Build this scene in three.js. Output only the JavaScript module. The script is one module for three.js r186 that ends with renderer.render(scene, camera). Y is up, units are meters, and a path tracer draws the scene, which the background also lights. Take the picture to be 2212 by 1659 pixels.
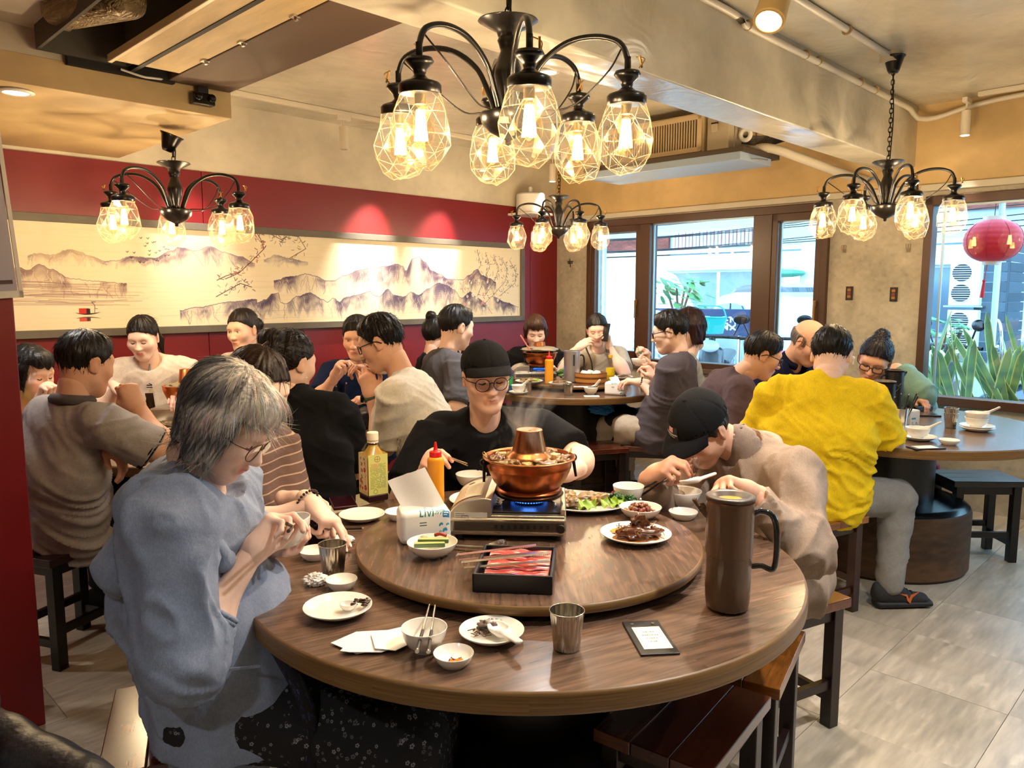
import * as THREE from 'three';
import { RoundedBoxGeometry } from 'three/addons/geometries/RoundedBoxGeometry.js';
import { ImprovedNoise } from 'three/addons/math/ImprovedNoise.js';
import { RectAreaLightUniformsLib } from 'three/addons/lights/RectAreaLightUniformsLib.js';
import * as BGU from 'three/addons/utils/BufferGeometryUtils.js';

// ---------- camera, renderer, sky, exposure ----------
const scene = new THREE.Scene();
const EYE = 1.445, PITCH = 6.83 * Math.PI / 180, FPX = 1650;
const camera = new THREE.PerspectiveCamera(2 * Math.atan(829.5 / FPX) * 180 / Math.PI, 2212 / 1659, 0.05, 200);
camera.position.set(0, EYE, 0);
camera.rotation.set(-PITCH, 0, 0);
const renderer = new THREE.WebGLRenderer({ antialias: true });
renderer.toneMapping = THREE.LinearToneMapping;
renderer.toneMappingExposure = 1.28;
renderer.shadowMap.enabled = true;
RectAreaLightUniformsLib.init();
{ // an even, hazy daylight sky; the room's lamps are warm, so by the camera's white balance daylight is blue
  const w = 64, h = 32, d = new Float32Array(w * h * 4);
  for (let y = 0; y < h; y++) for (let x = 0; x < w; x++) {
    const e = (y + 0.5) / h - 0.5, t = Math.max(0, e * 2), i = (y * w + x) * 4;
    d[i] = 0.95 - 0.35 * t; d[i + 1] = 1.75 - 0.35 * t; d[i + 2] = 2.45 - 0.2 * t; d[i + 3] = 1;
  }
  const sky = new THREE.DataTexture(d, w, h, THREE.RGBAFormat, THREE.FloatType);
  sky.mapping = THREE.EquirectangularReflectionMapping; sky.magFilter = THREE.LinearFilter; sky.needsUpdate = true;
  scene.background = sky; scene.backgroundIntensity = 2.6;
}
const BULB = 0.52, DOWN = 14.0;     // candela of one chandelier bulb; of one ceiling downlight

// ---------- helpers ----------
const PI = Math.PI, sin = Math.sin, cos = Math.cos, rad = (d) => d * PI / 180;
const V = (x = 0, y = 0, z = 0) => new THREE.Vector3(x, y, z);
const clamp = (x, a = 0, b = 1) => Math.min(b, Math.max(a, x)), mix = (a, b, t) => a + (b - a) * t;
const sstep = (a, b, x) => { const t = clamp((x - a) / (b - a)); return t * t * (3 - 2 * t); };
let SEED = 7;
const rnd = (a = 0, b = 1) => { SEED = (SEED * 1664525 + 1013904223) >>> 0; return a + (b - a) * SEED / 4294967296; };
const inoise = new ImprovedNoise(), noise3 = (x, y, z) => inoise.noise(x, y, z);
// room axes: u runs along the red wall away from the photographer, v along the window wall
const TH = rad(44.7), AX = sin(TH), AZ = -cos(TH), ROT = PI / 2 - TH;
const R = (u, y, v) => V(u * AX + v * AZ, y, u * AZ - v * AX);
const CP = cos(PITCH), SP = sin(PITCH);
const sight = (px, py) => { const X = (px - 1106) / FPX, Y = -(py - 829.5) / FPX; return V(X, Y * CP - SP, -(CP + Y * SP)); };
const H = (px, py, h) => { const r = sight(px, py); return r.multiplyScalar((h - EYE) / r.y).add(V(0, EYE, 0)); };   // the place seen at px, py on the level h
const D = (px, py, d) => { const r = sight(px, py); return r.multiplyScalar(-d / r.z).add(V(0, EYE, 0)); };            // ... at the distance d into the room

const counts = {};
const numbered = (n) => { const k = counts[n] = (counts[n] ?? -1) + 1; return k ? n + '_' + String(k).padStart(3, '0') : n; };
const shade = (o) => { o.castShadow = o.receiveShadow = true; return o; };
function tag(o, label, category, group) { o.userData.label = label; o.userData.category = category; if (group) o.userData.group = group; return o; }
function thing(name, label, category, pos = V(), turn = 0, group) {
  const o = new THREE.Group(); o.name = numbered(name); o.position.copy(pos); o.rotation.y = turn; scene.add(o);
  return tag(o, label, category, group);
}
function part(parent, name, g, m, label) { const o = shade(new THREE.Mesh(g, m)); o.name = name; parent.add(o); if (label) o.userData.label = label; return o; }
function solo(name, label, category, g, m, pos = V(), turn = 0, group) {
  const o = shade(new THREE.Mesh(g, m)); o.name = numbered(name); o.position.copy(pos); o.rotation.y = turn; scene.add(o); return tag(o, label, category, group);
}
function struct(name, g, m, parent) {
  const o = shade(g ? new THREE.Mesh(g, m) : new THREE.Group()); o.name = parent ? name : numbered(name);
  if (parent) parent.add(o); else { scene.add(o); o.userData.kind = 'structure'; o.rotation.y = ROT; }
  return o;
}
function dup(o, label, pos, turn, group) {
  const c = o.clone(); c.name = numbered(o.name.replace(/_\d{3}$/, '')); scene.add(c); c.userData = { ...o.userData, label };
  if (pos) c.position.copy(pos); if (turn !== undefined) c.rotation.y = turn; if (group) c.userData.group = group; return c;
}
// geometry
const box = (w, h, d, x = 0, y = 0, z = 0, r = 0) => (r ? new RoundedBoxGeometry(w, h, d, 2, r) : new THREE.BoxGeometry(w, h, d)).translate(x, y, z);
const cyl = (r0, r1, h, x = 0, y = 0, z = 0, n = 24, open = false) => new THREE.CylinderGeometry(r1, r0, h, n, 1, open).translate(x, y + h / 2, z);
const ball = (r, x = 0, y = 0, z = 0, sx = 1, sy = 1, sz = 1, n = 16) => new THREE.SphereGeometry(r, n, Math.max(6, n * 0.6 | 0)).scale(sx, sy, sz).translate(x, y, z);
const lathe = (pts, n = 32) => new THREE.LatheGeometry(pts.map((p) => new THREE.Vector2(p[0], p[1])), n);
const curve = (pts, closed = false) => new THREE.CatmullRomCurve3(pts.map((p) => (p.isVector3 ? p : V(...p))), closed, 'catmullrom', 0.5);
const tube = (pts, r = 0.005, n = 24, m = 8, closed = false) => new THREE.TubeGeometry(curve(pts, closed), n, r, m, closed);
const rod = (a, b, r0, r1 = r0, n = 10) => {
  a = a.isVector3 ? a : V(...a); b = b.isVector3 ? b : V(...b);
  const d = b.clone().sub(a), g = new THREE.CylinderGeometry(r1, r0, d.length(), n);
  return g.applyQuaternion(new THREE.Quaternion().setFromUnitVectors(V(0, 1, 0), d.normalize())).translate(...a.clone().add(b).multiplyScalar(0.5).toArray());
};
const ext = (pts, depth, bevel = 0) => {
  const s = pts.isShape ? pts : new THREE.Shape(pts.map((p) => new THREE.Vector2(p[0], p[1])));
  return new THREE.ExtrudeGeometry(s, { depth, bevelEnabled: bevel > 0, bevelSize: bevel, bevelThickness: bevel, bevelSegments: 2, curveSegments: 16 });
};
function mg(list) {
  list = list.filter(Boolean);
  const keep = list.every((g) => g.attributes.color) ? ['position', 'normal', 'uv', 'color'] : ['position', 'normal', 'uv'];
  list = list.map((g) => { g = g.index ? g.toNonIndexed() : g; for (const k of Object.keys(g.attributes)) if (!keep.includes(k)) g.deleteAttribute(k); if (!g.attributes.uv) g.setAttribute('uv', new THREE.BufferAttribute(new Float32Array(g.attributes.position.count * 2), 2)); g.morphAttributes = {}; return g; });
  return BGU.mergeGeometries(list);
}
const rot = (g, x = 0, y = 0, z = 0) => g.applyMatrix4(new THREE.Matrix4().makeRotationFromEuler(new THREE.Euler(x, y, z)));
const at = (g, p, y = 0) => g.rotateY(y).translate(p.x, p.y, p.z);
function boxUV(g, s = 1, swap = false) { // uv in metres from the dominant side of each face
  g = g.index ? g.toNonIndexed() : g; const p = g.attributes.position, uv = new Float32Array(p.count * 2), a = V(), b = V(), c = V();
  for (let i = 0; i < p.count; i += 3) {
    a.fromBufferAttribute(p, i); b.fromBufferAttribute(p, i + 1); c.fromBufferAttribute(p, i + 2);
    const n = b.clone().sub(a).cross(c.clone().sub(a)), x = Math.abs(n.x), y = Math.abs(n.y), z = Math.abs(n.z);
    [a, b, c].forEach((q, j) => { let t = y >= x && y >= z ? [q.x, q.z] : x >= z ? [q.z, q.y] : [q.x, q.y]; if (swap) t = [t[1], t[0]]; uv[(i + j) * 2] = t[0] * s; uv[(i + j) * 2 + 1] = t[1] * s; });
  }
  g.setAttribute('uv', new THREE.BufferAttribute(uv, 2)); return g;
}
// textures: tileable value noise
function vn(x, y, p, s = 0) {
  const xi = Math.floor(x), yi = Math.floor(y), fx = x - xi, fy = y - yi, u = fx * fx * (3 - 2 * fx), v = fy * fy * (3 - 2 * fy);
  const h = (a, b) => { a = ((a % p) + p) % p; b = ((b % p) + p) % p; let n = Math.imul(a + 131 * b + 7919 * s + 17, 374761393); n = Math.imul(n ^ (n >>> 13), 1274126177); return ((n ^ (n >>> 16)) >>> 0) / 4294967296; };
  return mix(mix(h(xi, yi), h(xi + 1, yi), u), mix(h(xi, yi + 1), h(xi + 1, yi + 1), u), v);
}
const fbm = (u, v, p, oct = 4, s = 0) => { let a = 0, w = 0.5, t = 0; for (let i = 0; i < oct; i++) { a += w * vn(u * p, v * p, p, s + i); t += w; w *= 0.5; p *= 2; } return a / t; };
function tex(w, h, f, srgb = true, rx = 1, ry = rx) {
  const d = new Uint8Array(w * h * 4);
  for (let y = 0; y < h; y++) for (let x = 0; x < w; x++) { const c = f(x / w, y / h), i = (y * w + x) * 4; for (let k = 0; k < 3; k++) d[i + k] = clamp(c.length ? c[k] : c) * 255; d[i + 3] = 255; }
  const t = new THREE.DataTexture(d, w, h); t.wrapS = t.wrapT = THREE.RepeatWrapping; t.magFilter = THREE.LinearFilter; t.minFilter = THREE.LinearMipmapLinearFilter; t.generateMipmaps = true;
  if (srgb) t.colorSpace = THREE.SRGBColorSpace; t.repeat.set(rx, ry); t.needsUpdate = true; return t;
}
function canvas(w, h, draw, srgb = true) {
  const c = document.createElement('canvas'); c.width = w; c.height = h; draw(c.getContext('2d'), w, h);
  const t = new THREE.CanvasTexture(c); if (srgb) t.colorSpace = THREE.SRGBColorSpace; t.magFilter = THREE.LinearFilter; return t;
}
const hexrgb = (h) => [(h >> 16 & 255) / 255, (h >> 8 & 255) / 255, (h & 255) / 255];
const lin = (h) => { const c = new THREE.Color(h); return [c.r, c.g, c.b]; };
const mats = {};
function mat(color, rough = 0.6, o = {}) {
  const key = color + '|' + rough + '|' + (Object.keys(o).length ? JSON.stringify(o, (k, v) => (v?.isTexture ? v.uuid : v)) : '');
  return mats[key] ??= new THREE.MeshPhysicalMaterial({ color, roughness: rough, ...o });
}
// a few brush-stroke characters, each a list of strokes x1 y1 x2 y2 on a ten by ten field
const GLYPHS = {
  bei: '3139 3464 0837 6169 6994 6468 9194 6473', kai: '1119 1141 4143 1343 1222 5191 9199 5153 5393 5292 2575 2777 4549 6566', fa: '1131 3113 1525 6172 7395 2454 2457 5449 6494 6488 8459',
  jian: '1151 5121 2444 4415 1599 3295 3494 3696 6199 3858', she: '1131 1343 1545 1747 1649 4649 5161 6164 6194 9195 4656 9669 5699', qian: '0151 3133 1353 1355 5356 1656 1757 3739 6193 7393 9375 7598', long: '1119 1141 4134 3445 4519 6155 5194 9165 5796 7579 5595 5898',
  ji: '3111 1333 5161 6153 1484 8488 1688 1888 2939 5959 8989', mei: '1191 5119 5199 2737', tang: '1119 0343 1506 5195 5355 7377 5599 8189',
};
function glyph(g, name, x, y, s, w) {
  g.lineWidth = w; g.lineCap = 'round'; g.beginPath();
  for (const q of GLYPHS[name].split(' ')) { g.moveTo(x + q[0] * s / 9, y + q[1] * s / 9); g.lineTo(x + q[2] * s / 9, y + q[3] * s / 9); }
  g.stroke();
}
// ---------- materials of the room ----------
const plasterTex = tex(512, 512, (u, v) => { const n = fbm(u, v, 6, 6, 3), m = fbm(u, v, 40, 3, 9), k = 0.80 + 0.2 * n + 0.05 * (m - 0.5); return [k, k * 0.985, k * 0.955]; });
const stuccoTex = tex(512, 512, (u, v) => { const n = fbm(u, v, 10, 5, 4), m = fbm(u, v, 64, 3, 11), k = 0.78 + 0.24 * n + 0.12 * (m - 0.5) - 0.05 * sstep(0.66, 0.8, fbm(u, v, 48, 3, 5)); return [k, k * 0.98, k * 0.945]; });
const bumpTex = tex(512, 512, (u, v) => fbm(u, v, 24, 5, 21), false);
const brushTex = tex(512, 512, (u, v) => { const w = fbm(u, v, 4, 3, 31) * 2; return fbm(u * 0.5 + w * 0.3, v + w * 0.2, 20, 5, 33); }, false);
const M = {
  ceil: mat(0xdedacb, 0.22, { map: plasterTex, bumpMap: brushTex, bumpScale: 0.004, clearcoat: 0.25, clearcoatRoughness: 0.25 }),
  white: mat(0xe9e2d2, 0.7, { map: plasterTex, bumpMap: bumpTex, bumpScale: 0.002 }),
  stucco: mat(0xc6c1b5, 0.85, { map: stuccoTex, bumpMap: bumpTex, bumpScale: 0.005 }),
  red: mat(0x7c1119, 0.42, { map: tex(256, 256, (u, v) => 0.92 + 0.08 * fbm(u, v, 12, 4, 2)) }),
  trim: mat(0xc9c3b5, 0.5), frame: mat(0x4a2f20, 0.4), frameEdge: mat(0x9fb3c4, 0.35, { metalness: 0.6 }),
  black: mat(0x17140f, 0.45), blackGloss: mat(0x0d0d0d, 0.18), steel: mat(0xc8c4bc, 0.22, { metalness: 1 }), chrome: mat(0xe0dcd4, 0.12, { metalness: 1 }),
  glass: mat(0xffffff, 0.0, { transmission: 1, thickness: 0, ior: 1.5, side: THREE.DoubleSide }),
  gold: mat(0xb4884a, 0.4, { metalness: 0.6 }), whitePlastic: mat(0xe9e6de, 0.4), beige: mat(0xcbb48c, 0.6), china: mat(0xf4efe4, 0.14, { clearcoat: 0.6, clearcoatRoughness: 0.05 }),
};
const tan = mat(0xe2c896, 0.6, { map: plasterTex });

// ---------- the room shell: everything in room axes (u, y, -v) ----------
const CEIL = 2.68, UW = 5.68, VW = 5.02, U0 = -4.2, V0 = -4.6;
{
  const f = struct('floor', box(UW - U0 + 0.4, 0.1, VW - V0 + 0.4, (UW + U0) / 2, -0.056, -(VW + V0) / 2), mat(0x6d675c, 0.8));
  // vinyl planks 457 mm wide laid along the red wall, each one its own piece
  const variants = [0, 1, 2, 3].map((k) => mat([0xc2b6a6, 0xbdb2a2, 0xc6baaa, 0xbaaf9f][k], 0.34, {
    map: tex(512, 256, (u, v) => { const n = fbm(u * 0.25, v, 16, 5, 50 + k), s = fbm(u * 0.12, v, 64, 4, 60 + k), q = 0.76 + 0.22 * n + 0.20 * (s - 0.5) + 0.10 * sstep(0.62, 0.8, fbm(u * 0.3, v, 24, 4, 70 + k)); return [q, q * 0.985, q * 0.96]; }),
    bumpMap: bumpTex, bumpScale: 0.0006 }));
  const L = 0.914, W = 0.457, v0 = 0.985 - W * 9, g = boxUV(box(L - 0.002, 0.006, W - 0.002, 0, -0.003, 0), 1.1);
  let n = 0;
  const far = [];
  for (let j = 0; j < 24; j++) for (let i = -5; i < 12; i++) {
    const u = 3.42 - 4 * L + i * L + (j % 2 ? L / 2 : 0), v = v0 + (j + 0.5) * W;
    if (u - L / 2 > UW - 0.02 || u + L / 2 < U0 || v > VW + 0.2) continue;
    const seen = v + u > 1.2 && u > -1;
    if (seen && n < 150) { const t = part(f, 'floor_plank', g, variants[(i * 7 + j * 3 + 60) % 4]); t.position.set(u, 0, -v); n++; } else far.push(g.clone().translate(u, 0, -v));
  }
  const rest = part(f, 'floor_planks_beyond', mg(far), variants[0]); rest.userData.kind = 'stuff';

  // ceiling and beam
  struct('ceiling', box(UW - U0 + 0.4, 0.12, VW - V0 + 0.4, (UW + U0) / 2, CEIL + 0.06, -(VW + V0) / 2), M.ceil).geometry = boxUV(box(UW - U0 + 0.4, 0.12, VW - V0 + 0.4, (UW + U0) / 2, CEIL + 0.06, -(VW + V0) / 2), 0.5);
  struct('beam', boxUV(box(UW - U0, CEIL - 2.29 + 0.01, 0.23, (UW + U0) / 2, (CEIL + 2.29) / 2, -1.905, 0.008), 0.6), M.ceil);
  // lower ceilings over the left side
  struct('soffit', boxUV(box(1.70 - U0, 0.115, VW - 3.52, (1.70 + U0) / 2, 2.3075, -(VW + 3.52) / 2, 0.003), 0.5), tan);
  struct('soffit', boxUV(mg([box(1.70 - U0, CEIL - 2.365, VW - 3.53, (1.70 + U0) / 2, (CEIL + 2.365) / 2, -(VW + 3.53) / 2), box(1.02 - U0, CEIL - 2.47, 3.53 - V0, (1.02 + U0) / 2, (CEIL + 2.47) / 2, -(3.53 + V0) / 2)]), 0.5), M.white);

  // red wall (v = 5.02): white plaster above, red boarding below, a dado line
  struct('wall_red', boxUV(box(UW - U0, CEIL, 0.2, (UW + U0) / 2, CEIL / 2, -(VW + 0.1)), 0.5), M.white);
  const r = struct('trim_1', null);
  const panels = [[U0, 2.19], [2.192, 5.3], [5.302, UW]];
  panels.forEach(([a, b]) => part(r, 'red_panel', box(b - a - 0.003, 2.225, 0.02, (a + b) / 2, 1.1125, -(VW - 0.01), 0.002), M.red));
  // near partition at the left edge of the picture
  struct('wall_left', box(2.2, CEIL, 0.18, 0.616 - 1.1, CEIL / 2, -(2.82 + 0.09), 0.004), M.red);
  // walls behind the photographer
  struct('wall_back', boxUV(box(0.2, CEIL, VW - V0, U0 - 0.1, CEIL / 2, -(VW + V0) / 2), 0.5), M.white);
  struct('wall_right', boxUV(box(UW - U0, CEIL, 0.2, (UW + U0) / 2, CEIL / 2, -(V0 - 0.1)), 0.5), M.stucco);

  // window wall (u = 5.68) with two openings
  const T = 0.2, pieces = [], add = (v0, v1, y0, y1) => pieces.push(box(T, y1 - y0, v1 - v0, UW + T / 2, (y0 + y1) / 2, -(v0 + v1) / 2));
  const o1 = [2.34, 4.60, 0.80, 2.10], o2 = [-1.5, 1.70, 0.69, 2.08];
  add(o1[1], VW, 0, CEIL); add(o2[1], o1[0], 0, CEIL); add(V0, o2[0], 0, CEIL);
  add(o1[0], o1[1], 0, o1[2]); add(o1[0], o1[1], o1[3], CEIL); add(o2[0], o2[1], 0, o2[2]); add(o2[0], o2[1], o2[3], CEIL);
  struct('wall_window', boxUV(mg(pieces), 0.6), M.stucco);
  // the upper band of warm paint and the ledge moulding under it
  struct('trim_2', boxUV(box(0.006, CEIL - 2.16, VW - V0, UW - 0.003, (CEIL + 2.16) / 2, -(VW + V0) / 2), 0.5), mat(0xe2c48f, 0.7, { map: plasterTex }));
  struct('trim_3', box(0.05, 0.045, VW - V0, UW - 0.025, 2.135, -(VW + V0) / 2, 0.006), mat(0xc4bba8, 0.5));
  // window frames
  function win(name, v0, v1, y0, y1, mull, panes) {
    const w = struct(name, null), fr = (va, vb, ya, yb, d = 0.12, m = M.frame, n = 'window_frame') => part(w, n, box(d, yb - ya, vb - va, UW + 0.02, (ya + yb) / 2, -(va + vb) / 2, 0.004), m);
    fr(v0, v1, y1 - 0.06, y1); fr(v0, v1, y0, y0 + 0.06); fr(v0, v0 + 0.05, y0, y1); fr(v1 - 0.05, v1, y0, y1);
    mull.forEach(([a, b]) => fr(a, b, y0 + 0.06, y1 - 0.06));
    panes.forEach(([a, b, ya, yb, sash]) => {
      if (sash) { const s = part(w, 'sash', mg([box(0.07, 0.055, b - a, UW, yb - 0.0275, -(a + b) / 2, 0.004), box(0.07, 0.06, b - a, UW, ya + 0.03, -(a + b) / 2, 0.004), box(0.07, yb - ya, 0.045, UW, (ya + yb) / 2, -(a + 0.0225), 0.004), box(0.07, yb - ya, 0.045, UW, (ya + yb) / 2, -(b - 0.0225), 0.004)]), M.frame);
        part(s, 'handle', mg([box(0.02, 0.05, 0.022, UW - 0.045, 1.36, -(a + (sash < 0 ? 0.022 : b - a - 0.022)), 0.004), box(0.014, 0.16, 0.018, UW - 0.062, 1.30, -(a + (sash < 0 ? 0.022 : b - a - 0.022)), 0.005)]), mat(0x9c7a50, 0.35, { metalness: 0.7 })); a += 0.045; b -= 0.045; ya += 0.06; yb -= 0.055; }
      part(w, 'pane', box(0.004, yb - ya, b - a, UW + 0.03, (ya + yb) / 2, -(a + b) / 2), M.glass);
      part(w, 'gasket', mg([box(0.02, yb - ya, 0.012, UW + 0.02, (ya + yb) / 2, -(a + 0.006)), box(0.02, yb - ya, 0.012, UW + 0.02, (ya + yb) / 2, -(b - 0.006)), box(0.02, 0.012, b - a, UW + 0.02, yb - 0.006, -(a + b) / 2)]), M.frameEdge);
    });
    return w;
  }
  win('window_1', ...o1, [[2.775, 2.93], [3.895, 4.0]], [[2.39, 2.775, 0.86, 2.04, -1], [2.93, 3.895, 0.86, 2.04, 0], [4.0, 4.55, 0.86, 2.04, -1]]);
  win('window_2', ...o2, [[-0.05, 0.05]], [[-1.45, -0.05, 0.75, 2.02, 0], [0.05, 1.60, 0.75, 2.02, 0]]);
  struct('trim_4', box(0.05, 0.04, o1[1] - o1[0] + 0.1, UW - 0.02, 0.79, -(o1[0] + o1[1]) / 2, 0.005), mat(0x5b4a3c, 0.5));
}
const room = (o) => { o.rotation.y = ROT; return o; };
// ---------- chandeliers ----------
const amberGlass = new THREE.MeshPhysicalMaterial({ color: 0xfffaf0, roughness: 0.07, transmission: 1, thickness: 0, ior: 1.5, side: THREE.DoubleSide, flatShading: true });
const bulbGlass = new THREE.MeshPhysicalMaterial({ color: 0xfff4dc, roughness: 0.0, transmission: 1, thickness: 0, ior: 1.45, side: THREE.DoubleSide });
const filament = new THREE.MeshStandardMaterial({ color: 0x332200, emissive: 0xffd896, emissiveIntensity: 20 });
const iron = mat(0x14100d, 0.28, { metalness: 0.4, clearcoat: 0.5, clearcoatRoughness: 0.2 }), wireM = mat(0x1a1512, 0.4);
const facet = (() => { // an egg of faceted glass, open at the top
  const rows = [[0.046, 0], [0.062, -0.035], [0.073, -0.085], [0.069, -0.125], [0.05, -0.158], [0.022, -0.172]], n = 7, p = [], idx = [];
  rows.forEach(([r, y], j) => { for (let i = 0; i < n; i++) { const a = (i + (j % 2) / 2) / n * 2 * PI, w = 1 + 0.05 * sin(i * 5.1 + j * 2.3); p.push(r * w * cos(a), y + (j ? 0.007 * sin(i * 3.7 + j * 1.9) : 0), r * w * sin(a)); } });
  for (let j = 0; j < rows.length - 1; j++) for (let i = 0; i < n; i++) { const a = j * n + i, b = j * n + (i + 1) % n, c = a + n, d = b + n; j % 2 ? idx.push(a, b, d, a, d, c) : idx.push(a, b, c, b, d, c); }
  p.push(0, -0.174, 0); for (let i = 0; i < n; i++) idx.push((rows.length - 1) * n + i, (rows.length - 1) * n + (i + 1) % n, rows.length * n);
  const g = new THREE.BufferGeometry(); g.setAttribute('position', new THREE.Float32BufferAttribute(p, 3)); g.setIndex(idx); const f = g.toNonIndexed(); f.computeVertexNormals(); return f;
})();
const facetEdges = (() => { const p = facet.attributes.position, out = [], seen = new Set(); // the bright ground edges between the facets
  for (let i = 0; i < p.count; i++) { const a = V().fromBufferAttribute(p, i), b = V().fromBufferAttribute(p, i % 3 === 2 ? i - 2 : i + 1), k = [a, b].map((q) => q.toArray().map((x) => x.toFixed(4)).join()).sort().join('|'); if (!seen.has(k)) { seen.add(k); out.push(rod(a, b, 0.0005, 0.0005, 4)); } }
  return mg(out); })();
const edgeM = mat(0xfff0d0, 0.05, { transmission: 0.8, thickness: 0 });
const socketG = mg([lathe([[0, 0], [0.012, 0], [0.03, -0.004], [0.034, -0.012], [0.028, -0.02], [0.017, -0.03], [0.013, -0.042], [0.022, -0.05], [0.045, -0.058], [0.05, -0.064], [0.05, -0.082], [0.044, -0.084], [0, -0.084]], 24), rod([0, 0.03, 0], [0, 0, 0], 0.008)]);
const bulbG = lathe([[0.011, -0.005], [0.013, -0.02], [0.017, -0.035], [0.027, -0.062], [0.031, -0.082], [0.028, -0.1], [0.017, -0.113], [0.004, -0.119], [0.0005, -0.1192]], 18);
const coilG = (() => { const l = []; for (let i = 0; i < 4; i++) { const a = i / 4 * 2 * PI; l.push(rod([0.006 * cos(a), -0.034, 0.006 * sin(a)], [0.013 * cos(a), -0.1, 0.013 * sin(a)], 0.0042, 0.0042, 8)); } l.push(ball(0.010, 0, -0.068, 0, 1, 3.2, 1, 10)); return mg(l); })();
const lampCap = mat(0x8d7a55, 0.35, { metalness: 0.9 });
function chandelier(label, top, hang, turn, canopyTilt = 0, skip = -1, ceilGap = 0.02) {
  // top: the place of the upper dish; hang: the height of the ceiling it hangs from
  const t = thing('chandelier', label, 'chandelier', top, turn, 'black chandeliers over the round tables');
  part(t, 'upper_dish', lathe([[0.006, 0.012], [0.03, 0.008], [0.075, 0.016], [0.078, 0.012], [0.05, -0.004], [0.03, -0.014], [0.026, -0.026], [0, -0.026]], 36), iron);
  part(t, 'column', lathe([[0.022, -0.02], [0.028, -0.035], [0.024, -0.045], [0.02, -0.06], [0.034, -0.1], [0.036, -0.12], [0.028, -0.16], [0.02, -0.19], [0.019, -0.215], [0.028, -0.22], [0, -0.225]], 24), iron);
  part(t, 'bowl', lathe([[0.02, -0.205], [0.07, -0.21], [0.076, -0.216], [0.07, -0.24], [0.05, -0.262], [0.022, -0.276], [0.008, -0.282], [0.008, -0.292], [0, -0.296]], 36), iron);
  for (let i = 0; i < 6; i++) {
    if (i === skip) continue;
    const a = i / 6 * 2 * PI + 0.1 * sin(i * 2.1), c = cos(a), s = sin(a), at2 = (r, y) => V(r * c, y, r * s);
    const am = part(t, 'arm', tube([at2(0.035, -0.21), at2(0.05, -0.17), at2(0.085, -0.1), at2(0.15, -0.052), at2(0.225, -0.04), at2(0.288, -0.058), at2(0.31, -0.1), at2(0.31, -0.125)], 0.0075, 40, 8), iron);
    part(am, 'wire', tube([at2(0.295, -0.07), at2(0.24, -0.13).add(V(0.02, 0, 0.01)), at2(0.15, -0.2).add(V(0.015, 0, -0.02)), at2(0.07, -0.21)], 0.0024, 24, 5), wireM);
    const so = part(t, 'socket', socketG, iron); so.position.copy(at2(0.31, -0.122)); so.rotation.y = a;
    part(so, 'clip', mg([rod([0.036, 0.002, 0], [0.03, 0.03, 0.004], 0.003), tube([[0.03, 0.0, 0.01], [0.042, 0.022, 0.0], [0.02, 0.03, -0.01]], 0.0016, 12, 5)]), M.gold);
    const sh = part(t, 'lamp_shade', facet, amberGlass); sh.position.copy(at2(0.31, -0.2)); sh.rotation.y = a * 2.3;
    part(sh, 'shade_edges', facetEdges, edgeM);
    const b = part(t, 'bulb', bulbG, bulbGlass); b.position.copy(at2(0.31, -0.205)); b.scale.setScalar(1.05);
    part(b, 'filament', coilG, filament); part(b, 'bulb_cap', cyl(0.0125, 0.0125, 0.026, 0, -0.022, 0), lampCap);
    const l = new THREE.PointLight(0xffefda, BULB, 0, 2); l.name = 'bulb_light'; l.position.copy(at2(0.31, -0.276)); l.castShadow = true; l.shadow.radius = 0.4; t.add(l);
  }
  // chain, wire and canopy up to the ceiling
  const up = hang - top.y, ch = [], link = new THREE.TorusGeometry(0.011, 0.0028, 6, 12).scale(0.75, 1.35, 1), c0 = 0.02, c1 = up - 0.09, n = Math.max(2, Math.round((c1 - c0) / 0.024));
  for (let i = 0; i < n; i++) ch.push(link.clone().rotateY(i % 2 * PI / 2).translate(0, mix(c0, c1, (i + 0.5) / n), 0));
  part(t, 'chain', mg(ch), iron);
  part(t, 'cable', tube([[0.006, 0, 0.004], [0.012, up * 0.4, 0], [0.004, up * 0.7, 0.008], [0, up - 0.08, 0]], 0.003, 24, 5), wireM);
  const cn = part(t, 'canopy', lathe([[0, -0.085], [0.022, -0.085], [0.03, -0.07], [0.048, -0.012], [0.056, -0.004], [0.056, 0], [0, 0]], 28), iron); cn.position.y = up - ceilGap; cn.rotation.z = canopyTilt;
  return t;
}
chandelier('largest black chandelier, hanging over the near round table with the copper hot pot', V(-0.01, 2.125, -2.06), CEIL, -0.28).rotation.x = 0.075;
chandelier('black chandelier with a tilted canopy, hanging in front of the landscape mural at left', V(-1.67, 2.066, -3.872), 2.25, 0.05, -0.35, 1, 0.035);
chandelier('black chandelier on a long chain, hanging before the stucco pillar between the two windows', V(1.98, 2.115, -4.13), CEIL, -0.52);
{ const p = D(1207, 428, 5.75); chandelier('smallest-looking black chandelier, far at the corner of red wall and windows', p, CEIL, 0); }

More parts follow.
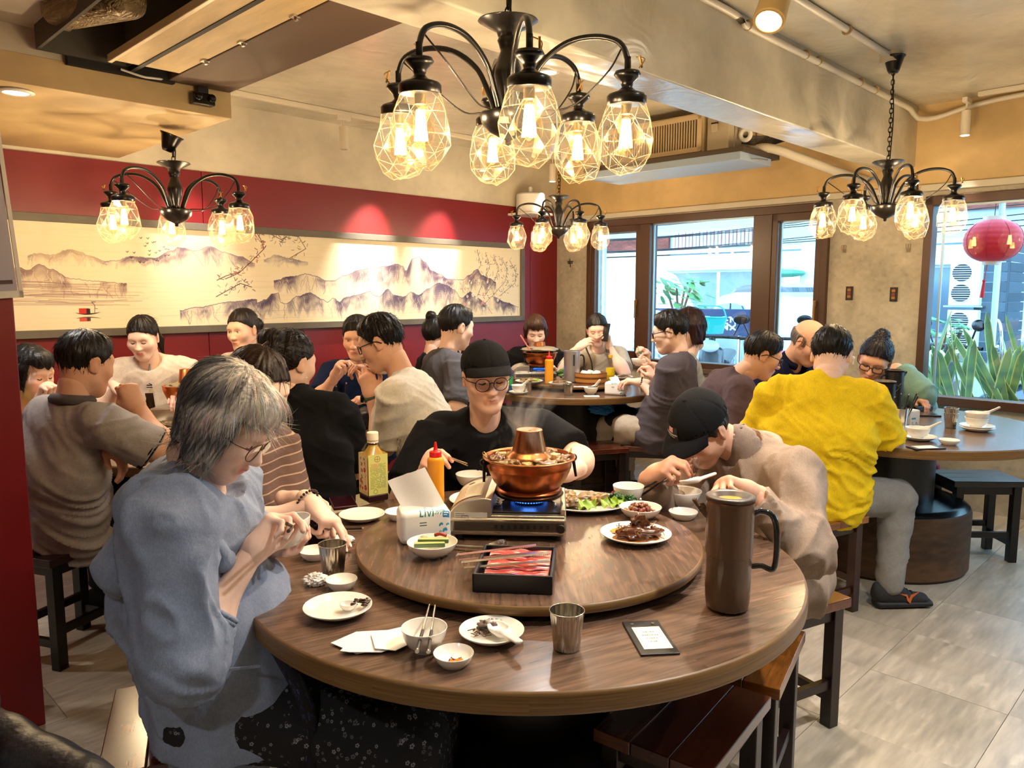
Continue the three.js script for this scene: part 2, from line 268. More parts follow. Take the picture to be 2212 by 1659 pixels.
// ---------- ceiling lamps ----------
const lampGlow = new THREE.MeshStandardMaterial({ color: 0x554433, emissive: 0xfff0d8, emissiveIntensity: 9 });
function downlight(u, v, h, label, power = DOWN) {
  const t = thing('downlight', label, 'ceiling light', R(u, h, v), ROT, 'recessed ceiling downlights');
  part(t, 'ring', lathe([[0.05, -0.001], [0.062, -0.001], [0.066, -0.006], [0.05, -0.012], [0.046, -0.008]], 32), M.whitePlastic);
  part(t, 'diffuser', cyl(0.047, 0.047, 0.004, 0, -0.008, 0), lampGlow);
  const l = new THREE.SpotLight(0xfffdf9, power, 0, rad(66), 0.7, 2); l.name = 'downlight_beam'; l.position.set(0, -0.02, 0); l.target.position.set(0, -1, 0); l.castShadow = true; l.shadow.radius = 2.2; t.add(l, l.target);
  return t;
}
downlight(0.864, 3.66, 2.25, 'round recessed downlight in the low wooden ceiling at upper left', 4);
downlight(3.32, 3.0, CEIL, 'round recessed downlight in the main ceiling behind the largest chandelier');
for (const [u, v, w] of [[1.9, 0.1, 'nearest the photographer, over the front stools'], [0.2, 1.2, 'above and left behind the photographer'], [-0.6, -0.6, 'straight behind the photographer'], [1.0, -1.6, 'right behind the photographer'], [3.3, -0.9, 'by the second pane of the right window'], [-1.6, 1.0, 'farthest back at left']]) downlight(u, v, CEIL, 'added unseen downlight for general fill, ' + w);  // unseen downlights, added around the camera for the room's general light
downlight(-0.4, 4.3, 2.25, 'added unseen fill downlight in the low ceiling behind the red partition', 5); downlight(-0.9, 0.6, 2.47, 'added unseen fill downlight in the low ceiling left of the ducted air conditioner', 5);  // more unseen downlights, added as fill under the low ceilings

// ---------- track rails and spot heads ----------
const railM = mat(0xd9cfbb, 0.45);
room(solo('track_rail', 'cream track rail along the top of the wall above the mural', 'track rail', box(4.4, 0.03, 0.035, 3.45, CEIL - 0.016, -4.64, 0.004), railM));
room(solo('track_rail', 'cream track rail above the right window', 'track rail', box(0.035, 0.03, 3.6, 5.52, CEIL - 0.016, 0.4, 0.004), railM));
function cylinderSpot(label, p, aim, power, on = true) {
  const t = thing('spotlight', label, 'spotlight', p, ROT, 'small cylinder spotlights on the tracks');
  part(t, 'adapter', box(0.11, 0.03, 0.03, 0, -0.015, 0, 0.004), railM);
  part(t, 'stem', mg([rod([0, -0.03, 0], [0, -0.075, 0], 0.006), ball(0.011, 0, -0.075, 0)]), railM);
  const b = part(t, 'lamp_body', mg([cyl(0.029, 0.029, 0.15, 0, -0.225, 0, 28), lathe([[0.024, -0.223], [0.029, -0.226], [0.031, -0.222], [0.029, -0.215]], 28)]), railM);
  part(b, 'lens', cyl(0.024, 0.024, 0.003, 0, -0.227, 0), on ? lampGlow : M.steel);
  if (on) { const l = new THREE.SpotLight(0xfff3e2, power, 0, rad(24), 0.9, 2); l.name = 'spot_beam'; l.position.set(0, -0.235, 0); l.target.position.copy(aim); l.castShadow = true; l.shadow.radius = 1.2; t.add(l, l.target); }
  return t;
}
const aimAt = (p, q) => q.clone().sub(p).applyAxisAngle(V(0, 1, 0), -ROT);
for (const [u, au, lab, pw] of [[3.04, 3.04, 'slim cream cylinder spotlight hanging left of the largest chandelier', 0], [3.62, 3.45, 'slim cream cylinder spotlight partly hidden behind the left glass shades of the largest chandelier', 16], [4.35, 4.12, 'slim cream cylinder spotlight hidden behind the middle shades, third along the track', 12], [5.2, 5.1, 'slim cream cylinder spotlight close to the far corner', 5], [2.0, 2.1, 'slim cream cylinder spotlight just above the end of the low ceiling', 5]]) {
  const p = R(u, CEIL - 0.03, 4.64); cylinderSpot(lab, p, aimAt(p, R(au, 1.75, 5.0)), pw, pw > 0);
}
{ const p = R(5.52, CEIL - 0.03, 1.46); cylinderSpot('slim cream cylinder spotlight hanging above the red lantern window', p, V(0, -2, 0), 6); }
{ // the bigger track head at the top edge
  const p = D(1668, 22, 3.1), t = thing('track_spotlight', 'short fat cream track spotlight, lit, at the top edge of the picture', 'spotlight', p, 0);
  const dir = V(-0.32, -0.8, 0.42).normalize(), q = new THREE.Quaternion().setFromUnitVectors(V(0, -1, 0), dir);
  const put = (g) => g.applyQuaternion(q);
  const b = part(t, 'lamp_body', put(lathe([[0, 0.07], [0.05, 0.07], [0.058, 0.06], [0.061, -0.055], [0.059, -0.062], [0.05, -0.056], [0, -0.05]], 36)), mat(0xd8b878, 0.4));
  part(b, 'lens', put(cyl(0.049, 0.049, 0.004, 0, -0.056, 0, 32)), lampGlow); part(b, 'lens_ring', put(new THREE.TorusGeometry(0.052, 0.004, 8, 32).rotateX(PI / 2).translate(0, -0.06, 0)), mat(0xcaa968, 0.4));
  part(t, 'stem', mg([rod([0, 0.05, 0], [-0.03, CEIL - p.y, -0.04], 0.014), cyl(0.05, 0.05, 0.02, -0.03, CEIL - p.y - 0.02, -0.04)]), mat(0x4a3c30, 0.5));
  const l = new THREE.SpotLight(0xffe9cf, 12, 0, rad(34), 0.8, 2); l.name = 'spot_beam'; l.position.copy(dir).multiplyScalar(0.075); l.target.position.copy(dir); l.castShadow = true; l.shadow.radius = 2.4; t.add(l, l.target);
}
// conduits on the beam and ceiling
const pipeM = mat(0xd6cdbb, 0.35);
{ const t = thing('conduit', 'cream conduit with clips running along the top of the beam', 'pipe', V(), ROT), z = -1.775;
  part(t, 'pipe', tube([[-1, 2.655, z], [2.6, 2.655, z], [3.2, 2.65, z], [3.3, 2.63, z], [4.2, 2.63, z], [5.2, 2.63, z], [5.45, 2.62, z + 0.01], [5.55, 2.58, z + 0.02], [5.62, 2.58, z + 0.12], [5.645, 2.63, z + 0.35], [5.645, 2.65, z + 0.8], [5.645, 2.65, 0.8]], 0.016, 160, 10), pipeM);
  for (const u of [2.75, 3.3, 3.9, 4.05, 4.62, 4.85]) part(t, 'clip', new THREE.TorusGeometry(0.02, 0.005, 8, 16).rotateY(PI / 2).translate(u, 2.637, z), mat(0xb79a6a, 0.5));
}
{ const t = thing('conduit', 'straight cream conduit on the ceiling leading to the right chandelier', 'pipe', V(), ROT);
  part(t, 'pipe', rod([0.6, 2.662, -1.514], [4.28, 2.662, -1.514], 0.016), pipeM); part(t, 'junction_box', cyl(0.055, 0.055, 0.05, 4.33, 2.63, -1.514), pipeM);
  part(t, 'clip', new THREE.TorusGeometry(0.02, 0.005, 8, 16).rotateY(PI / 2).translate(3.75, 2.66, -1.514), mat(0xb79a6a, 0.5)); }

// ---------- air conditioners ----------
{ const t = thing('air_conditioner', 'ceiling air conditioner with a slatted grille between the big chandelier and the windows', 'air conditioner', R(4.9, 2.31, 3.1), ROT);
  part(t, 'base_panel', box(0.42, 0.05, 1.26, -0.14, 0, 0, 0.004), mat(0x9fb0c6, 0.35));
  part(t, 'drip_tray', box(0.5, 0.03, 1.3, -0.1, 0.04, 0, 0.003), mat(0x4a3b2c, 0.6));
  part(t, 'housing', box(0.44, 0.27, 0.96, -0.06, 0.19, -0.16, 0.006), M.beige);
  const gr = part(t, 'grille', mg([box(0.02, 0.03, 0.9, -0.29, 0.085, -0.14), box(0.02, 0.03, 0.9, -0.29, 0.295, -0.14), box(0.02, 0.23, 0.03, -0.29, 0.19, -0.58), box(0.02, 0.23, 0.03, -0.29, 0.19, 0.30)]), M.beige);
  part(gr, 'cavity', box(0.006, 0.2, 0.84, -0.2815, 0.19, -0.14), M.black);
  for (let i = 0; i < 42; i++) part(gr, 'slat', box(0.012, 0.185, 0.008, -0.291, 0.19, -0.55 + i * 0.0203), M.beige);
  part(t, 'control_box', mg([box(0.3, 0.22, 0.16, -0.12, 0.18, 0.42, 0.006), box(0.02, 0.05, 0.05, -0.275, 0.21, 0.4, 0.004)]), mat(0xb9ab92, 0.5));
  part(t, 'switch', box(0.012, 0.05, 0.05, -0.278, 0.22, 0.4, 0.003), M.black);
  part(t, 'refrigerant_pipe', tube([[-0.1, 0.3, 0.5], [-0.1, 0.3, 0.62], [0.05, 0.26, 0.75], [0.3, 0.14, 0.9], [0.7, 0.1, 0.98]], 0.032, 40, 10), mat(0xcfc4ad, 0.8));
  part(t, 'drain_pipe', tube([[-0.05, 0.08, 0.48], [-0.02, 0.08, 0.66], [0.15, 0.02, 0.8], [0.45, -0.06, 0.95], [0.76, -0.08, 1.0]], 0.03, 40, 10), mat(0xd2c8b4, 0.8));
  part(t, 'pipe_socket', mg([new THREE.TorusGeometry(0.035, 0.015, 8, 20).rotateY(PI / 2).translate(-0.16, 0.16, 0.56)]), M.whitePlastic);
  const ws = []; for (let i = 0; i < 7; i++) ws.push(tube([[-0.1, 0.12 + i * 0.008, 0.5], [-0.02 + i * 0.01, 0.1 + 0.01 * i, 0.66], [0.08, 0.16 - i * 0.008, 0.8], [0.02 * i, 0.2, 0.7], [0.02, 0.13, 0.55 + 0.02 * i]], 0.004, 30, 5)); part(t, 'cables', mg(ws), wireM);
  part(t, 'tray_handle', mg([tube([[-0.2, -0.005, 0.62], [-0.24, -0.02, 0.7], [-0.16, -0.02, 0.72]], 0.004, 12, 5)]), M.steel);
  part(t, 'hanger', mg([rod([-0.2, 0.06, -0.55], [-0.2, CEIL - 2.31, -0.55], 0.006), rod([-0.2, 0.06, 0.5], [-0.2, CEIL - 2.31, 0.5], 0.006), rod([0.1, 0.06, 0.5], [0.1, CEIL - 2.31, 0.5], 0.006)]), M.steel);
}
{ // the ducted unit in its bay at upper left
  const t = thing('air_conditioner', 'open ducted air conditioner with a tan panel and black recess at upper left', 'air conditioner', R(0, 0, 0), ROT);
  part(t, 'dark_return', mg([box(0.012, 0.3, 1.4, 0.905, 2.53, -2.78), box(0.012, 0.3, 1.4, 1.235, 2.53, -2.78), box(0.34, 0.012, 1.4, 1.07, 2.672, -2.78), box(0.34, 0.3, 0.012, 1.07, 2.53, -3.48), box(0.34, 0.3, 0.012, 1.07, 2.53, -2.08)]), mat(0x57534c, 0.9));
  part(t, 'black_edge', mg([box(0.42, 0.09, 0.03, 1.22, 2.395, -3.50), box(0.02, 0.12, 1.4, 1.245, 2.42, -2.78)]), mat(0x12100e, 0.7));
  part(t, 'duct_insulation', rot(box(0.14, 0.24, 0.5, 0, 0, 0, 0.05), 0.1, 0.2, 0).translate(0.96, 2.50, -3.0), mat(0x8d7a58, 0.3, { metalness: 0.5, bumpMap: brushTex, bumpScale: 0.02 }));
  part(t, 'cover_panel', box(0.27, 0.018, 1.3, 1.265, 2.372, -2.71, 0.003), tan);
  part(t, 'panel_rail', box(0.018, 0.03, 1.3, 1.125, 2.366, -2.71, 0.003), mat(0xe6cfa0, 0.4));
  for (const v of [3.1, 2.78, 2.4]) part(t, 'panel_clip', mg([box(0.03, 0.008, 0.03, 1.395, 2.36, -v, 0.002), box(0.01, 0.014, 0.02, 1.40, 2.354, -v, 0.002)]), M.steel);
  part(t, 'side_plenum', box(0.285, 0.3, 1.45, 1.545, 2.51, -2.78, 0.004), mat(0x5a4332, 0.7));
  part(t, 'loose_wire', tube([[1.2, 2.36, -3.46], [1.28, 2.345, -3.45], [1.33, 2.352, -3.47], [1.38, 2.36, -3.49]], 0.005, 16, 5), M.whitePlastic);
  const s = thing('exit_light', 'small black emergency lamp on the edge of the low ceiling', 'emergency light', R(1.55, 2.315, 3.49), ROT);
  part(s, 'lamp_box', box(0.1, 0.05, 0.05, 0, -0.01, 0, 0.006), M.blackGloss); part(s, 'bracket', box(0.05, 0.03, 0.03, 0, 0.03, 0.0, 0.004), M.black);
  part(s, 'lamp_head', mg([ball(0.018, 0.032, -0.005, 0.03), ball(0.018, -0.03, -0.005, 0.03)]), M.blackGloss);
}
{ const t = thing('ceiling_rose', 'cream plastic drum with a knob and faint bracket high on the wall corner', 'fitting', R(5.15, 2.16, 4.86), ROT);
  part(t, 'drum', mg([cyl(0.13, 0.13, 0.16, 0, 0, 0, 32), lathe([[0.13, 0.16], [0.12, 0.175], [0, 0.18]], 32)]), M.whitePlastic); part(t, 'knob', mg([cyl(0.016, 0.02, 0.05, 0, 0.17, 0), ball(0.02, 0, 0.22, 0)]), M.whitePlastic);
  part(t, 'shelf', box(0.3, 0.02, 0.3, 0, -0.012, 0, 0.003), M.whitePlastic); }
// ---------- the framed landscape mural ----------
{
  const S = (s) => s.split(' ').map((q) => q.split(',').map((x) => x / 1000));
  const art = canvas(2048, 276, (g, w, h) => {
    g.fillStyle = '#ecdfc0'; g.fillRect(0, 0, w, h);
    for (let i = 0; i < 900; i++) { g.fillStyle = `rgba(${rnd() < 0.5 ? '214,190,150' : '246,238,216'},0.10)`; g.fillRect(rnd(0, w), rnd(0, h), rnd(20, 160), rnd(1, 5)); }
    // ink mountains: a dark crest whose wash thins out in drawn streaks towards its foot
    const range = (str, base, col, dens, veins) => {
      const p = S(str).map(([x, y]) => [x * w, y * h]), b = base * h;
      const top = (x) => { for (let i = 1; i < p.length; i++) if (x <= p[i][0]) { const t = clamp((x - p[i - 1][0]) / (p[i][0] - p[i - 1][0])), e = t * t * (3 - 2 * t); return mix(p[i - 1][1], p[i][1], e); } return p.at(-1)[1]; };
      for (let x = p[0][0]; x < p.at(-1)[0]; x += 0.6) {
        const y0 = top(x) + noise3(x * 0.15, 3, base * 9) * 2.5, L = (b - y0) * (0.75 + 0.5 * noise3(x * 0.05, 7, dens)), d = clamp(0.5 + 1.3 * noise3(x * 0.022, y0 * 0.01, 4.7 * dens));
        const k = 12; for (let i = 0; i < k; i++) { const f = i / k, a = dens * d * (1 - f) * (0.35 + 0.65 * clamp(0.5 + 1.2 * noise3(x * 0.03 + f * 1.6, f * 3.1, base * 5))); g.fillStyle = `rgba(${col},${clamp(a)})`; g.fillRect(x, y0 + L * f, 1.2, L / k + 0.6); }
      }
      g.strokeStyle = `rgba(${col},${clamp(dens * 1.1)})`; g.lineWidth = 1.3; g.beginPath(); for (let x = p[0][0]; x < p.at(-1)[0]; x += 2) { const y = top(x) + noise3(x * 0.15, 3, base * 9) * 2.5; x === p[0][0] ? g.moveTo(x, y) : g.lineTo(x, y); } g.stroke();
      for (let i = 0; i < veins; i++) { let x = rnd(p[0][0], p.at(-1)[0]), y = top(x) + rnd(1, 8); const dx = rnd(-1.6, 1.9); g.strokeStyle = rnd() < 0.45 ? 'rgba(240,232,216,0.5)' : `rgba(${col},${dens * rnd(0.2, 0.7)})`; g.lineWidth = rnd(0.5, 1.6); g.beginPath(); g.moveTo(x, y); for (let j = 0; j < 14 && y < b; j++) { x += dx + noise3(x * 0.1, y * 0.1, i) * 5; y += rnd(1.5, 5); g.lineTo(x, y); } g.stroke(); }
    };
    range('128,323 136,300 154,309 176,251 186,274 200,311 215,350', 0.40, '120,92,88', 0.42, 40);
    range('90,520 107,475 116,423 127,451 140,393 153,439 173,519 201,540 241,560', 0.70, '104,72,78', 0.68, 60);
    for (let i = 0; i < 46; i++) { const y = rnd(0.55, 0.76) * h; g.strokeStyle = `rgba(112,78,82,${rnd(0.12, 0.5)})`; g.lineWidth = rnd(0.6, 2.4); g.beginPath(); const x = rnd(0.08, 0.15) * w; g.moveTo(x, y); g.bezierCurveTo(x + 50, y + rnd(-8, 4), x + 120, y + rnd(-4, 8), x + rnd(120, 260), y + rnd(-8, 8)); g.stroke(); }
    range('215,355 230,344 248,299 279,311 301,234 314,192 337,224 358,169 378,228 403,262 425,330', 0.41, '98,78,104', 0.7, 70);
    range('440,290 448,267 459,233 483,265 515,301', 0.36, '110,98,112', 0.5, 15);
    range('455,515 464,508 476,473 492,463 510,435 528,459 547,510 561,509 583,444 612,376 642,344 667,321 689,289 702,315 708,372 725,214 738,192 751,248 768,363 786,401 807,469 843,476 858,412 881,326 893,408 913,449 930,500', 0.66, '78,60,88', 0.95, 190);
    range('310,830 333,800 389,744 426,719 426,759 440,726 453,660 462,651 465,761 475,771 493,694 517,651 538,722 548,758 560,714 571,759 582,706 605,679 632,633 638,679 650,698 669,604 681,680 704,700 720,642 737,681 757,602 785,521 803,550 821,610 839,724 862,641 881,725 900,790 920,705 961,794 995,860', 0.97, '72,58,88', 0.95, 260);
    for (let i = 0; i < 40; i++) { const x = rnd(0.28, 0.9) * w, y = rnd(0.82, 0.98) * h; g.strokeStyle = `rgba(150,140,150,${rnd(0.08, 0.3)})`; g.lineWidth = rnd(0.6, 2); g.beginPath(); g.moveTo(x, y); g.lineTo(x + rnd(60, 260), y + rnd(-6, 6)); g.stroke(); }
    for (let i = 0; i < 6; i++) { const x = rnd(0.22, 0.42) * w, y = rnd(0.5, 0.64) * h; g.fillStyle = 'rgba(130,124,120,0.10)'; g.fillRect(x, y, rnd(80, 200), 2); }
    // boat with a red cabin and its mirror image on the water, a boatman, birds
    const bx = 0.191 * w, by = 0.845 * h; const boat = (s, a) => { g.fillStyle = `rgba(38,26,26,${a})`; g.beginPath(); g.moveTo(bx - 30, by - 3 * s); g.quadraticCurveTo(bx, by + 9 * s, bx + 34, by - 4 * s); g.quadraticCurveTo(bx, by + 2 * s, bx - 30, by - 3 * s); g.fill(); g.fillStyle = `rgba(196,44,30,${a})`; g.fillRect(bx - 20, by - 14 * s, 24, 14 * s); g.fillStyle = `rgba(40,22,22,${a})`; g.fillRect(bx - 2, by - 13 * s, 9, 13 * s); };
    boat(1, 1); g.save(); g.translate(0, 10); boat(-0.7, 0.75); g.restore();
    g.strokeStyle = '#3b2b28'; g.lineWidth = 1.2; g.beginPath(); g.moveTo(bx + 18, by - 2); g.lineTo(bx + 19, by - 22); g.lineTo(bx + 12, by - 30); g.lineTo(bx + 22, by - 30); g.moveTo(bx + 19, by - 14); g.lineTo(bx + 26, by - 12); g.stroke();
    g.strokeStyle = '#33272a'; g.lineWidth = 1.3; for (let i = 0; i < 26; i++) { const x = rnd(0.238, 0.30) * w, y = rnd(0.1, 0.36) * h; g.beginPath(); g.moveTo(x - 4, y - 2); g.lineTo(x, y + 1); g.lineTo(x + 3, y - 3); g.stroke(); }
    // plum and willow branches
    const twig = (str, col, leaf, n, sp) => { const p = S(str).map(([x, y]) => [x * w, y * h]); g.strokeStyle = col; g.lineWidth = 2; g.beginPath(); p.forEach((q, i) => (i ? g.lineTo(...q) : g.moveTo(...q))); g.stroke();
      for (let i = 0; i < n; i++) { const j = rnd(0, p.length - 1.01), k = Math.floor(j), t = j - k, x = mix(p[k][0], p[k + 1][0], t) + rnd(-sp, sp), y = mix(p[k][1], p[k + 1][1], t) + rnd(-sp, sp), a = rnd(0, 6.3); g.strokeStyle = leaf[i % leaf.length]; g.lineWidth = rnd(0.8, 2.2); g.beginPath(); g.moveTo(x, y); g.quadraticCurveTo(x + 5 * cos(a), y + 5 * sin(a), x + 11 * cos(a + 0.4), y + 11 * sin(a + 0.4)); g.stroke(); } };
    twig('430,0 436,68 441,170 421,304 400,436 378,505', '#4d2f2e', ['#b8453c', '#5a4a4c', '#8f3f3a'], 46, 13);
    twig('363,692 383,616 401,549 419,589', '#4a3b3c', ['#5a4a4c', '#6b5a58'], 26, 12); twig('400,430 380,470 365,520', '#4a3b3c', ['#5a4a4c', '#b8453c'], 16, 14);
    twig('450,0 470,60 480,20', '#6a5a50', ['#5a4a4c', '#7a6a60'], 26, 14); twig('468,0 500,18 512,149 483,265', '#6a5a50', ['#6b5f50', '#8a7a66'], 26, 16);
    for (let i = 0; i < 5; i++) twig(`${880 + i * 22},${60 + i * 30} ${890 + i * 24},${260 + i * 20} ${872 + i * 28},${430 + i * 20} ${860 + i * 20},700`, 'rgba(80,72,80,0.7)', ['rgba(80,72,80,0.8)', 'rgba(110,104,110,0.7)', 'rgba(70,60,72,0.8)'], 42, 18);
    for (let i = 0; i < 46; i++) { const x = rnd(0.835, 0.94) * w, y = rnd(0.42, 0.9) * h, r = rnd(2, 4.5); g.fillStyle = rnd() < 0.35 ? 'rgba(226,170,160,0.9)' : 'rgba(248,240,230,0.95)'; for (let k = 0; k < 5; k++) { g.beginPath(); g.arc(x + r * cos(k * 1.26), y + r * sin(k * 1.26), r * 0.62, 0, 7); g.fill(); } g.fillStyle = '#6a3a3a'; g.fillRect(x - 0.8, y - 0.8, 1.6, 1.6); }
  });
  const t = thing('mural', 'long ink landscape painting with mountains, plum branches and a red boat on the red wall', 'painting', R(0, 0, VW - 0.02), ROT);
  const fm = mat(0x6f6a62, 0.6, { map: plasterTex }), a = 0.55, b = 5.19, y0 = 1.185, y1 = 1.89;
  part(t, 'picture', box(4.56, 0.63, 0.012, (0.59 + 5.15) / 2, (y0 + y1) / 2, 0.008), mat(0xffffff, 0.75, { map: art }));
  part(t, 'picture_frame', boxUV(mg([box(b - a, 0.046, 0.035, (a + b) / 2, y1 - 0.023, 0.0175, 0.003), box(b - a, 0.046, 0.035, (a + b) / 2, y0 + 0.023, 0.0175, 0.003), box(0.046, y1 - y0, 0.035, a + 0.023, (y0 + y1) / 2, 0.0175, 0.003), box(0.046, y1 - y0, 0.035, b - 0.023, (y0 + y1) / 2, 0.0175, 0.003)]), 1), fm);
}
// ---------- small fittings on the window wall ----------
for (const [v, y, lab] of [[2.18, 1.44, 'black three-gang switch plate nearer the casement window'], [1.877, 1.432, 'black three-gang switch plate nearer the lantern window']]) {
  const t = thing('switch_plate', lab, 'light switch', R(UW - 0.001, y, v), ROT, 'switch plates on the stucco pillar');
  part(t, 'plate', box(0.01, 0.098, 0.05, -0.005, 0, 0, 0.002), mat(0x1b1512, 0.4));
  for (let i = -1; i < 2; i++) part(t, 'rocker', box(0.008, 0.02, 0.024, -0.011, i * 0.024, 0, 0.002), mat([0x9a6a34, 0x7d3030, 0xa06a3a][i + 1], 0.5));
  for (const s of [-1, 1]) part(t, 'screw', rot(cyl(0.002, 0.002, 0.002), 0, 0, PI / 2).translate(-0.01, s * 0.042, 0), M.gold);
}
for (const [v, y, lab] of [[2.234, 1.754, 'small folded wall hook above the left switch plate'], [1.80, 1.744, 'small folded wall hook above the right switch plate']]) {
  const t = thing('wall_hook', lab, 'hook', R(UW - 0.001, y, v), ROT, 'wall hooks on the stucco pillar');
  part(t, 'prongs', mg([-0.012, 0, 0.012].map((z) => tube([[-0.004, -0.02, z * 0.6], [-0.012, 0.0, z], [-0.006, 0.024, z * 1.2], [-0.016, 0.03, z]], 0.0022, 10, 5))), mat(0x8f8068, 0.5)); part(t, 'back_plate', box(0.004, 0.03, 0.03, -0.002, -0.012, 0, 0.001), mat(0xa09276, 0.5));
}
{ const t = thing('dragonfly_ornament', 'small dark dragonfly ornament on the pale corner wall', 'ornament', R(UW - 0.001, 1.727, 4.825), ROT);
  part(t, 'body', rod([-0.008, -0.04, 0.004], [-0.008, 0.04, -0.008], 0.004), M.black); part(t, 'wing', box(0.003, 0.01, 0.07, -0.008, 0.014, 0, 0.001), M.black); part(t, 'wing', box(0.003, 0.01, 0.06, -0.008, 0.0, 0, 0.001), M.black); }
{ // the poster in its plastic pocket on the face of the red partition, its edge hanging past the end
  const t = thing('poster_holder', 'grey framed poster sheet on the red partition at the left edge, tilted and overhanging', 'poster', R(0.642, 1.43, 2.812), ROT); t.rotation.z = 0.06;
  part(t, 'sheet', box(0.42, 0.56, 0.003, -0.225, 0.29, 0.006), mat(0x9a94a4, 0.35)); part(t, 'border', mg([box(0.012, 0.6, 0.006, -0.006, 0.3, 0.006, 0.001), box(0.44, 0.022, 0.006, -0.22, 0.011, 0.006, 0.001)]), mat(0xc9c2bc, 0.4)); part(t, 'dark_line', box(0.4, 0.012, 0.002, -0.225, 0.05, 0.009), mat(0x3a1c26, 0.5)); }
// ---------- tables and stools ----------
const woodTex = tex(1024, 1024, (u, v) => { const w = fbm(u, v, 3, 4, 41), x = v * 7 + w * 1.8 + 0.1 * fbm(u * 2, v, 16, 3, 42), ring = 0.5 + 0.5 * sin(x * 2 * PI * 4.0), fine = fbm(u * 0.25, v * 4, 64, 3, 43), c = 0.50 + 0.07 * ring + 0.26 * (fine - 0.5) + 0.16 * (w - 0.5); return [c * 0.84, c * 0.70, c * 0.60]; });
const edgeTex = tex(512, 128, (u, v) => { const n = fbm(u * 0.2, v * 2, 32, 4, 44), c = 0.62 + 0.35 * (n - 0.5); return [c, c * 0.80, c * 0.52]; });
const redWoodTex = tex(256, 512, (u, v) => { const n = fbm(u * 4, v * 0.3, 16, 4, 45), w = fbm(u, v, 4, 3, 46), c = 0.70 + 0.35 * (n - 0.5) + 0.4 * (w - 0.5); return [c, c, c]; });
const rustTex = tex(256, 256, (u, v) => { const n = fbm(u, v, 6, 5, 47), m = fbm(u, v, 48, 3, 48), c = 0.5 + 0.5 * n + 0.3 * (m - 0.5); return [c, c * 0.96, c * 0.9]; });
const tableTop = mat(0xdccdc4, 0.24, { map: woodTex, clearcoat: 0.25, clearcoatRoughness: 0.16, bumpMap: bumpTex, bumpScale: 0.0003 }), tableEdge = mat(0xb8a888, 0.42, { map: edgeTex });
const drumSide = mat(0x6d5138, 0.6, { map: rustTex, metalness: 0.2 }), drumTop = mat(0x2b2a2c, 0.22, { metalness: 0.3 }), poleM = mat(0x1a1919, 0.35);
function disc(r, t, y, grain) { const g = new THREE.CircleGeometry(r, 72).rotateX(-PI / 2).translate(0, y + t, 0), p = g.attributes.position, uv = g.attributes.uv; for (let i = 0; i < p.count; i++) { const x = p.getX(i), z = p.getZ(i); uv.setXY(i, (x * cos(grain) - z * sin(grain)) * 0.8, (x * sin(grain) + z * cos(grain)) * 0.8); } return g; }
function edge(r, t, y) { const g = lathe([[r - 0.006, y + t], [r - 0.001, y + t - 0.002], [r + 0.001, y + t - 0.008], [r + 0.001, y + 0.006], [r - 0.003, y]], 96), uv = g.attributes.uv; for (let i = 0; i < uv.count; i++) uv.setXY(i, uv.getX(i) * 2 * PI * r * 1.2, uv.getY(i)); return g; }
function table(label, x, z, r, h, grain, sus, E = 0.044) {
  const t = thing('round_table', label, 'table', V(x, 0, z), 0);
  part(t, 'tabletop', disc(r - 0.006, E, h - E, grain), tableTop); part(t, 'edge_band', edge(r, E, h - E), tableEdge); part(t, 'underside', cyl(r - 0.01, r - 0.01, 0.004, 0, h - E, 0, 64), M.black);
  part(t, 'pole', cyl(0.235, 0.235, h - E - 0.35, 0, 0.35, 0, 48), poleM);
  const d = part(t, 'drum_base', lathe([[0.41, 0.012], [0.415, 0.02], [0.415, 0.31], [0.405, 0.335]], 64), drumSide); part(d, 'drum_cover', lathe([[0.405, 0.335], [0.385, 0.352], [0.36, 0.357], [0, 0.36]], 64), drumTop); part(d, 'foot_ring', cyl(0.405, 0.405, 0.014, 0, 0, 0, 64), M.black);
  if (!sus) return t;
  const s = thing('lazy_susan', sus[0], 'lazy susan', V(sus[1], h, sus[2]), 0);
  part(s, 'turntable_top', disc(sus[3] - 0.005, 0.022, 0.02, grain + 1.1), tableTop); part(s, 'edge_band', edge(sus[3], 0.022, 0.02), tableEdge); part(s, 'underside', cyl(sus[3] - 0.01, sus[3] - 0.01, 0.003, 0, 0.018, 0, 64), M.black);
  part(s, 'bearing', cyl(0.16, 0.16, 0.02, 0, 0, 0, 40), M.black);
  return t;
}
table('near round walnut table carrying the copper hot pot and the lazy susan', 0.03, -1.97, 0.71, 0.75, 0.5, ['wide walnut lazy susan under the near copper hot pot', 0.045, -1.985, 0.455]);
table('round walnut table at left crowded with diners in front of the mural', -1.44, -3.80, 0.80, 0.75, 0.2, null);
table('round walnut table in the far corner below the smallest-looking chandelier', 0.45, -5.5, 0.62, 0.765, 0.9, ['small lazy susan on the far corner table', 0.47, -5.56, 0.38]);
table('nearly empty round walnut table at right in front of the lantern window', 2.03, -4.06, 0.755, 0.75, 0.4, null);

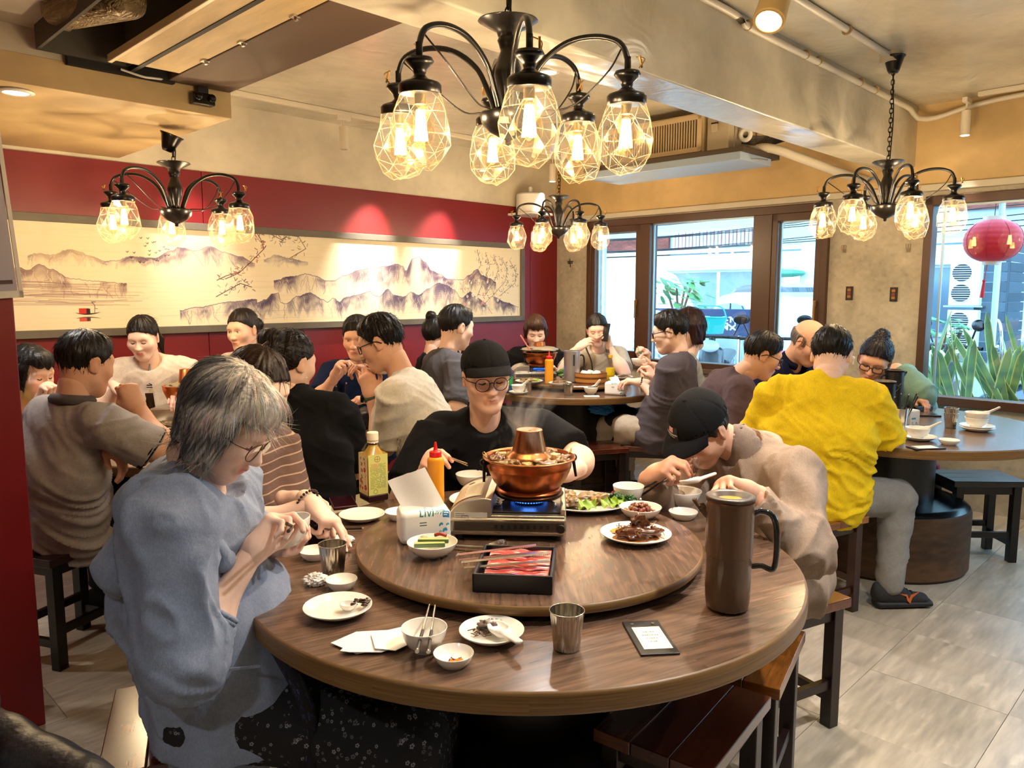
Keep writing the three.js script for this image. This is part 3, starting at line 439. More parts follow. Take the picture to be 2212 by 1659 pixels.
const seatMats = [0x7c3d22, 0x5a2517, 0x6b2f1b].map((c) => mat(c, 0.24, { map: redWoodTex, clearcoat: 0.4, clearcoatRoughness: 0.15 }));
const darkWood = mat(0x2a1512, 0.35, { map: redWoodTex }), blackWood = mat(0x15100e, 0.3, { map: redWoodTex });
function stool(label, x, z, turn, legM = darkWood, seats = seatMats) {
  const t = thing('stool', label, 'stool', V(x, 0, z), turn, 'low wooden stools'), L = 0.385, W = 0.285, h = 0.45;
  for (let i = 0; i < 3; i++) part(t, 'seat_board', boxUV(box(L, 0.032, W / 3 - 0.0012, 0, h - 0.016, (i - 1) * W / 3, 0.003), 2.4, true), seats[i]);
  for (const sx of [-1, 1]) for (const sz of [-1, 1]) part(t, 'leg', boxUV(box(0.042, h - 0.032, 0.042, sx * (L / 2 - 0.04), (h - 0.032) / 2, sz * (W / 2 - 0.034), 0.003), 2), legM);
  for (const sz of [-1, 1]) { part(t, 'stretcher', box(L - 0.12, 0.032, 0.022, 0, 0.15, sz * (W / 2 - 0.034), 0.002), legM); part(t, 'apron', box(L - 0.12, 0.045, 0.02, 0, h - 0.055, sz * (W / 2 - 0.034), 0.002), legM); }
  for (const sx of [-1, 1]) { part(t, 'stretcher', box(0.022, 0.032, W - 0.11, sx * (L / 2 - 0.04), 0.1, 0, 0.002), legM); part(t, 'apron', box(0.02, 0.045, W - 0.11, sx * (L / 2 - 0.04), h - 0.055, 0, 0.002), legM); }
  return t;
}
stool('empty red-brown stool at the very front, three boards seen from above', 0.415, -1.72, 0.93);
stool('empty orange-brown stool half under the near table, right of the front stool', 0.65, -2.06, 1.05, darkWood, [0xa8641f, 0x9c5a1d, 0xa35f22].map((c) => mat(c, 0.2, { map: redWoodTex, clearcoat: 0.5, clearcoatRoughness: 0.12 })));
stool('orange-brown stool under the man in the yellow shirt', 1.385, -3.43, 0.51 + PI / 2, mat(0x4a2413, 0.35, { map: redWoodTex }), [0xa8642c, 0x9c5a26, 0xb06c30].map((c) => mat(c, 0.25, { map: redWoodTex })));
stool('empty near-black stool standing alone by the window wall at right', 2.545, -4.1, -0.02, blackWood, [0x2b2725, 0x241f1e, 0x2f2a28].map((c) => mat(c, 0.3, { map: redWoodTex, clearcoat: 0.3, clearcoatRoughness: 0.2 })));
stool('dark stool under the man in the grey polo shirt at left', -1.80, -2.98, 1.25, blackWood, [0x2b1613, 0x241210, 0x301814].map((c) => mat(c, 0.3, { map: redWoodTex })));
stool('glossy red-brown stool under the grey-haired woman in the foreground', -0.80, -1.70, 1.95);
stool('red-brown stool with a chipped edge under the man with tousled hair', 0.92, -5.0, -0.2);
stool('red-brown stool pushed under the far corner table', 0.53, -4.92, 0.3);
// ---------- bodies: smooth joined fields, meshed by surface nets ----------
const A3 = (p) => (p.isVector3 ? p : V(...p));
function capP(a, b, ra, rb = ra) { a = A3(a); b = A3(b); const d = b.clone().sub(a); return { t: 0, ax: a.x, ay: a.y, az: a.z, dx: d.x, dy: d.y, dz: d.z, dd: Math.max(1e-9, d.lengthSq()), ra, rb, lo: a.clone().min(b), hi: a.clone().max(b), m: Math.max(ra, rb) }; }
function sleeveP(a, b, ra, rb) { const p = capP(a, b, ra, rb); p.t = 3; return p; }                               // a cone with a flat end at b
function ellP(c, r, q) { c = A3(c); q = q ?? new THREE.Quaternion(); const e = new THREE.Matrix4().makeRotationFromQuaternion(q.clone().invert()).elements, m = Math.max(...r); return { t: 1, cx: c.x, cy: c.y, cz: c.z, e, rx: r[0], ry: r[1], rz: r[2], lo: c, hi: c, m }; }
function ovalP(a, b, side, ra, rb) { // a tapering tube of oval section; ra, rb: [across side, front to back]
  const p = capP(a, b, 1, 1), u = V(p.dx, p.dy, p.dz).normalize(), s = side.clone().addScaledVector(u, -side.dot(u)).normalize(), n = V().crossVectors(s, u);
  return Object.assign(p, { t: 2, u, s, n, A: ra, B: rb, m: Math.max(...ra, ...rb) });
}
function dist(p, x, y, z) {
  if (p.t === 1) {
    x -= p.cx; y -= p.cy; z -= p.cz; const e = p.e, X = (e[0] * x + e[4] * y + e[8] * z) / p.rx, Y = (e[1] * x + e[5] * y + e[9] * z) / p.ry, Z = (e[2] * x + e[6] * y + e[10] * z) / p.rz;
    const k0 = Math.sqrt(X * X + Y * Y + Z * Z), a = X / p.rx, b = Y / p.ry, c = Z / p.rz, k1 = Math.sqrt(a * a + b * b + c * c); return k1 < 1e-6 ? -Math.min(p.rx, p.ry, p.rz) : k0 * (k0 - 1) / k1;
  }
  x -= p.ax; y -= p.ay; z -= p.az; const h0 = (x * p.dx + y * p.dy + z * p.dz) / p.dd, h = h0 < 0 ? 0 : h0 > 1 ? 1 : h0;
  if (p.t === 3) { const qx = x - h0 * p.dx, qy = y - h0 * p.dy, qz = z - h0 * p.dz, rr = Math.sqrt(qx * qx + qy * qy + qz * qz) - (p.ra + (p.rb - p.ra) * h), L = Math.sqrt(p.dd), en = Math.max((h0 - 1) * L, -h0 * L); return rr > 0 && en > 0 ? Math.sqrt(rr * rr + en * en) : Math.max(rr, en); }
  x -= h * p.dx; y -= h * p.dy; z -= h * p.dz;
  if (p.t === 0) return Math.sqrt(x * x + y * y + z * z) - (p.ra + (p.rb - p.ra) * h);
  const rx = p.A[0] + (p.B[0] - p.A[0]) * h, rz = p.A[1] + (p.B[1] - p.A[1]) * h, ry = Math.min(rx, rz), X = (x * p.s.x + y * p.s.y + z * p.s.z) / rx, Y = (x * p.u.x + y * p.u.y + z * p.u.z) / ry, Z = (x * p.n.x + y * p.n.y + z * p.n.z) / rz;
  const k0 = Math.sqrt(X * X + Y * Y + Z * Z), a = X / rx, b = Y / ry, c = Z / rz, k1 = Math.sqrt(a * a + b * b + c * c); return k1 < 1e-6 ? -ry : k0 * (k0 - 1) / k1;
}
function field(ps, k, x, y, z) { let d = 1e9; for (let i = 0; i < ps.length; i++) { const e = dist(ps[i], x, y, z), kk = ps[i].k ?? k, h = kk - Math.abs(d - e); d = h > 0 ? Math.min(d, e) - h * h / (4 * kk) : Math.min(d, e); } return d; }
// ps: parts joined smoothly; cut(x, y, z, d) may carve the joined distance
function netMesh(ps, { cell = 0.01, k = 0.03, cut = null, pad = 0.02 } = {}) {
  const lo = V(1e9, 1e9, 1e9), hi = V(-1e9, -1e9, -1e9), B = 8;
  for (const p of ps) { lo.min(p.lo.clone().addScalar(-p.m)); hi.max(p.hi.clone().addScalar(p.m)); }
  lo.addScalar(-pad); hi.addScalar(pad);
  const bx = Math.ceil((hi.x - lo.x) / cell / B), by = Math.ceil((hi.y - lo.y) / cell / B), bz = Math.ceil((hi.z - lo.z) / cell / B), nx = bx * B + 1, ny = by * B + 1, nz = bz * B + 1;
  const g = new Float32Array(nx * ny * nz).fill(1), rad = cell * B * 0.87, live = [];
  for (let K = 0; K < bz; K++) for (let J = 0; J < by; J++) for (let I = 0; I < bx; I++) {
    const cx = lo.x + (I + 0.5) * B * cell, cy = lo.y + (J + 0.5) * B * cell, cz = lo.z + (K + 0.5) * B * cell; let m = 1e9; const ds = [];
    for (const p of ps) { const d = dist(p, cx, cy, cz); ds.push(d); if (d < m) m = d; }
    if (m > rad * 1.6 + k) continue;
    const deep = m < -rad * 1.6 - k && !cut, near = deep ? null : ps.filter((p, i) => ds[i] < m + rad * 2.6 + k);
    const x1 = I === bx - 1 ? B : B - 1, y1 = J === by - 1 ? B : B - 1, z1 = K === bz - 1 ? B : B - 1;
    for (let c = 0; c <= z1; c++) for (let b = 0; b <= y1; b++) for (let a = 0; a <= x1; a++) {
      const i = I * B + a, j = J * B + b, l = K * B + c, x = lo.x + i * cell, y = lo.y + j * cell, z = lo.z + l * cell; let d = -1;
      if (!deep) { d = field(near, k, x, y, z); if (cut) d = cut(x, y, z, d); }
      g[(l * ny + j) * nx + i] = d;
    }
    live.push(I, J, K);
  }
  const id = new Int32Array(nx * ny * nz).fill(-1), pos = [], idx = [], sy = nx, sz = nx * ny, corner = [0, 1, sy, sy + 1, sz, sz + 1, sz + sy, sz + sy + 1], edges = [0, 1, 2, 3, 4, 5, 6, 7, 0, 2, 1, 3, 4, 6, 5, 7, 0, 4, 1, 5, 2, 6, 3, 7];
  for (let z = 0; z < nz - 1; z++) for (let y = 0; y < ny - 1; y++) for (let x = 0; x < nx - 1; x++) {
    const o = z * sz + y * sy + x; let n = 0; for (let i = 0; i < 8; i++) if (g[o + corner[i]] < 0) n++;
    if (n === 0 || n === 8) continue;
    let px = 0, py = 0, pz = 0, m = 0;
    for (let e = 0; e < 24; e += 2) { const a = edges[e], b = edges[e + 1], A = g[o + corner[a]], C = g[o + corner[b]]; if ((A < 0) === (C < 0)) continue; const t = A / (A - C); px += mix(a & 1, b & 1, t); py += mix(a >> 1 & 1, b >> 1 & 1, t); pz += mix(a >> 2, b >> 2, t); m++; }
    id[o] = pos.length / 3; pos.push(lo.x + (x + px / m) * cell, lo.y + (y + py / m) * cell, lo.z + (z + pz / m) * cell);
  }
  const quad = (a, b, c, d, f) => { if (a < 0 || b < 0 || c < 0 || d < 0) return; f ? idx.push(a, b, c, a, c, d) : idx.push(a, c, b, a, d, c); };
  for (let z = 1; z < nz - 1; z++) for (let y = 1; y < ny - 1; y++) for (let x = 1; x < nx - 1; x++) {
    const o = z * sz + y * sy + x, s = g[o] < 0;
    if (s !== g[o + 1] < 0) quad(id[o - sy - sz], id[o - sz], id[o], id[o - sy], s);
    if (s !== g[o + sy] < 0) quad(id[o - 1 - sz], id[o - 1], id[o], id[o - sz], s);
    if (s !== g[o + sz] < 0) quad(id[o - 1 - sy], id[o - sy], id[o], id[o - 1], s);
  }
  const q = new THREE.BufferGeometry(); q.setAttribute('position', new THREE.Float32BufferAttribute(pos, 3)); q.setIndex(idx); q.computeVertexNormals(); return q;
}
// move every vertex along its normal by f(p, n); then new normals
function push(g, f) { const p = g.attributes.position, n = g.attributes.normal, a = V(), b = V(); for (let i = 0; i < p.count; i++) { a.fromBufferAttribute(p, i); b.fromBufferAttribute(n, i); const d = f(a, b); p.setXYZ(i, a.x + b.x * d, a.y + b.y * d, a.z + b.z * d); } g.computeVertexNormals(); return g; }
function paint(g, f) { const p = g.attributes.position, c = new Float32Array(p.count * 3), a = V(); for (let i = 0; i < p.count; i++) { a.fromBufferAttribute(p, i); const q = f(a); c[i * 3] = q[0]; c[i * 3 + 1] = q[1]; c[i * 3 + 2] = q[2]; } g.setAttribute('color', new THREE.BufferAttribute(c, 3)); return g; }
function planarUV(g, ax, sc = 8, f = null) { // uv in metres times sc, each face seen along its main axis
  if (!f && g.index) g = g.toNonIndexed();
  const p = g.attributes.position, n = g.attributes.normal, uv = new Float32Array(p.count * 2), a = V();
  for (let i = 0; i < p.count; i++) {
    a.fromBufferAttribute(p, i); let q;
    if (f) q = f(a); else { const k = i - i % 3, X = Math.abs(n.getX(k) + n.getX(k + 1) + n.getX(k + 2)), Y = Math.abs(n.getY(k) + n.getY(k + 1) + n.getY(k + 2)), Z = Math.abs(n.getZ(k) + n.getZ(k + 1) + n.getZ(k + 2)); q = Y > X && Y > Z ? [a.x * sc, a.z * sc] : X > Z ? [a.z * sc, a.y * sc] : [a.x * sc, a.y * sc]; }
    uv[i * 2] = q[0]; uv[i * 2 + 1] = q[1];
  }
  g.setAttribute('uv', new THREE.BufferAttribute(uv, 2)); return g;
}
const ridge = (n) => 1 - Math.abs(n) * 2;

// ---------- heads (own axes: eyes at y 0, face towards +z) and hands, built once each ----------
const headCache = {};
function headGeo(kind, fine) {
  const key = kind + fine; if (headCache[key]) return headCache[key];
  const f = kind !== 'm', w = kind === 'r' ? 1.1 : 1, ps = [
    ellP([0, 0.026, -0.014], [0.075, 0.090, 0.094]), ellP([0, -0.036, 0.026], [0.060 * w, 0.074, 0.060]), capP([-0.042 * w, -0.062, 0.004], [-0.015, -0.100, 0.052], 0.020), capP([0.042 * w, -0.062, 0.004], [0.015, -0.100, 0.052], 0.020),
    ellP([0, -0.099, 0.058], [0.022, 0.017, 0.018]), ellP([-0.04 * w, -0.026, 0.058], [0.023 * w, 0.022, 0.020]), ellP([0.04 * w, -0.026, 0.058], [0.023 * w, 0.022, 0.020]), capP([-0.034, 0.022, 0.068], [0.034, 0.022, 0.068], f ? 0.013 : 0.015),
    capP([0, -0.06, -0.03], [0, -0.118, -0.036], f ? 0.044 : 0.052) ].map((p) => ({ ...p, k: 0.035 }));
  const small = [capP([0, 0.012, 0.078], [0, -0.034, 0.104], 0.0065, 0.0115), ellP([-0.0115, -0.038, 0.094], [0.008, 0.0068, 0.010]), ellP([0.0115, -0.038, 0.094], [0.008, 0.0068, 0.010]),
    capP([-0.019, -0.066, 0.080], [0, -0.0625, 0.089], 0.0045, 0.0062), capP([0.019, -0.066, 0.080], [0, -0.0625, 0.089], 0.0045, 0.0062), capP([-0.014, -0.0745, 0.082], [0.014, -0.0745, 0.082], 0.0068)].map((p) => ({ ...p, k: 0.012 }));
  const lids = [ellP([-0.031, -0.001, 0.069], [0.0155, 0.0125, 0.0125]), ellP([0.031, -0.001, 0.069], [0.0155, 0.0125, 0.0125])].map((p) => ({ ...p, k: 0.004 }));
  const ears = [];
  for (const s of [-1, 1]) { const q = new THREE.Quaternion().setFromEuler(new THREE.Euler(0.2, s * 0.35, s * -0.12)); ears.push({ ...ellP([s * 0.077, -0.006, -0.014], [0.0075, 0.032, 0.019], q), k: 0.008 }, { ...ellP([s * 0.078, -0.030, -0.006], [0.006, 0.010, 0.008]), k: 0.006 }); }
  const sock = [ellP([-0.031, 0.001, 0.094], [0.022, 0.013, 0.018]), ellP([0.031, 0.001, 0.094], [0.022, 0.013, 0.018])], mouth = capP([-0.019, -0.0688, 0.092], [0.019, -0.0688, 0.092], 0.0022), earIn = [ellP([-0.088, -0.004, -0.008], [0.006, 0.018, 0.009]), ellP([0.088, -0.004, -0.008], [0.006, 0.018, 0.009])];
  const all = [...ps, ...small, ...ears];
  const g = netMesh(all, { cell: fine ? 0.0034 : 0.0048, k: 0.03, cut: (x, y, z, d) => {
    const s = Math.min(dist(sock[0], x, y, z), dist(sock[1], x, y, z)), h = Math.max(0, 0.014 - Math.abs(-s - d)); d = Math.max(d, -s) + h * h / 0.056;
    for (const l of lids) { const e = dist(l, x, y, z), q = Math.max(0, 0.004 - Math.abs(d - e)); d = Math.min(d, e) - q * q / 0.016; }
    d = Math.max(d, -dist(mouth, x, y, z)); for (const e of earIn) d = Math.max(d, -dist(e, x, y, z)); return d; } });
  paint(g, (p) => { // skin tone multipliers: lips, warm cheeks and nose, ears
    const ax = Math.abs(p.x), lip = sstep(0.026, 0.016, ax) * sstep(0.0115, 0.007, Math.abs(p.y + 0.069) * (1 + ax * 12)) * (p.z > 0.07 ? 1 : 0), ch = Math.exp(-((ax - 0.042) ** 2 + (p.y + 0.032) ** 2) / 0.0006) * (p.z > 0.02 ? 1 : 0), no = Math.exp(-(p.x ** 2 + (p.y + 0.034) ** 2) / 0.0003) * (p.z > 0.08 ? 1 : 0), ear = ax > 0.072 && Math.abs(p.z + 0.012) < 0.03 ? 1 : 0, k = 0.25 * ch + 0.2 * no + 0.3 * ear, m = 1 + 0.06 * noise3(p.x * 60, p.y * 60, p.z * 60);
    return [m * (1 - 0.16 * lip), m * (1 - 0.16 * k - (f ? 0.52 : 0.42) * lip), m * (1 - 0.18 * k - (f ? 0.50 : 0.42) * lip)]; });
  return headCache[key] = g;
}
const POSES = {
  flat: [[10, 10, 8], [8, 10, 8], [10, 10, 8], [12, 12, 8], [[0.026, -0.008, 0.022], [0.050, -0.012, 0.05], [0.062, -0.014, 0.078], [0.068, -0.016, 0.10]]],
  relax: [[25, 30, 20], [30, 34, 22], [34, 36, 24], [38, 36, 24], [[0.026, -0.008, 0.022], [0.046, -0.018, 0.05], [0.052, -0.028, 0.078], [0.05, -0.034, 0.10]]],
  pinch: [[48, 48, 20], [56, 52, 26], [72, 66, 40], [80, 70, 40], [[0.026, -0.010, 0.022], [0.046, -0.026, 0.05], [0.045, -0.040, 0.078], [0.036, -0.046, 0.10]]],
  hold: [[40, 48, 30], [44, 50, 30], [48, 52, 30], [52, 52, 30], [[0.026, -0.010, 0.022], [0.052, -0.022, 0.044], [0.060, -0.042, 0.066], [0.056, -0.058, 0.084]]],
  fist: [[78, 88, 50], [80, 90, 50], [82, 90, 50], [84, 88, 50], [[0.026, -0.012, 0.022], [0.044, -0.034, 0.044], [0.030, -0.048, 0.066], [0.008, -0.050, 0.076]]],
  point: [[16, 10, 6], [20, 12, 8], [66, 74, 40], [70, 72, 40], [[0.026, -0.012, 0.022], [0.048, -0.024, 0.05], [0.05, -0.042, 0.076], [0.04, -0.052, 0.096]]],
};
const handCache = {};
function handGeo(pose, fine) {
  const key = pose + fine; if (handCache[key]) return handCache[key];
  const P = POSES[pose], kn = [[0.029, 0, 0.088], [0.010, 0.003, 0.092], [-0.009, 0.001, 0.088], [-0.027, -0.004, 0.080]], len = [[0.042, 0.025, 0.020], [0.046, 0.029, 0.021], [0.042, 0.027, 0.020], [0.033, 0.020, 0.018]], rr = [0.0088, 0.0090, 0.0086, 0.0076], ps = [], nails = [];
  kn.forEach((q, i) => {
    ps.push({ ...capP([q[0] * 0.55, -0.002, 0.012], q, 0.0145, 0.0112), k: 0.02 });
    let p = V(...q), a = 0; len[i].forEach((l, j) => { a += rad(P[i][j]); const n = p.clone().add(V(q[0] * 0.10 * cos(a), -sin(a), cos(a)).normalize().multiplyScalar(l)); ps.push({ ...capP(p, n, rr[i] * (1.03 - 0.07 * j), rr[i] * (0.98 - 0.09 * j)), k: j ? 0.003 : 0.007 }); p = n; });
    nails.push([p, a]);
  });
  const t = P[4].map((q) => V(...q)); ps.push({ ...capP(t[0], t[1], 0.017, 0.0125), k: 0.018 }, { ...capP(t[1], t[2], 0.0115, 0.0100), k: 0.006 }, { ...capP(t[2], t[3], 0.0102, 0.0084), k: 0.004 });
  ps.push({ ...ellP([0.006, -0.010, 0.045], [0.032, 0.013, 0.04]), k: 0.02 }, { ...capP([0, 0, 0.012], [0, 0, -0.035], 0.0235, 0.0265), k: 0.03 });
  const g = netMesh(ps, { cell: fine ? 0.0034 : 0.005, k: 0.004, pad: 0.012 });
  paint(g, (p) => { const kn2 = sstep(0.075, 0.10, p.z) * 0.10, m = 1 + 0.05 * noise3(p.x * 90, p.y * 90, p.z * 90); return [m, m * (1 - kn2), m * (1 - kn2 * 1.1)]; });
  g.userData.nails = nails; return handCache[key] = g;
}
const skins = {};
const skinOf = (c) => (skins[c] ??= new THREE.MeshPhysicalMaterial({ color: c, roughness: 0.52, vertexColors: true, specularIntensity: 0.6 }));
const hairM = new THREE.MeshPhysicalMaterial({ color: 0xffffff, roughness: 0.42, vertexColors: true, specularIntensity: 0.6 });
const clothTex = tex(256, 256, (u, v) => { const n = vn(u * 96, v * 96, 96, 80), m = vn(u * 96, v * 24, 96, 81), q = fbm(u, v, 6, 3, 82); return 0.80 + 0.1 * n + 0.06 * m + 0.08 * q; });
const clothBump = tex(256, 256, (u, v) => fbm(u, v, 24, 4, 83), false);
const cloths = {};
const cloth = (c, o = {}) => (cloths[c + JSON.stringify(o, (k, v) => v?.uuid ?? v)] ??= new THREE.MeshPhysicalMaterial({ color: c, roughness: 0.9, map: clothTex, bumpMap: clothBump, bumpScale: 0.0003, specularIntensity: 0.3, ...o }));

// hair in the head's own axes; every style is a shell around the skull, carved by a hairline, with locks added
function hairGeo(style, { under = false, col = 0x15100e, col2 = null, len = 0.1, fine = false, seed = 1, strands = 160, spiky = 0.5, sw = 0.0016, part: parting = 0 } = {}) {
  const ps = [], sk = style === 'bob' || style === 'greybob' ? 0.010 : 0.006; let cut, k = 0.02, nape = -0.055;
  ps.push(ellP([0, 0.028, -0.014], [0.078 + sk, 0.093 + sk * 1.4, 0.098 + sk]));
  const face = (x, y, z, hl, sl) => (z - 0.066 - (hl - y) * -sl) * 0.83;                       // > 0 in front of the hairline
  if (style === 'short' || style === 'crop') {
    ps.push(ellP([0, 0.075, 0.012], [0.066, 0.046, 0.078])); nape = -0.062;
    cut = (x, y, z, d) => { const fr = (z - 0.080) * 0.7 - (y - 0.064) * 0.72 + Math.max(0, y - 0.06) * 0.9, side = Math.min(-(y + 0.030 - (z < -0.03 ? (z + 0.03) * 0.62 : 0)), 1); const ear = 0.024 - Math.hypot(Math.abs(x) - 0.084, (y + 0.006) * 0.8, z + 0.010); return Math.max(d, fr, side, ear); };
  } else if (style === 'bald') {
    cut = (x, y, z, d) => Math.max(d, y - 0.032 + Math.max(0, z) * 0.9, -(y + 0.045), z - 0.020 - Math.max(0, -y) * 0.3, 0.024 - Math.hypot(Math.abs(x) - 0.084, (y + 0.006) * 0.8, z + 0.010));
  } else if (style === 'bob' || style === 'greybob') {
    const g = style === 'greybob';
    for (const s of [-1, 1]) ps.push(ovalP([s * 0.070, 0.02, -0.012], [s * (g ? 0.066 : 0.070), -len, g ? 0.012 : 0.002], V(0, 0, 1), [0.058, 0.024], [0.040, 0.018]));
    ps.push(ovalP([0, 0, -0.07], [0, -len * 0.85, -0.062], V(1, 0, 0), [0.072, 0.040], [0.060, 0.026])); ps.push(ellP([0, 0.075, 0.05], [0.062, 0.046, 0.046]));
    if (g) ps.push(ellP([0, 0.05, -0.06], [0.082, 0.075, 0.066]));
    cut = (x, y, z, d) => { const w = Math.max(Math.abs(x) - 0.052 - Math.max(0, -y) * 0.05, 0) , fr = Math.min(z - 0.030 - w * 1.2, 0.046 - y + Math.abs(x) * 0.15 + 0.006 * sin(x * 160 + seed)); return Math.max(d, fr, -(y + len - 0.012 * sin(x * 90 + z * 70)), Math.abs(x) < 0.045 && z > -0.01 && y < -0.02 ? 0.01 : -1); };
  } else { // tied back: tight cap, then what hangs or is rolled up
    cut = (x, y, z, d) => { const fr = (z - 0.074) * 0.62 - (y - 0.062) * 0.78 + Math.max(0, y - 0.066) * 1.3, low = -(y + 0.035 - (z < 0 ? z * 0.55 : 0)) - (z > 0.0 ? 0 : 0.0), ear = 0.022 - Math.hypot(Math.abs(x) - 0.086, (y + 0.008) * 0.8, z + 0.008); return style !== 'long' && z > -0.125 ? Math.max(d, Math.min(fr, 1), low - 0.02, ear) : style === 'long' ? Math.max(d, Math.abs(x) < 0.060 && y < 0.05 ? z - 0.02 : fr, -(y + len)) : d; };
    if (style === 'bun') ps.push({ ...ellP([0, 0.115, -0.072], [0.038, 0.034, 0.036]), k: 0.015 });
    if (style === 'lowbun') ps.push({ ...ellP([0, 0.01, -0.128], [0.042, 0.04, 0.034]), k: 0.015 });
    if (style === 'updo') { ps.push({ ...ovalP([0, -0.045, -0.115], [0.008, 0.075, -0.112], V(1, 0, 0), [0.034, 0.030], [0.046, 0.034]), k: 0.02 }, { ...ellP([0.01, 0.085, -0.095], [0.05, 0.03, 0.034]), k: 0.015 }); }
    if (style === 'pony') ps.push({ ...ellP([0, 0.03, -0.12], [0.028, 0.028, 0.03]), k: 0.012 }, { ...capP([0, 0.03, -0.13], [0.03, -0.08, -0.145], 0.03, 0.024), k: 0.02 }, { ...capP([0.03, -0.08, -0.145], [0.045, -0.17, -0.12], 0.024, 0.008), k: 0.01 });
    if (style === 'long') { for (const s of [-1, 1]) ps.push(ovalP([s * 0.068, 0.0, -0.02], [s * 0.075, -len, 0.02], V(0, 0, 1), [0.055, 0.020], [0.035, 0.014])); ps.push(ovalP([0, 0, -0.078], [0, -len, -0.085], V(1, 0, 0), [0.080, 0.034], [0.070, 0.018])); }
  }
  const cut0 = cut; if (under) cut = (x, y, z, d) => Math.max(cut0(x, y, z, d), y - 0.034 - z * 0.22);
  const g = netMesh(ps, { cell: fine ? 0.0036 : 0.0048, k, cut });
  const dir = (p) => [Math.atan2(p.x, -(p.z + 0.02)), Math.atan2(Math.hypot(p.x, p.z + 0.03), p.y - 0.02)];
  push(g, (p) => { const [a, b] = dir(p); return 0.0045 * noise3(a * 5 + seed, b * 1.2, seed * 3.1) + 0.0026 * noise3(a * 16, b * 2.0 + seed, 4.2) + 0.0013 * noise3(a * 42, b * 3 + seed, 9.1) - (style === 'short' ? 0.006 * sstep(0.045, -0.03, p.y) * sstep(0.06, 0.0, p.z) : 0); });
  const c1 = lin(col), c2 = lin(col2 ?? col), tone = (p) => { const [a, b] = dir(p), n = noise3(a * 22, b * 2.2 + seed, 1.3) * 0.55 + noise3(a * 60, b * 3, 7.7 + seed) * 0.5, t = col2 ? clamp(0.5 + 0.9 * noise3(a * 1.5 + seed, b * 1.3, 2.2) + (p.z + 0.01) * 5 + (p.y - 0.04) * 1.5 + n * 0.9) : 0, q = 1 + n * 0.9; return [0, 1, 2].map((i) => mix(c1[i], c2[i], t) * clamp(q, col2 ? 0.6 : 0.35, 2)); };
  paint(g, tone);
  // fine strands and tips laid on the shell
  const P = g.attributes.position, N = g.attributes.normal, pos = [], idx = [], colr = []; const tied = ['bun', 'lowbun', 'updo', 'pony'].includes(style); let s0 = SEED; SEED = seed * 977 + 5;
  if (P.count) for (let i = 0; i < strands; i++) {
    const j = Math.floor(rnd(0, P.count)), p = V().fromBufferAttribute(P, j), n = V().fromBufferAttribute(N, j), down = (tied ? V(-p.x * 0.6, 0.03 - p.y, -0.13 - p.z) : V(p.x, p.y - 0.16, p.z + 0.05)).normalize(); if (style === 'short' && p.z > 0.05 && p.y < 0.088) continue; down.addScaledVector(n, -down.dot(n)).normalize();
    const L = (style === 'short' || style === 'crop' ? rnd(0.012, 0.030) : rnd(0.03, 0.075)) * (style === 'crop' ? 0.5 : 1), lift = style === 'short' ? spiky * rnd(0.3, 1) : style === 'greybob' ? rnd(0, 0.035) + (rnd() < 0.015 ? 0.35 : 0) : rnd(0.0, 0.10), w = rnd(0.6, 1.2) * sw, side = V().crossVectors(n, down), c = tone(p).map((x) => x * rnd(0.8, 1.5)), jit = style === 'greybob' ? rnd(-0.08, 0.08) : rnd(-0.25, 0.25);
    const b = pos.length / 3;
    for (let q = 0; q < 4; q++) { const t = q / 3, c0 = p.clone().addScaledVector(n, 0.0005 + L * lift * t * (1 - 0.3 * t) - (style === 'short' || style === 'crop' ? 0 : (L * t) ** 2 / 0.21)).addScaledVector(down, L * t).addScaledVector(side, L * jit * t), ww = w * (1 - t * 0.85); for (const [x, y] of [[-1, 0], [1, 0], [0, 1]]) { const v = c0.clone().addScaledVector(side, x * ww).addScaledVector(n, y * ww * 0.8); pos.push(v.x, v.y, v.z); colr.push(...c); } }
    for (let q = 0; q < 3; q++) for (let m = 0; m < 3; m++) { const a0 = b + q * 3 + m, a1 = b + q * 3 + (m + 1) % 3; idx.push(a0, a1, a0 + 3, a1, a1 + 3, a0 + 3); }
  }
  SEED = s0;
  if (!pos.length) return g;
  const h = new THREE.BufferGeometry(); h.setAttribute('position', new THREE.Float32BufferAttribute(pos, 3)); h.setAttribute('color', new THREE.Float32BufferAttribute(colr, 3)); h.setIndex(idx); h.computeVertexNormals();
  return BGU.mergeGeometries([g, h]);
}
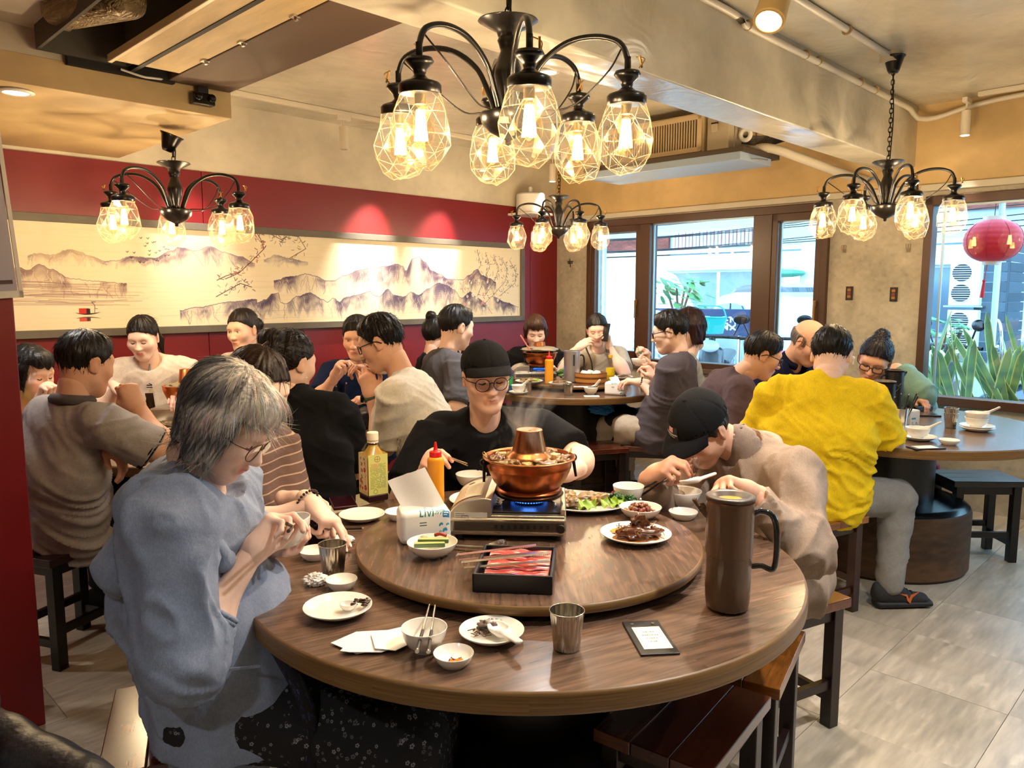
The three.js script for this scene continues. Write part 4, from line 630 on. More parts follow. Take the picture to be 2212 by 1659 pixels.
function glassesParts(holder, style, mtx) {
  const rim = style === 'round' ? mat(0x2a2422, 0.25, { metalness: 0.8 }) : style === 'gold' ? mat(0x6a5136, 0.3, { metalness: 0.7 }) : mat(0x0d0d0e, 0.3), r = style === 'rect' ? 0.0024 : 0.0014, sq = style === 'rect' ? 0.72 : 0.92, gs = [];
  for (const s of [-1, 1]) {
    const pts = []; for (let i = 0; i < 20; i++) { const a = i / 20 * 2 * PI, c = cos(a), q = sin(a), e = style === 'rect' ? 0.6 : 0.9; pts.push([s * 0.032 + 0.0245 * Math.sign(c) * Math.abs(c) ** e, -0.006 + 0.0245 * sq * Math.sign(q) * Math.abs(q) ** e, 0.098 - Math.abs(c) * 0.001 - (s * c > 0 ? s * c * 0.006 : 0)]); }
    gs.push(tube(pts, r, 48, 6, true)); gs.push(tube([[s * 0.056, 0.002, 0.091], [s * 0.078, 0.004, 0.06], [s * 0.085, 0.004, 0.0], [s * 0.084, -0.012, -0.03]], r, 20, 6));
  }
  gs.push(tube([[-0.009, -0.002, 0.0985], [0, 0.002, 0.101], [0.009, -0.002, 0.0985]], r, 10, 6));
  const g = part(holder, 'glasses', mg(gs).applyMatrix4(mtx), rim);
  for (const s of [-1, 1]) part(g, 'lens', new THREE.CircleGeometry(0.0235, 24).scale(1, sq, 1).translate(s * 0.032, -0.006, 0.0975).applyMatrix4(mtx), M.glass);
}
// hang a cap: crown and peak in the head's own axes
function capParts(holder, mtx, color, logo) {
  const m = cloth(color), e = (x, y, z) => V(x, y, z);
  const crown = netMesh([ellP([0, 0.036, -0.012], [0.088, 0.094, 0.106])], { cell: 0.005, cut: (x, y, z, d) => Math.max(d, -(y - 0.030 - z * 0.22), -dist(ellP([0, 0.03, -0.012], [0.082, 0.088, 0.1]), x, y, z)) });
  push(crown, (p) => { const a = Math.atan2(p.x, p.z + 0.012), seam = Math.abs(((a / (PI / 3)) % 1 + 1) % 1 - 0.5); return -0.0016 * sstep(0.06, 0.0, 0.5 - seam) + 0.002 * noise3(p.x * 22, p.y * 22, p.z * 22); });
  const c = part(holder, 'cap', planarUV(crown).applyMatrix4(mtx), m);
  const n = 24, pos = [], idx = []; // curved peak, 3 mm thick
  for (let i = 0; i <= n; i++) for (let j = 0; j < 2; j++) for (let k = 0; k <= 6; k++) { const a = mix(-1.12, 1.12, i / n), t = k / 6, x = sin(a) * mix(0.086, 0.090, t), z = -0.012 + cos(a) * 0.104 + t * 0.066 * Math.pow(Math.max(0, cos(a * 1.25)), 0.55), y = 0.036 + 0.22 * (-0.012 + cos(a) * 0.104) - 0.014 * t * t - x * x * 1.6 * t; pos.push(x, y - j * 0.0035, z); }
  const w = 7, row = 14; for (let i = 0; i < n; i++) for (let k = 0; k < 6; k++) { const a = i * row + k, b = a + row; idx.push(a, a + 1, b, b, a + 1, b + 1, a + w, b + w, a + w + 1, b + w, b + w + 1, a + w + 1); }
  for (let i = 0; i < n; i++) { const a = i * row + 6, b = a + row; idx.push(a, a + w, b, b, a + w, b + w); }
  const pk = new THREE.BufferGeometry(); pk.setAttribute('position', new THREE.Float32BufferAttribute(pos, 3)); pk.setIndex(idx); pk.computeVertexNormals();
  part(c, 'cap_peak', planarUV(pk).applyMatrix4(mtx), m); part(c, 'cap_button', ball(0.007, 0, 0.130, -0.012, 1, 0.5, 1, 10).applyMatrix4(mtx), m);
  if (logo) logo(c);
  return c;
}
const WARN = [];
function person(label, o) {
  const s = o.s ?? 1, t = thing('person', label, 'person', V(), 0), fine = !!o.fine;
  const hq = new THREE.Quaternion().setFromEuler(new THREE.Euler(rad(o.face[1]), rad(o.face[0]), rad(o.face[2] ?? 0), 'YXZ')), hs = s * (o.hs ?? 1), hm = new THREE.Matrix4().compose(o.head, hq, V(hs, hs, hs));
  const P = V(o.seat.x, (o.seat.y || 0.45) + 0.095 * s, o.seat.z), by = rad(o.body), f = V(sin(by), 0, cos(by)), left = V(cos(by), 0, -sin(by));
  const N = o.neck ?? o.head.clone().add(V(0, -0.150, -0.042).applyQuaternion(hq).multiplyScalar(0.75 * hs)).add(V(0, -0.045 * s, 0)).addScaledVector(f, -0.012 * s);
  const fat = o.fat ?? 1, wid = o.wid ?? 1, S = N.clone().sub(P).normalize(), back = V().crossVectors(left, S).normalize().negate(); if (back.dot(f) > 0) back.negate();
  const Mid = P.clone().lerp(N, 0.5).addScaledVector(back, (o.hunch ?? 0.03)), dn = Mid.clone().sub(N).normalize();
  const side = { l: 1, r: -1 }, arm = {};
  for (const q of ['l', 'r']) {
    const h = o.hands[q], sh = N.clone().addScaledVector(dn, 0.062 * s).addScaledVector(left, side[q] * 0.165 * s * wid).addScaledVector(back, -0.01), L1 = 0.275 * s, L2 = 0.245 * s;
    let W = h.p.clone().addScaledVector(h.dir ? h.dir.clone().normalize() : h.p.clone().sub(sh).normalize(), -0.085 * s), E;
    for (let it = 0; it < 3; it++) {
      const v = W.clone().sub(sh), dd = v.length(), k = dd > (L1 + L2) * 0.995 ? dd / (L1 + L2) * 1.006 : 1, a1 = L1 * k, a2 = L2 * k, x = (a1 * a1 - a2 * a2 + dd * dd) / (2 * dd), hgt = Math.sqrt(Math.max(0, a1 * a1 - x * x)); v.normalize();
      const pole = (h.pole ?? V(0, -0.6, 0).addScaledVector(left, side[q] * 0.35).addScaledVector(f, -0.25)).clone(); pole.addScaledVector(v, -pole.dot(v)).normalize();
      E = sh.clone().addScaledVector(v, x).addScaledVector(pole, hgt); if (k > 1.12) WARN.push(label.slice(0, 30) + ' ' + q + ' arm x' + k.toFixed(2));
      if (h.dir) break; W = h.p.clone().addScaledVector(h.p.clone().sub(E).normalize(), -0.085 * s);
    }
    const hd = (h.dir ? h.dir.clone() : h.p.clone().sub(E)).normalize(), pn = (h.palm ?? V(0, -1, 0)).clone(); pn.addScaledVector(hd, -pn.dot(hd)).normalize();
    arm[q] = { sh, E, W, hd, pn, h };
  }
  const tl = N.distanceTo(P) / s; if (tl > 0.62 || tl < 0.36) WARN.push(label.slice(0, 30) + ' torso ' + tl.toFixed(2));
  // --- skin: torso core, neck and arms, joined; head and hands on finer grids
  const sc = o.skin ?? 0xd9a684, hn = (v) => V(...v).applyMatrix4(hm), ps = [capP(hn([0, -0.09, -0.035]), N.clone().addScaledVector(dn, 0.03), (o.female ? 0.047 : 0.055) * s, 0.062 * s), ovalP(N.clone().addScaledVector(dn, 0.09), Mid, left, [0.105 * s, 0.055 * s], [0.10 * s, 0.06 * s]), capP(Mid, P, 0.08 * s), capP(arm.l.sh, arm.r.sh, 0.034 * s)];
  for (const q of ['l', 'r']) { const a = arm[q], g = o.armFat ?? 1; ps.push(capP(a.sh, a.sh.clone().lerp(a.E, 0.5), 0.034 * s, 0.043 * s * g), capP(a.sh.clone().lerp(a.E, 0.4), a.E, 0.042 * s * g, 0.040 * s * g), { ...ovalP(a.E, a.W, a.pn, [0.040 * s * g, 0.040 * s * g], [0.024 * s * g, 0.029 * s * g]) }, { ...ellP(a.E.clone().lerp(a.W, 0.3), [0.043 * s * g, 0.043 * s * g, 0.043 * s * g]), k: 0.06 }); }
  const core = netMesh(ps, { cell: fine ? 0.008 : 0.011, k: 0.03 });
  paint(core, (p) => { const m = 1 + 0.06 * noise3(p.x * 25, p.y * 25, p.z * 25); return [m, m * 0.99, m * 0.985]; });
  const pieces = [core]; const H0 = headGeo(o.headKind ?? (o.female ? 'f' : 'm'), fine).clone().applyMatrix4(hm); pieces.push(H0);
  for (const q of ['l', 'r']) {
    const a = arm[q]; if (a.h.pose === 'none') continue;
    const z = a.hd, y = a.pn.clone().negate(), x = V().crossVectors(y, z), k = s * (o.handS ?? (o.female ? 0.92 : 1)), mx = q === 'r' ? 1 : -1; // right hand: thumb at +x when the palm faces -y
    const g0 = handGeo(a.h.pose ?? 'relax', fine).clone(); if (mx < 0) { g0.scale(-1, 1, 1); const id = g0.index.array; for (let i = 0; i < id.length; i += 3) { const w = id[i]; id[i] = id[i + 1]; id[i + 1] = w; } g0.computeVertexNormals(); }
    a.m = new THREE.Matrix4().makeBasis(x.multiplyScalar(k), y.multiplyScalar(k), z.clone().multiplyScalar(k)).setPosition(a.W); pieces.push(g0.applyMatrix4(a.m));
  }
  pieces.forEach((g) => { for (const k of Object.keys(g.attributes)) if (!['position', 'normal', 'color'].includes(k)) g.deleteAttribute(k); });
  part(t, 'body', BGU.mergeGeometries(pieces), skinOf(sc));
  // --- face details
  const hairC = mat(o.brow ?? 0x1a1412, 0.7);
  if (!o.noface) for (const q of [-1, 1]) {
    part(t, 'eyebrow', tube([[q * 0.014, 0.0235, 0.0835], [q * 0.030, 0.029, 0.0815], [q * 0.047, 0.0225, 0.0700]], o.female ? 0.0020 : 0.0030, 14, 6).applyMatrix4(hm), hairC);
    if (o.eyes === 'open') { const e = part(t, 'eye', ball(1, q * 0.031, -0.0005, 0.0788, 0.0105, 0.0046, 0.0034, 14).applyMatrix4(hm), mat(0xe9e2d8, 0.2)); part(e, 'iris', ball(1, q * 0.031 - 0.001, -0.001, 0.0803, 0.0046, 0.0045, 0.0026, 12).applyMatrix4(hm), mat(0x1a0f0a, 0.15)); part(e, 'eyelashes', tube([[q * 0.0205, 0.001, 0.0797], [q * 0.031, 0.0048, 0.0822], [q * 0.0435, 0.001, 0.0757]], 0.0013, 14, 6).applyMatrix4(hm), hairC); }
    else part(t, 'eye', tube([[q * 0.019, -0.0040, 0.0805], [q * 0.031, -0.0075, 0.0826], [q * 0.044, -0.0035, 0.0762]], 0.0021, 14, 6).applyMatrix4(hm), hairC);
  }
  if (o.glasses) glassesParts(t, o.glasses, hm);
  if (o.hair) { const hg = hairGeo(o.hair.style, { fine, ...o.hair }).applyMatrix4(hm); const h = part(t, 'hair', hg, hairM); if (o.hair.extra) o.hair.extra(h, hm); }
  if (o.cap) capParts(t, hm, o.cap, o.capLogo && ((c) => o.capLogo(c, hm)));
  // --- shirt
  const c = o.shirt;
  if (c) {
    const lo = c.loose ?? 0, bot = P.clone().addScaledVector(S, -0.02 + (c.up ?? 0)), sp = [
      ovalP(N.clone().addScaledVector(dn, 0.115 * s), Mid, left, [0.150 * s * wid + lo, 0.098 * s + lo], [0.150 * s * wid * fat + lo, 0.108 * s * fat + lo]), ovalP(Mid, bot, left, [0.150 * s * wid * fat + lo, 0.108 * s * fat + lo], [0.176 * s * fat + lo, 0.128 * s * fat + lo]),
      capP(arm.l.sh.clone().addScaledVector(left, -0.02), arm.r.sh.clone().addScaledVector(left, 0.02), 0.061 * s + lo * 0.6), capP(N.clone().addScaledVector(dn, 0.01), N.clone().addScaledVector(dn, 0.06), 0.062 * s, 0.075 * s)];
    const cuts = [], slv = c.sleeve ?? 0.62;
    for (const q of ['l', 'r']) {
      const a = arm[q], r0 = 0.062 * s * (o.armFat ?? 1) + lo * 0.7;
      if (slv <= 1) { const end = a.sh.clone().lerp(a.E, slv), r1 = 0.061 * s * (o.armFat ?? 1) + (c.flare ?? 0.006) + lo * 0.6; sp.push({ ...sleeveP(a.sh, end, r0, r1), k: 0.03 }); }
      else { const end = a.E.clone().lerp(a.W, slv - 1), r1 = (c.cuff ?? 0.040) * s; sp.push({ ...capP(a.sh, a.E, r0, 0.056 * s + lo * 0.7), k: 0.03 }, { ...sleeveP(a.E, end, 0.056 * s + lo * 0.7, r1), k: 0.03 }); }
    }
    const nk = N.clone().addScaledVector(dn, -0.035 * s).addScaledVector(back, -0.056 * s), nr = (c.neck ?? 0.080) * s;
    let g = netMesh(sp, { cell: c.cell ?? (fine ? 0.0085 : 0.011), k: 0.05, cut: (x, y, z, d) => { const e = Math.hypot(x - nk.x, y - nk.y, z - nk.z) - nr; d = Math.max(d, -e); for (const q of cuts) d = Math.max(d, -dist(q, x, y, z)); return d; } });
    const am = c.fold ?? 0.007, sd = label.length * 1.7, vf = c.vf;
    push(g, (p) => {
      const lx = V(p.x, p.y, p.z).sub(P), a = lx.dot(left), b = lx.dot(S), w = noise3(a * 5 + sd, b * 5, sd) * 1.2, n1 = ridge(noise3(a * 3.2 + w, b * 9 + a * 7 * Math.sign(a) + w, sd + 3)), n2 = ridge(noise3(a * 8 + w, b * 15 - a * 9, sd + 9)); const low = clamp(1.15 - b / (tl * s) * 0.8, 0.35, 1.1);
      const cc = lx.dot(back), v1 = vf ? ridge(noise3(a * 6 + cc * 5 + w * 0.7, b * 2.2 + sd, cc * 6)) : 0, v2 = vf ? ridge(noise3(a * 10 + w, b * 7 - cc * 6, cc * 8 + sd)) : 0;
      return Math.max(-0.004, vf ? am * (2.0 * Math.max(0, v1) ** 2.6 + 1.0 * Math.max(0, v2) ** 3 + 0.5 * noise3(a * 5, b * 5, cc * 5) - 0.5) : am * low * (sstep(0.35, 1, n1) * 1.4 * Math.max(0, n1) + 0.8 * Math.max(0, n2) ** 2.5 + 0.7 * noise3(a * 6, b * 6, sd + 5) - 0.4)) + 0.0008 * noise3(p.x * 40, p.y * 40, p.z * 40);
    });
    g = planarUV(g, null, c.uvs ?? 8, c.uv ? (p) => c.uv(p.clone().sub(P), left, S) : null);
    const sh = part(t, c.name ?? 'shirt', g, c.mat ?? cloth(c.color), c.label);
    if (c.collar) { const R1 = 0.066 * s, pts = []; for (let i = 0; i <= 18; i++) { const a = mix(-2.7, 2.7, i / 18); pts.push(N.clone().addScaledVector(dn, -0.03 + 0.03 * (1 - cos(a)) * 0.5).addScaledVector(left, R1 * sin(a)).addScaledVector(back, R1 * cos(a) * 0.95)); } part(sh, 'collar', tube(pts, 0.021 * s, 36, 8), cloth(c.collar)); }
    if (c.cuffLine) for (const q of ['l', 'r']) { const a = arm[q], d = a.E.clone().sub(a.sh).normalize(), r1 = 0.061 * s * (o.armFat ?? 1) + (c.flare ?? 0.006) + lo * 0.6 + 0.001; part(sh, 'cuff_stripe', mg([0.985, 0.94].map((e) => new THREE.TorusGeometry(r1, 0.0035, 6, 28).applyQuaternion(new THREE.Quaternion().setFromUnitVectors(V(0, 0, 1), d)).translate(...a.sh.clone().lerp(a.E, slv * e).toArray()))), cloth(c.cuffLine)); }
    if (c.extra) c.extra(sh, { N, P, S, left, back, dn, Mid, arm, f });
  }
  // --- trousers and shoes
  const pants = o.pants ?? 0x1c1c20, legs = o.legs ?? {};
  if (o.pants !== null) {
    const lp = [ovalP(P.clone().addScaledVector(S, o.waist ?? 0.06), P.clone().add(V(0, -0.02, 0)), left, [0.150 * s * fat, 0.11 * s * fat], [0.172 * s * fat, 0.125 * s * fat])], shoes = [];
    for (const q of ['l', 'r']) {
      const hip = P.clone().addScaledVector(left, side[q] * 0.088 * s).add(V(0, -0.015, 0)), kn = legs[q]?.knee ?? hip.clone().addScaledVector(f, 0.41 * s).addScaledVector(left, side[q] * 0.05).setY(0.50), an = legs[q]?.foot ?? kn.clone().addScaledVector(f, 0.02).setY(0.085), pf = o.pantFat ?? 1;
      lp.push(capP(hip, kn, 0.088 * s * pf, 0.066 * s * pf), { ...capP(kn, an.clone().add(V(0, 0.035, 0)), 0.064 * s * pf, 0.050 * s * pf), k: 0.02 });
      const ff = legs[q]?.dir ?? f; shoes.push([an, ff]);
    }
    const g = netMesh(lp, { cell: o.legCell ?? 0.014, k: 0.03, cut: (x, y, z, d) => Math.max(d, 0.075 - y, (o.seat.y || 0.45) + 0.003 - y > 0 && Math.hypot(x - P.x, z - P.z) < 0.13 ? (o.seat.y || 0.45) + 0.003 - y : -1) });
    push(g, (p) => 0.008 * (sstep(0.3, 1, ridge(noise3(p.x * 7, p.y * 13 + p.z * 4, p.z * 7))) - 0.2) * (o.legFold ?? 1));
    part(t, 'trousers', planarUV(g, V(1, 0, 0.4), 8), cloth(pants));
    for (const [an, ff] of shoes) {
      if (o.noShoes) break; const sd2 = V(ff.z, 0, -ff.x), heel = an.clone().addScaledVector(ff, -0.045).setY(0.035), toe = an.clone().addScaledVector(ff, 0.155).setY(0.03);
      const g2 = netMesh([ovalP(heel, toe, sd2, [0.036, 0.036], [0.043, 0.028]), { ...capP(an.clone().setY(0.085), an.clone().addScaledVector(ff, 0.05).setY(0.05), 0.036, 0.032), k: 0.03 }], { cell: 0.008, k: 0.02, cut: (x, y, z, d) => Math.max(d, 0.003 - y) });
      part(t, 'shoe', planarUV(g2), cloth(o.shoe ?? 0x141416)); }
  }
  if (o.extra) o.extra(t, { hm, N, P, S, left, back, dn, Mid, arm, f, s });
  t.userData.rig = undefined; return Object.assign(t, { rig: { hm, arm, N, P, left, back, f } });
}
// ---------- the diners ----------
const onSeat = (x, z) => V(x, 0.45, z);
const blackHair = 0x120e0d, brownHair = 0x2c1b14;
const SK = { fair: 0xf0cdbb, mid: 0xe8c0a8, tan: 0xd8a88c };
const who = {};
// --- near table
who.cap = person('man in a black cap, black T-shirt and round glasses behind the steaming copper hot pot', { fine: true, head: D(1050, 812, 2.72), face: [14, 9, 3], seat: onSeat(-0.06, -2.95), body: 6, wid: 1.12, fat: 1.1, skin: SK.mid, glasses: 'round',
  cap: 0x121214, hair: { style: 'crop', col: blackHair, seed: 3, strands: 40, under: true }, shirt: { color: 0x17171b, sleeve: 0.80, loose: 0.016, fold: 0.009 }, pants: 0x1b1b20, armFat: 1.1,
  hands: { r: { p: D(925, 988, 2.42), pose: 'pinch', palm: V(0.6, -0.2, 0.4), dir: V(0.1, 0.6, 0.6) }, l: { p: D(1180, 1030, 2.32), pose: 'relax', dir: V(-0.8, -0.1, 0.4), pole: V(0.9, -0.4, 0.2) } } });
who.beige = person('man in a navy cap and beige jacket bent over his bowl, eating', { fine: true, head: D(1512, 925, 2.42), face: [-58, 46, -6], seat: onSeat(0.86, -2.42), neck: D(1618, 962, 2.46), body: -62, wid: 1.02, skin: SK.tan, cap: 0x17181c, hair: { style: 'crop', col: blackHair, seed: 5, strands: 60, under: true },
  capLogo: (c, hm) => { const art = canvas(256, 160, (g, w, h) => { g.fillStyle = '#17181c'; g.fillRect(0, 0, w, h); g.fillStyle = '#e8e4e0'; g.fillRect(84, 10, 84, 60); g.fillStyle = '#c33a2c'; g.fillRect(89, 15, 74, 50); g.strokeStyle = '#f2ece6'; g.lineWidth = 9; g.beginPath(); g.moveTo(84, 10); g.lineTo(168, 70); g.moveTo(168, 10); g.lineTo(84, 70); g.moveTo(126, 10); g.lineTo(126, 70); g.moveTo(84, 40); g.lineTo(168, 40); g.stroke(); g.strokeStyle = '#b02a22'; g.lineWidth = 4; g.stroke(); g.fillStyle = '#f0ece8'; g.font = 'bold 30px sans-serif'; g.textAlign = 'center'; g.fillText('CHAMPIONSHIPS', 128, 112, 236); g.font = 'bold 22px sans-serif'; g.fillText('TEAMS.POLO', 128, 142, 190); });
    const g = new THREE.SphereGeometry(1, 16, 10, 0.94, 0.72, 0.92, 0.42).scale(0.0895, 0.0955, 0.1075).translate(0, 0.036, -0.012); part(c, 'cap_emblem', g.applyMatrix4(hm), mat(0xffffff, 0.8, { map: art })); },
  shirt: { color: 0xa08c7c, sleeve: 1.86, cuff: 0.046, loose: 0.020, fold: 0.009, vf: 1, neck: 0.088, name: 'jacket', extra: (sh, r) => { // jacket collar and the T-shirt under it
    part(sh, 'undershirt', planarUV(netMesh([ovalP(r.N.clone().addScaledVector(r.dn, 0.0), r.N.clone().addScaledVector(r.dn, 0.3), r.left, [0.09, 0.085], [0.11, 0.112])], { cell: 0.01, cut: (x, y, z, d) => { const q = V(x, y, z).sub(r.N); return Math.max(d, -(q.dot(r.back) * -1 - 0.02), -(q.length() - 0.07)); } }), V(1, 0, .4), 8), cloth(0x9a8a80), 'taupe T-shirt showing at the open collar');
    const pts = []; for (let i = 0; i <= 20; i++) { const a = mix(-2.5, 2.5, i / 20); pts.push(r.N.clone().addScaledVector(r.dn, -0.01 + 0.06 * (1 - cos(a)) * 0.5).addScaledVector(r.left, 0.092 * sin(a)).addScaledVector(r.back, 0.086 * cos(a))); } part(sh, 'collar', tube(pts, 0.020, 40, 8), cloth(0xb5a291)); } }, pants: 0x2a2826,
  hands: { r: { p: D(1442, 1005, 2.3), pose: 'pinch', dir: V(0.25, 0.35, 0.5), palm: V(0.7, -0.2, 0.5), pole: V(-0.3, -1, -0.1) }, l: { p: D(1562, 1045, 2.12), pose: 'pinch', dir: V(-0.75, 0.25, 0.15), palm: V(0.1, -0.5, 0.7), pole: V(0.7, -0.9, 0.3) } } });
const stripes = tex(16, 256, (u, v) => (v % 0.5 < 0.07 ? [0.86, 0.80, 0.74] : [0.52, 0.45, 0.43]));
who.stripe = person('woman in a striped brown T-shirt with long brown hair reaching to turn the lazy susan', { fine: true, female: true, head: D(556, 838, 2.30), face: [62, 26, 0], seat: onSeat(-0.86, -2.36), body: 66, skin: SK.fair, hair: { style: 'long', col: 0x241712, len: 0.34, seed: 8, strands: 300 }, armFat: 1.08,
  shirt: { mat: new THREE.MeshPhysicalMaterial({ color: 0xd8c8c0, roughness: 0.9, map: stripes, bumpMap: clothBump, bumpScale: 0.001 }), uv: (l, a, S) => [l.dot(a) * 3, l.dot(S) * 16], sleeve: 0.85, loose: 0.012, extra: (sh, r) => { const p = r.N.clone().addScaledVector(r.dn, 0.17).addScaledVector(r.left, -0.03).addScaledVector(r.back, -0.125); part(sh, 'badge', new THREE.SphereGeometry(0.012, 16, 8).scale(1, 1.2, 0.4).translate(p.x, p.y, p.z), mat(0x2f5f9a, 0.4), 'small blue and white chest badge'); } }, pants: 0x2a2830,
  hands: { r: { p: D(716, 1128, 2.02), pose: 'point', dir: V(0.62, -0.36, 0.42), palm: V(-0.25, -0.9, 0.1), pole: V(-0.2, -1, 0.5) }, l: { p: D(690, 1088, 2.26), pose: 'relax', dir: V(0.85, -0.1, 0.1), palm: V(0.1, -0.6, 0.8), pole: V(0, -1, -0.4) } },
  extra: (t, r) => { const w = r.arm.r.W.clone().addScaledVector(r.arm.r.hd, -0.02), q = new THREE.Quaternion().setFromUnitVectors(V(0, 0, 1), r.arm.r.hd); const beads = []; for (let i = 0; i < 22; i++) { const a = i / 22 * 2 * PI; beads.push(ball(0.0042, 0.034 * cos(a), 0.034 * sin(a), 0, 1, 1, 1, 8)); } part(t, 'bracelet', mg(beads).applyQuaternion(q).translate(w.x, w.y, w.z), mat(0x3a2620, 0.35));
    const m = r.arm.r.m; part(t, 'ring', new THREE.TorusGeometry(0.0098, 0.0024, 8, 20).rotateX(rad(66)).translate(-0.009, -0.019, 0.097).applyMatrix4(m), mat(0x6c5a48, 0.3, { metalness: 0.8 }));
    const g = handGeo('point', true).userData.nails; for (const i of [0, 1]) { const [p, a] = g[i]; part(t, 'fingernail', ball(1, 0, 0, 0, 0.0058, 0.0016, 0.0085, 10).rotateX(a).translate(p.x, p.y + 0.0062 * cos(a), p.z + 0.002).applyMatrix4(m), mat(0xf2efe6, 0.15)); } } });
const flowers = canvas(512, 512, (g, w, h) => { g.fillStyle = '#131318'; g.fillRect(0, 0, w, h); for (let i = 0; i < 150; i++) { const x = rnd(0, w), y = rnd(0, h), r = rnd(4, 8); g.fillStyle = g.strokeStyle = rnd() < 0.6 ? '#a9a6ac' : '#77747c'; g.lineWidth = 2.4; if (rnd() < 0.6) { for (let k = 0; k < 5; k++) { g.beginPath(); g.arc(x + r * cos(k * 1.257), y + r * sin(k * 1.257), r * 0.55, 0, 7); g.fill(); } g.fillStyle = '#131318'; g.beginPath(); g.arc(x, y, r * 0.4, 0, 7); g.fill(); } else { g.beginPath(); g.arc(x, y, r, rnd(0, 3), rnd(3.2, 6)); g.stroke(); } } });
flowers.wrapS = flowers.wrapT = THREE.RepeatWrapping;
const denim = new THREE.MeshPhysicalMaterial({ color: 0x909db8, roughness: 0.72, map: clothTex, bumpMap: tex(256, 256, (u, v) => 0.5 + 0.5 * (fbm(u, v, 12, 5, 91) - 0.5) + 0.25 * (fbm(u * 2, v, 32, 3, 92) - 0.5), false), bumpScale: 0.0014, sheen: 0.3, sheenRoughness: 0.5, specularIntensity: 0.4 });
who.grey = person('grey-haired woman in a blue-grey hooded jacket and flowered skirt eating in the foreground', { fine: true, female: true, head: D(492, 912, 1.60), face: [84, 36, 0], seat: onSeat(-0.665, -1.70), neck: D(425, 1032, 1.62), body: 92, wid: 0.98, skin: SK.fair, glasses: 'gold', brow: 0x6a5a50, hs: 0.95, hunch: 0.05,
  hair: { style: 'greybob', col: 0x565962, col2: 0xd6cec6, len: 0.085, seed: 2, strands: 3200, sw: 0.0007 },
  shirt: { mat: denim, name: 'jacket', sleeve: 1.42, cuff: 0.052, loose: 0.034, fold: 0.008, vf: 1, neck: 0.082, up: -0.05, cell: 0.0075, extra: (sh, r) => {
    const n = r.N, b = r.back, d = r.dn, l = r.left, hoodP = (x, y, z) => n.clone().addScaledVector(l, x).addScaledVector(d, y).addScaledVector(b, z);
    const hood = netMesh([ovalP(hoodP(-0.11, 0.02, 0.04), hoodP(0.11, 0.02, 0.04), b, [0.062, 0.05], [0.062, 0.05]), ovalP(hoodP(0, 0.03, 0.075), hoodP(0, 0.19, 0.10), l, [0.15, 0.05], [0.13, 0.035]), capP(hoodP(-0.12, 0.03, 0.03), hoodP(-0.12, 0.15, -0.10), 0.046, 0.03), capP(hoodP(0.12, 0.03, 0.03), hoodP(0.12, 0.15, -0.10), 0.046, 0.03), capP(hoodP(-0.15, 0.16, 0.085), hoodP(0.15, 0.16, 0.085), 0.052)], { cell: 0.0075, k: 0.05, cut: (x, y, z, q) => Math.max(q, -(V(x, y, z).distanceTo(hoodP(0, -0.035, -0.012)) - 0.078)) });
    push(hood, (p) => 0.012 * (ridge(noise3(p.x * 7 + 3, p.y * 15 + p.x * 6 + p.z * 5, p.z * 8)) - 0.3)); part(sh, 'hood', planarUV(hood, V(1, 0, 0.4), 8), denim);
    for (const q of ['l', 'r']) { const a = r.arm[q], c = a.E.clone().lerp(a.W, 0.42), dir = a.W.clone().sub(a.E).normalize(), rr = 0.043, pts = []; for (let i = 0; i < 72; i++) { const w = i / 72 * 2 * PI; pts.push(V((rr + (i % 2) * 0.004) * cos(w), (rr + (i % 2) * 0.004) * sin(w), 0)); }
      const q1 = new THREE.Quaternion().setFromUnitVectors(V(0, 0, 1), dir), gs = [-0.008, 0, 0.008].map((z) => tube(pts.map((p) => p.clone().setZ(z)), 0.0062, 144, 6, true)); part(sh, 'cuff', planarUV(mg(gs)).applyQuaternion(q1).translate(c.x, c.y, c.z), denim); }
    const hem = netMesh([ovalP(r.P.clone().add(V(0.0, 0.16, 0)), r.P.clone().add(V(0.035, -0.10, 0.02)), l, [0.20, 0.15], [0.215, 0.20])], { cell: 0.009, cut: (x, y, z, q) => Math.max(q, 0.462 - y) }); push(hem, (p) => 0.008 * (ridge(noise3(p.x * 9, p.y * 3, p.z * 9 + 4)) - 0.3)); part(sh, 'jacket_hem', planarUV(hem, V(1, 0, 0.4), 8), denim);
    part(sh, 'pocket_flap', boxUV(box(0.13, 0.006, 0.004, 0, 0, 0, 0.001), 8).rotateY(0.35).rotateZ(-0.06).translate(r.P.x + 0.08, r.P.y + 0.13, r.P.z + 0.21), denim); } }, pants: null,
  hands: { r: { p: D(592, 1118, 1.62), pose: 'pinch', palm: V(0.55, -0.35, 0.3), pole: V(-0.1, -1, 0.25) }, l: { p: D(634, 1188, 1.76), pose: 'hold', palm: V(0.1, 1, 0.1), dir: V(0.8, 0.05, 0.3), pole: V(0, -1, -0.3) } },
  extra: (t, r) => { const K = (sgn) => r.P.clone().addScaledVector(r.left, sgn * 0.13).addScaledVector(r.f, 0.40).setY(0.46), ps = [ovalP(r.P.clone().add(V(0, 0.02, 0)), r.P.clone().add(V(0, -0.01, 0)), r.left, [0.19, 0.13], [0.2, 0.14])];
    for (const q of [-1, 1]) { const k = K(q), hip = r.P.clone().addScaledVector(r.left, q * 0.1).add(V(0, -0.01, 0)); ps.push(capP(hip, k, 0.1, 0.09), capP(k, k.clone().addScaledVector(r.f, 0.02).setY(0.12), 0.09, 0.14)); } ps.push(capP(K(0), K(0).setY(0.14), 0.12, 0.16), capP(r.P.clone().addScaledVector(r.f, 0.1), K(0), 0.11));
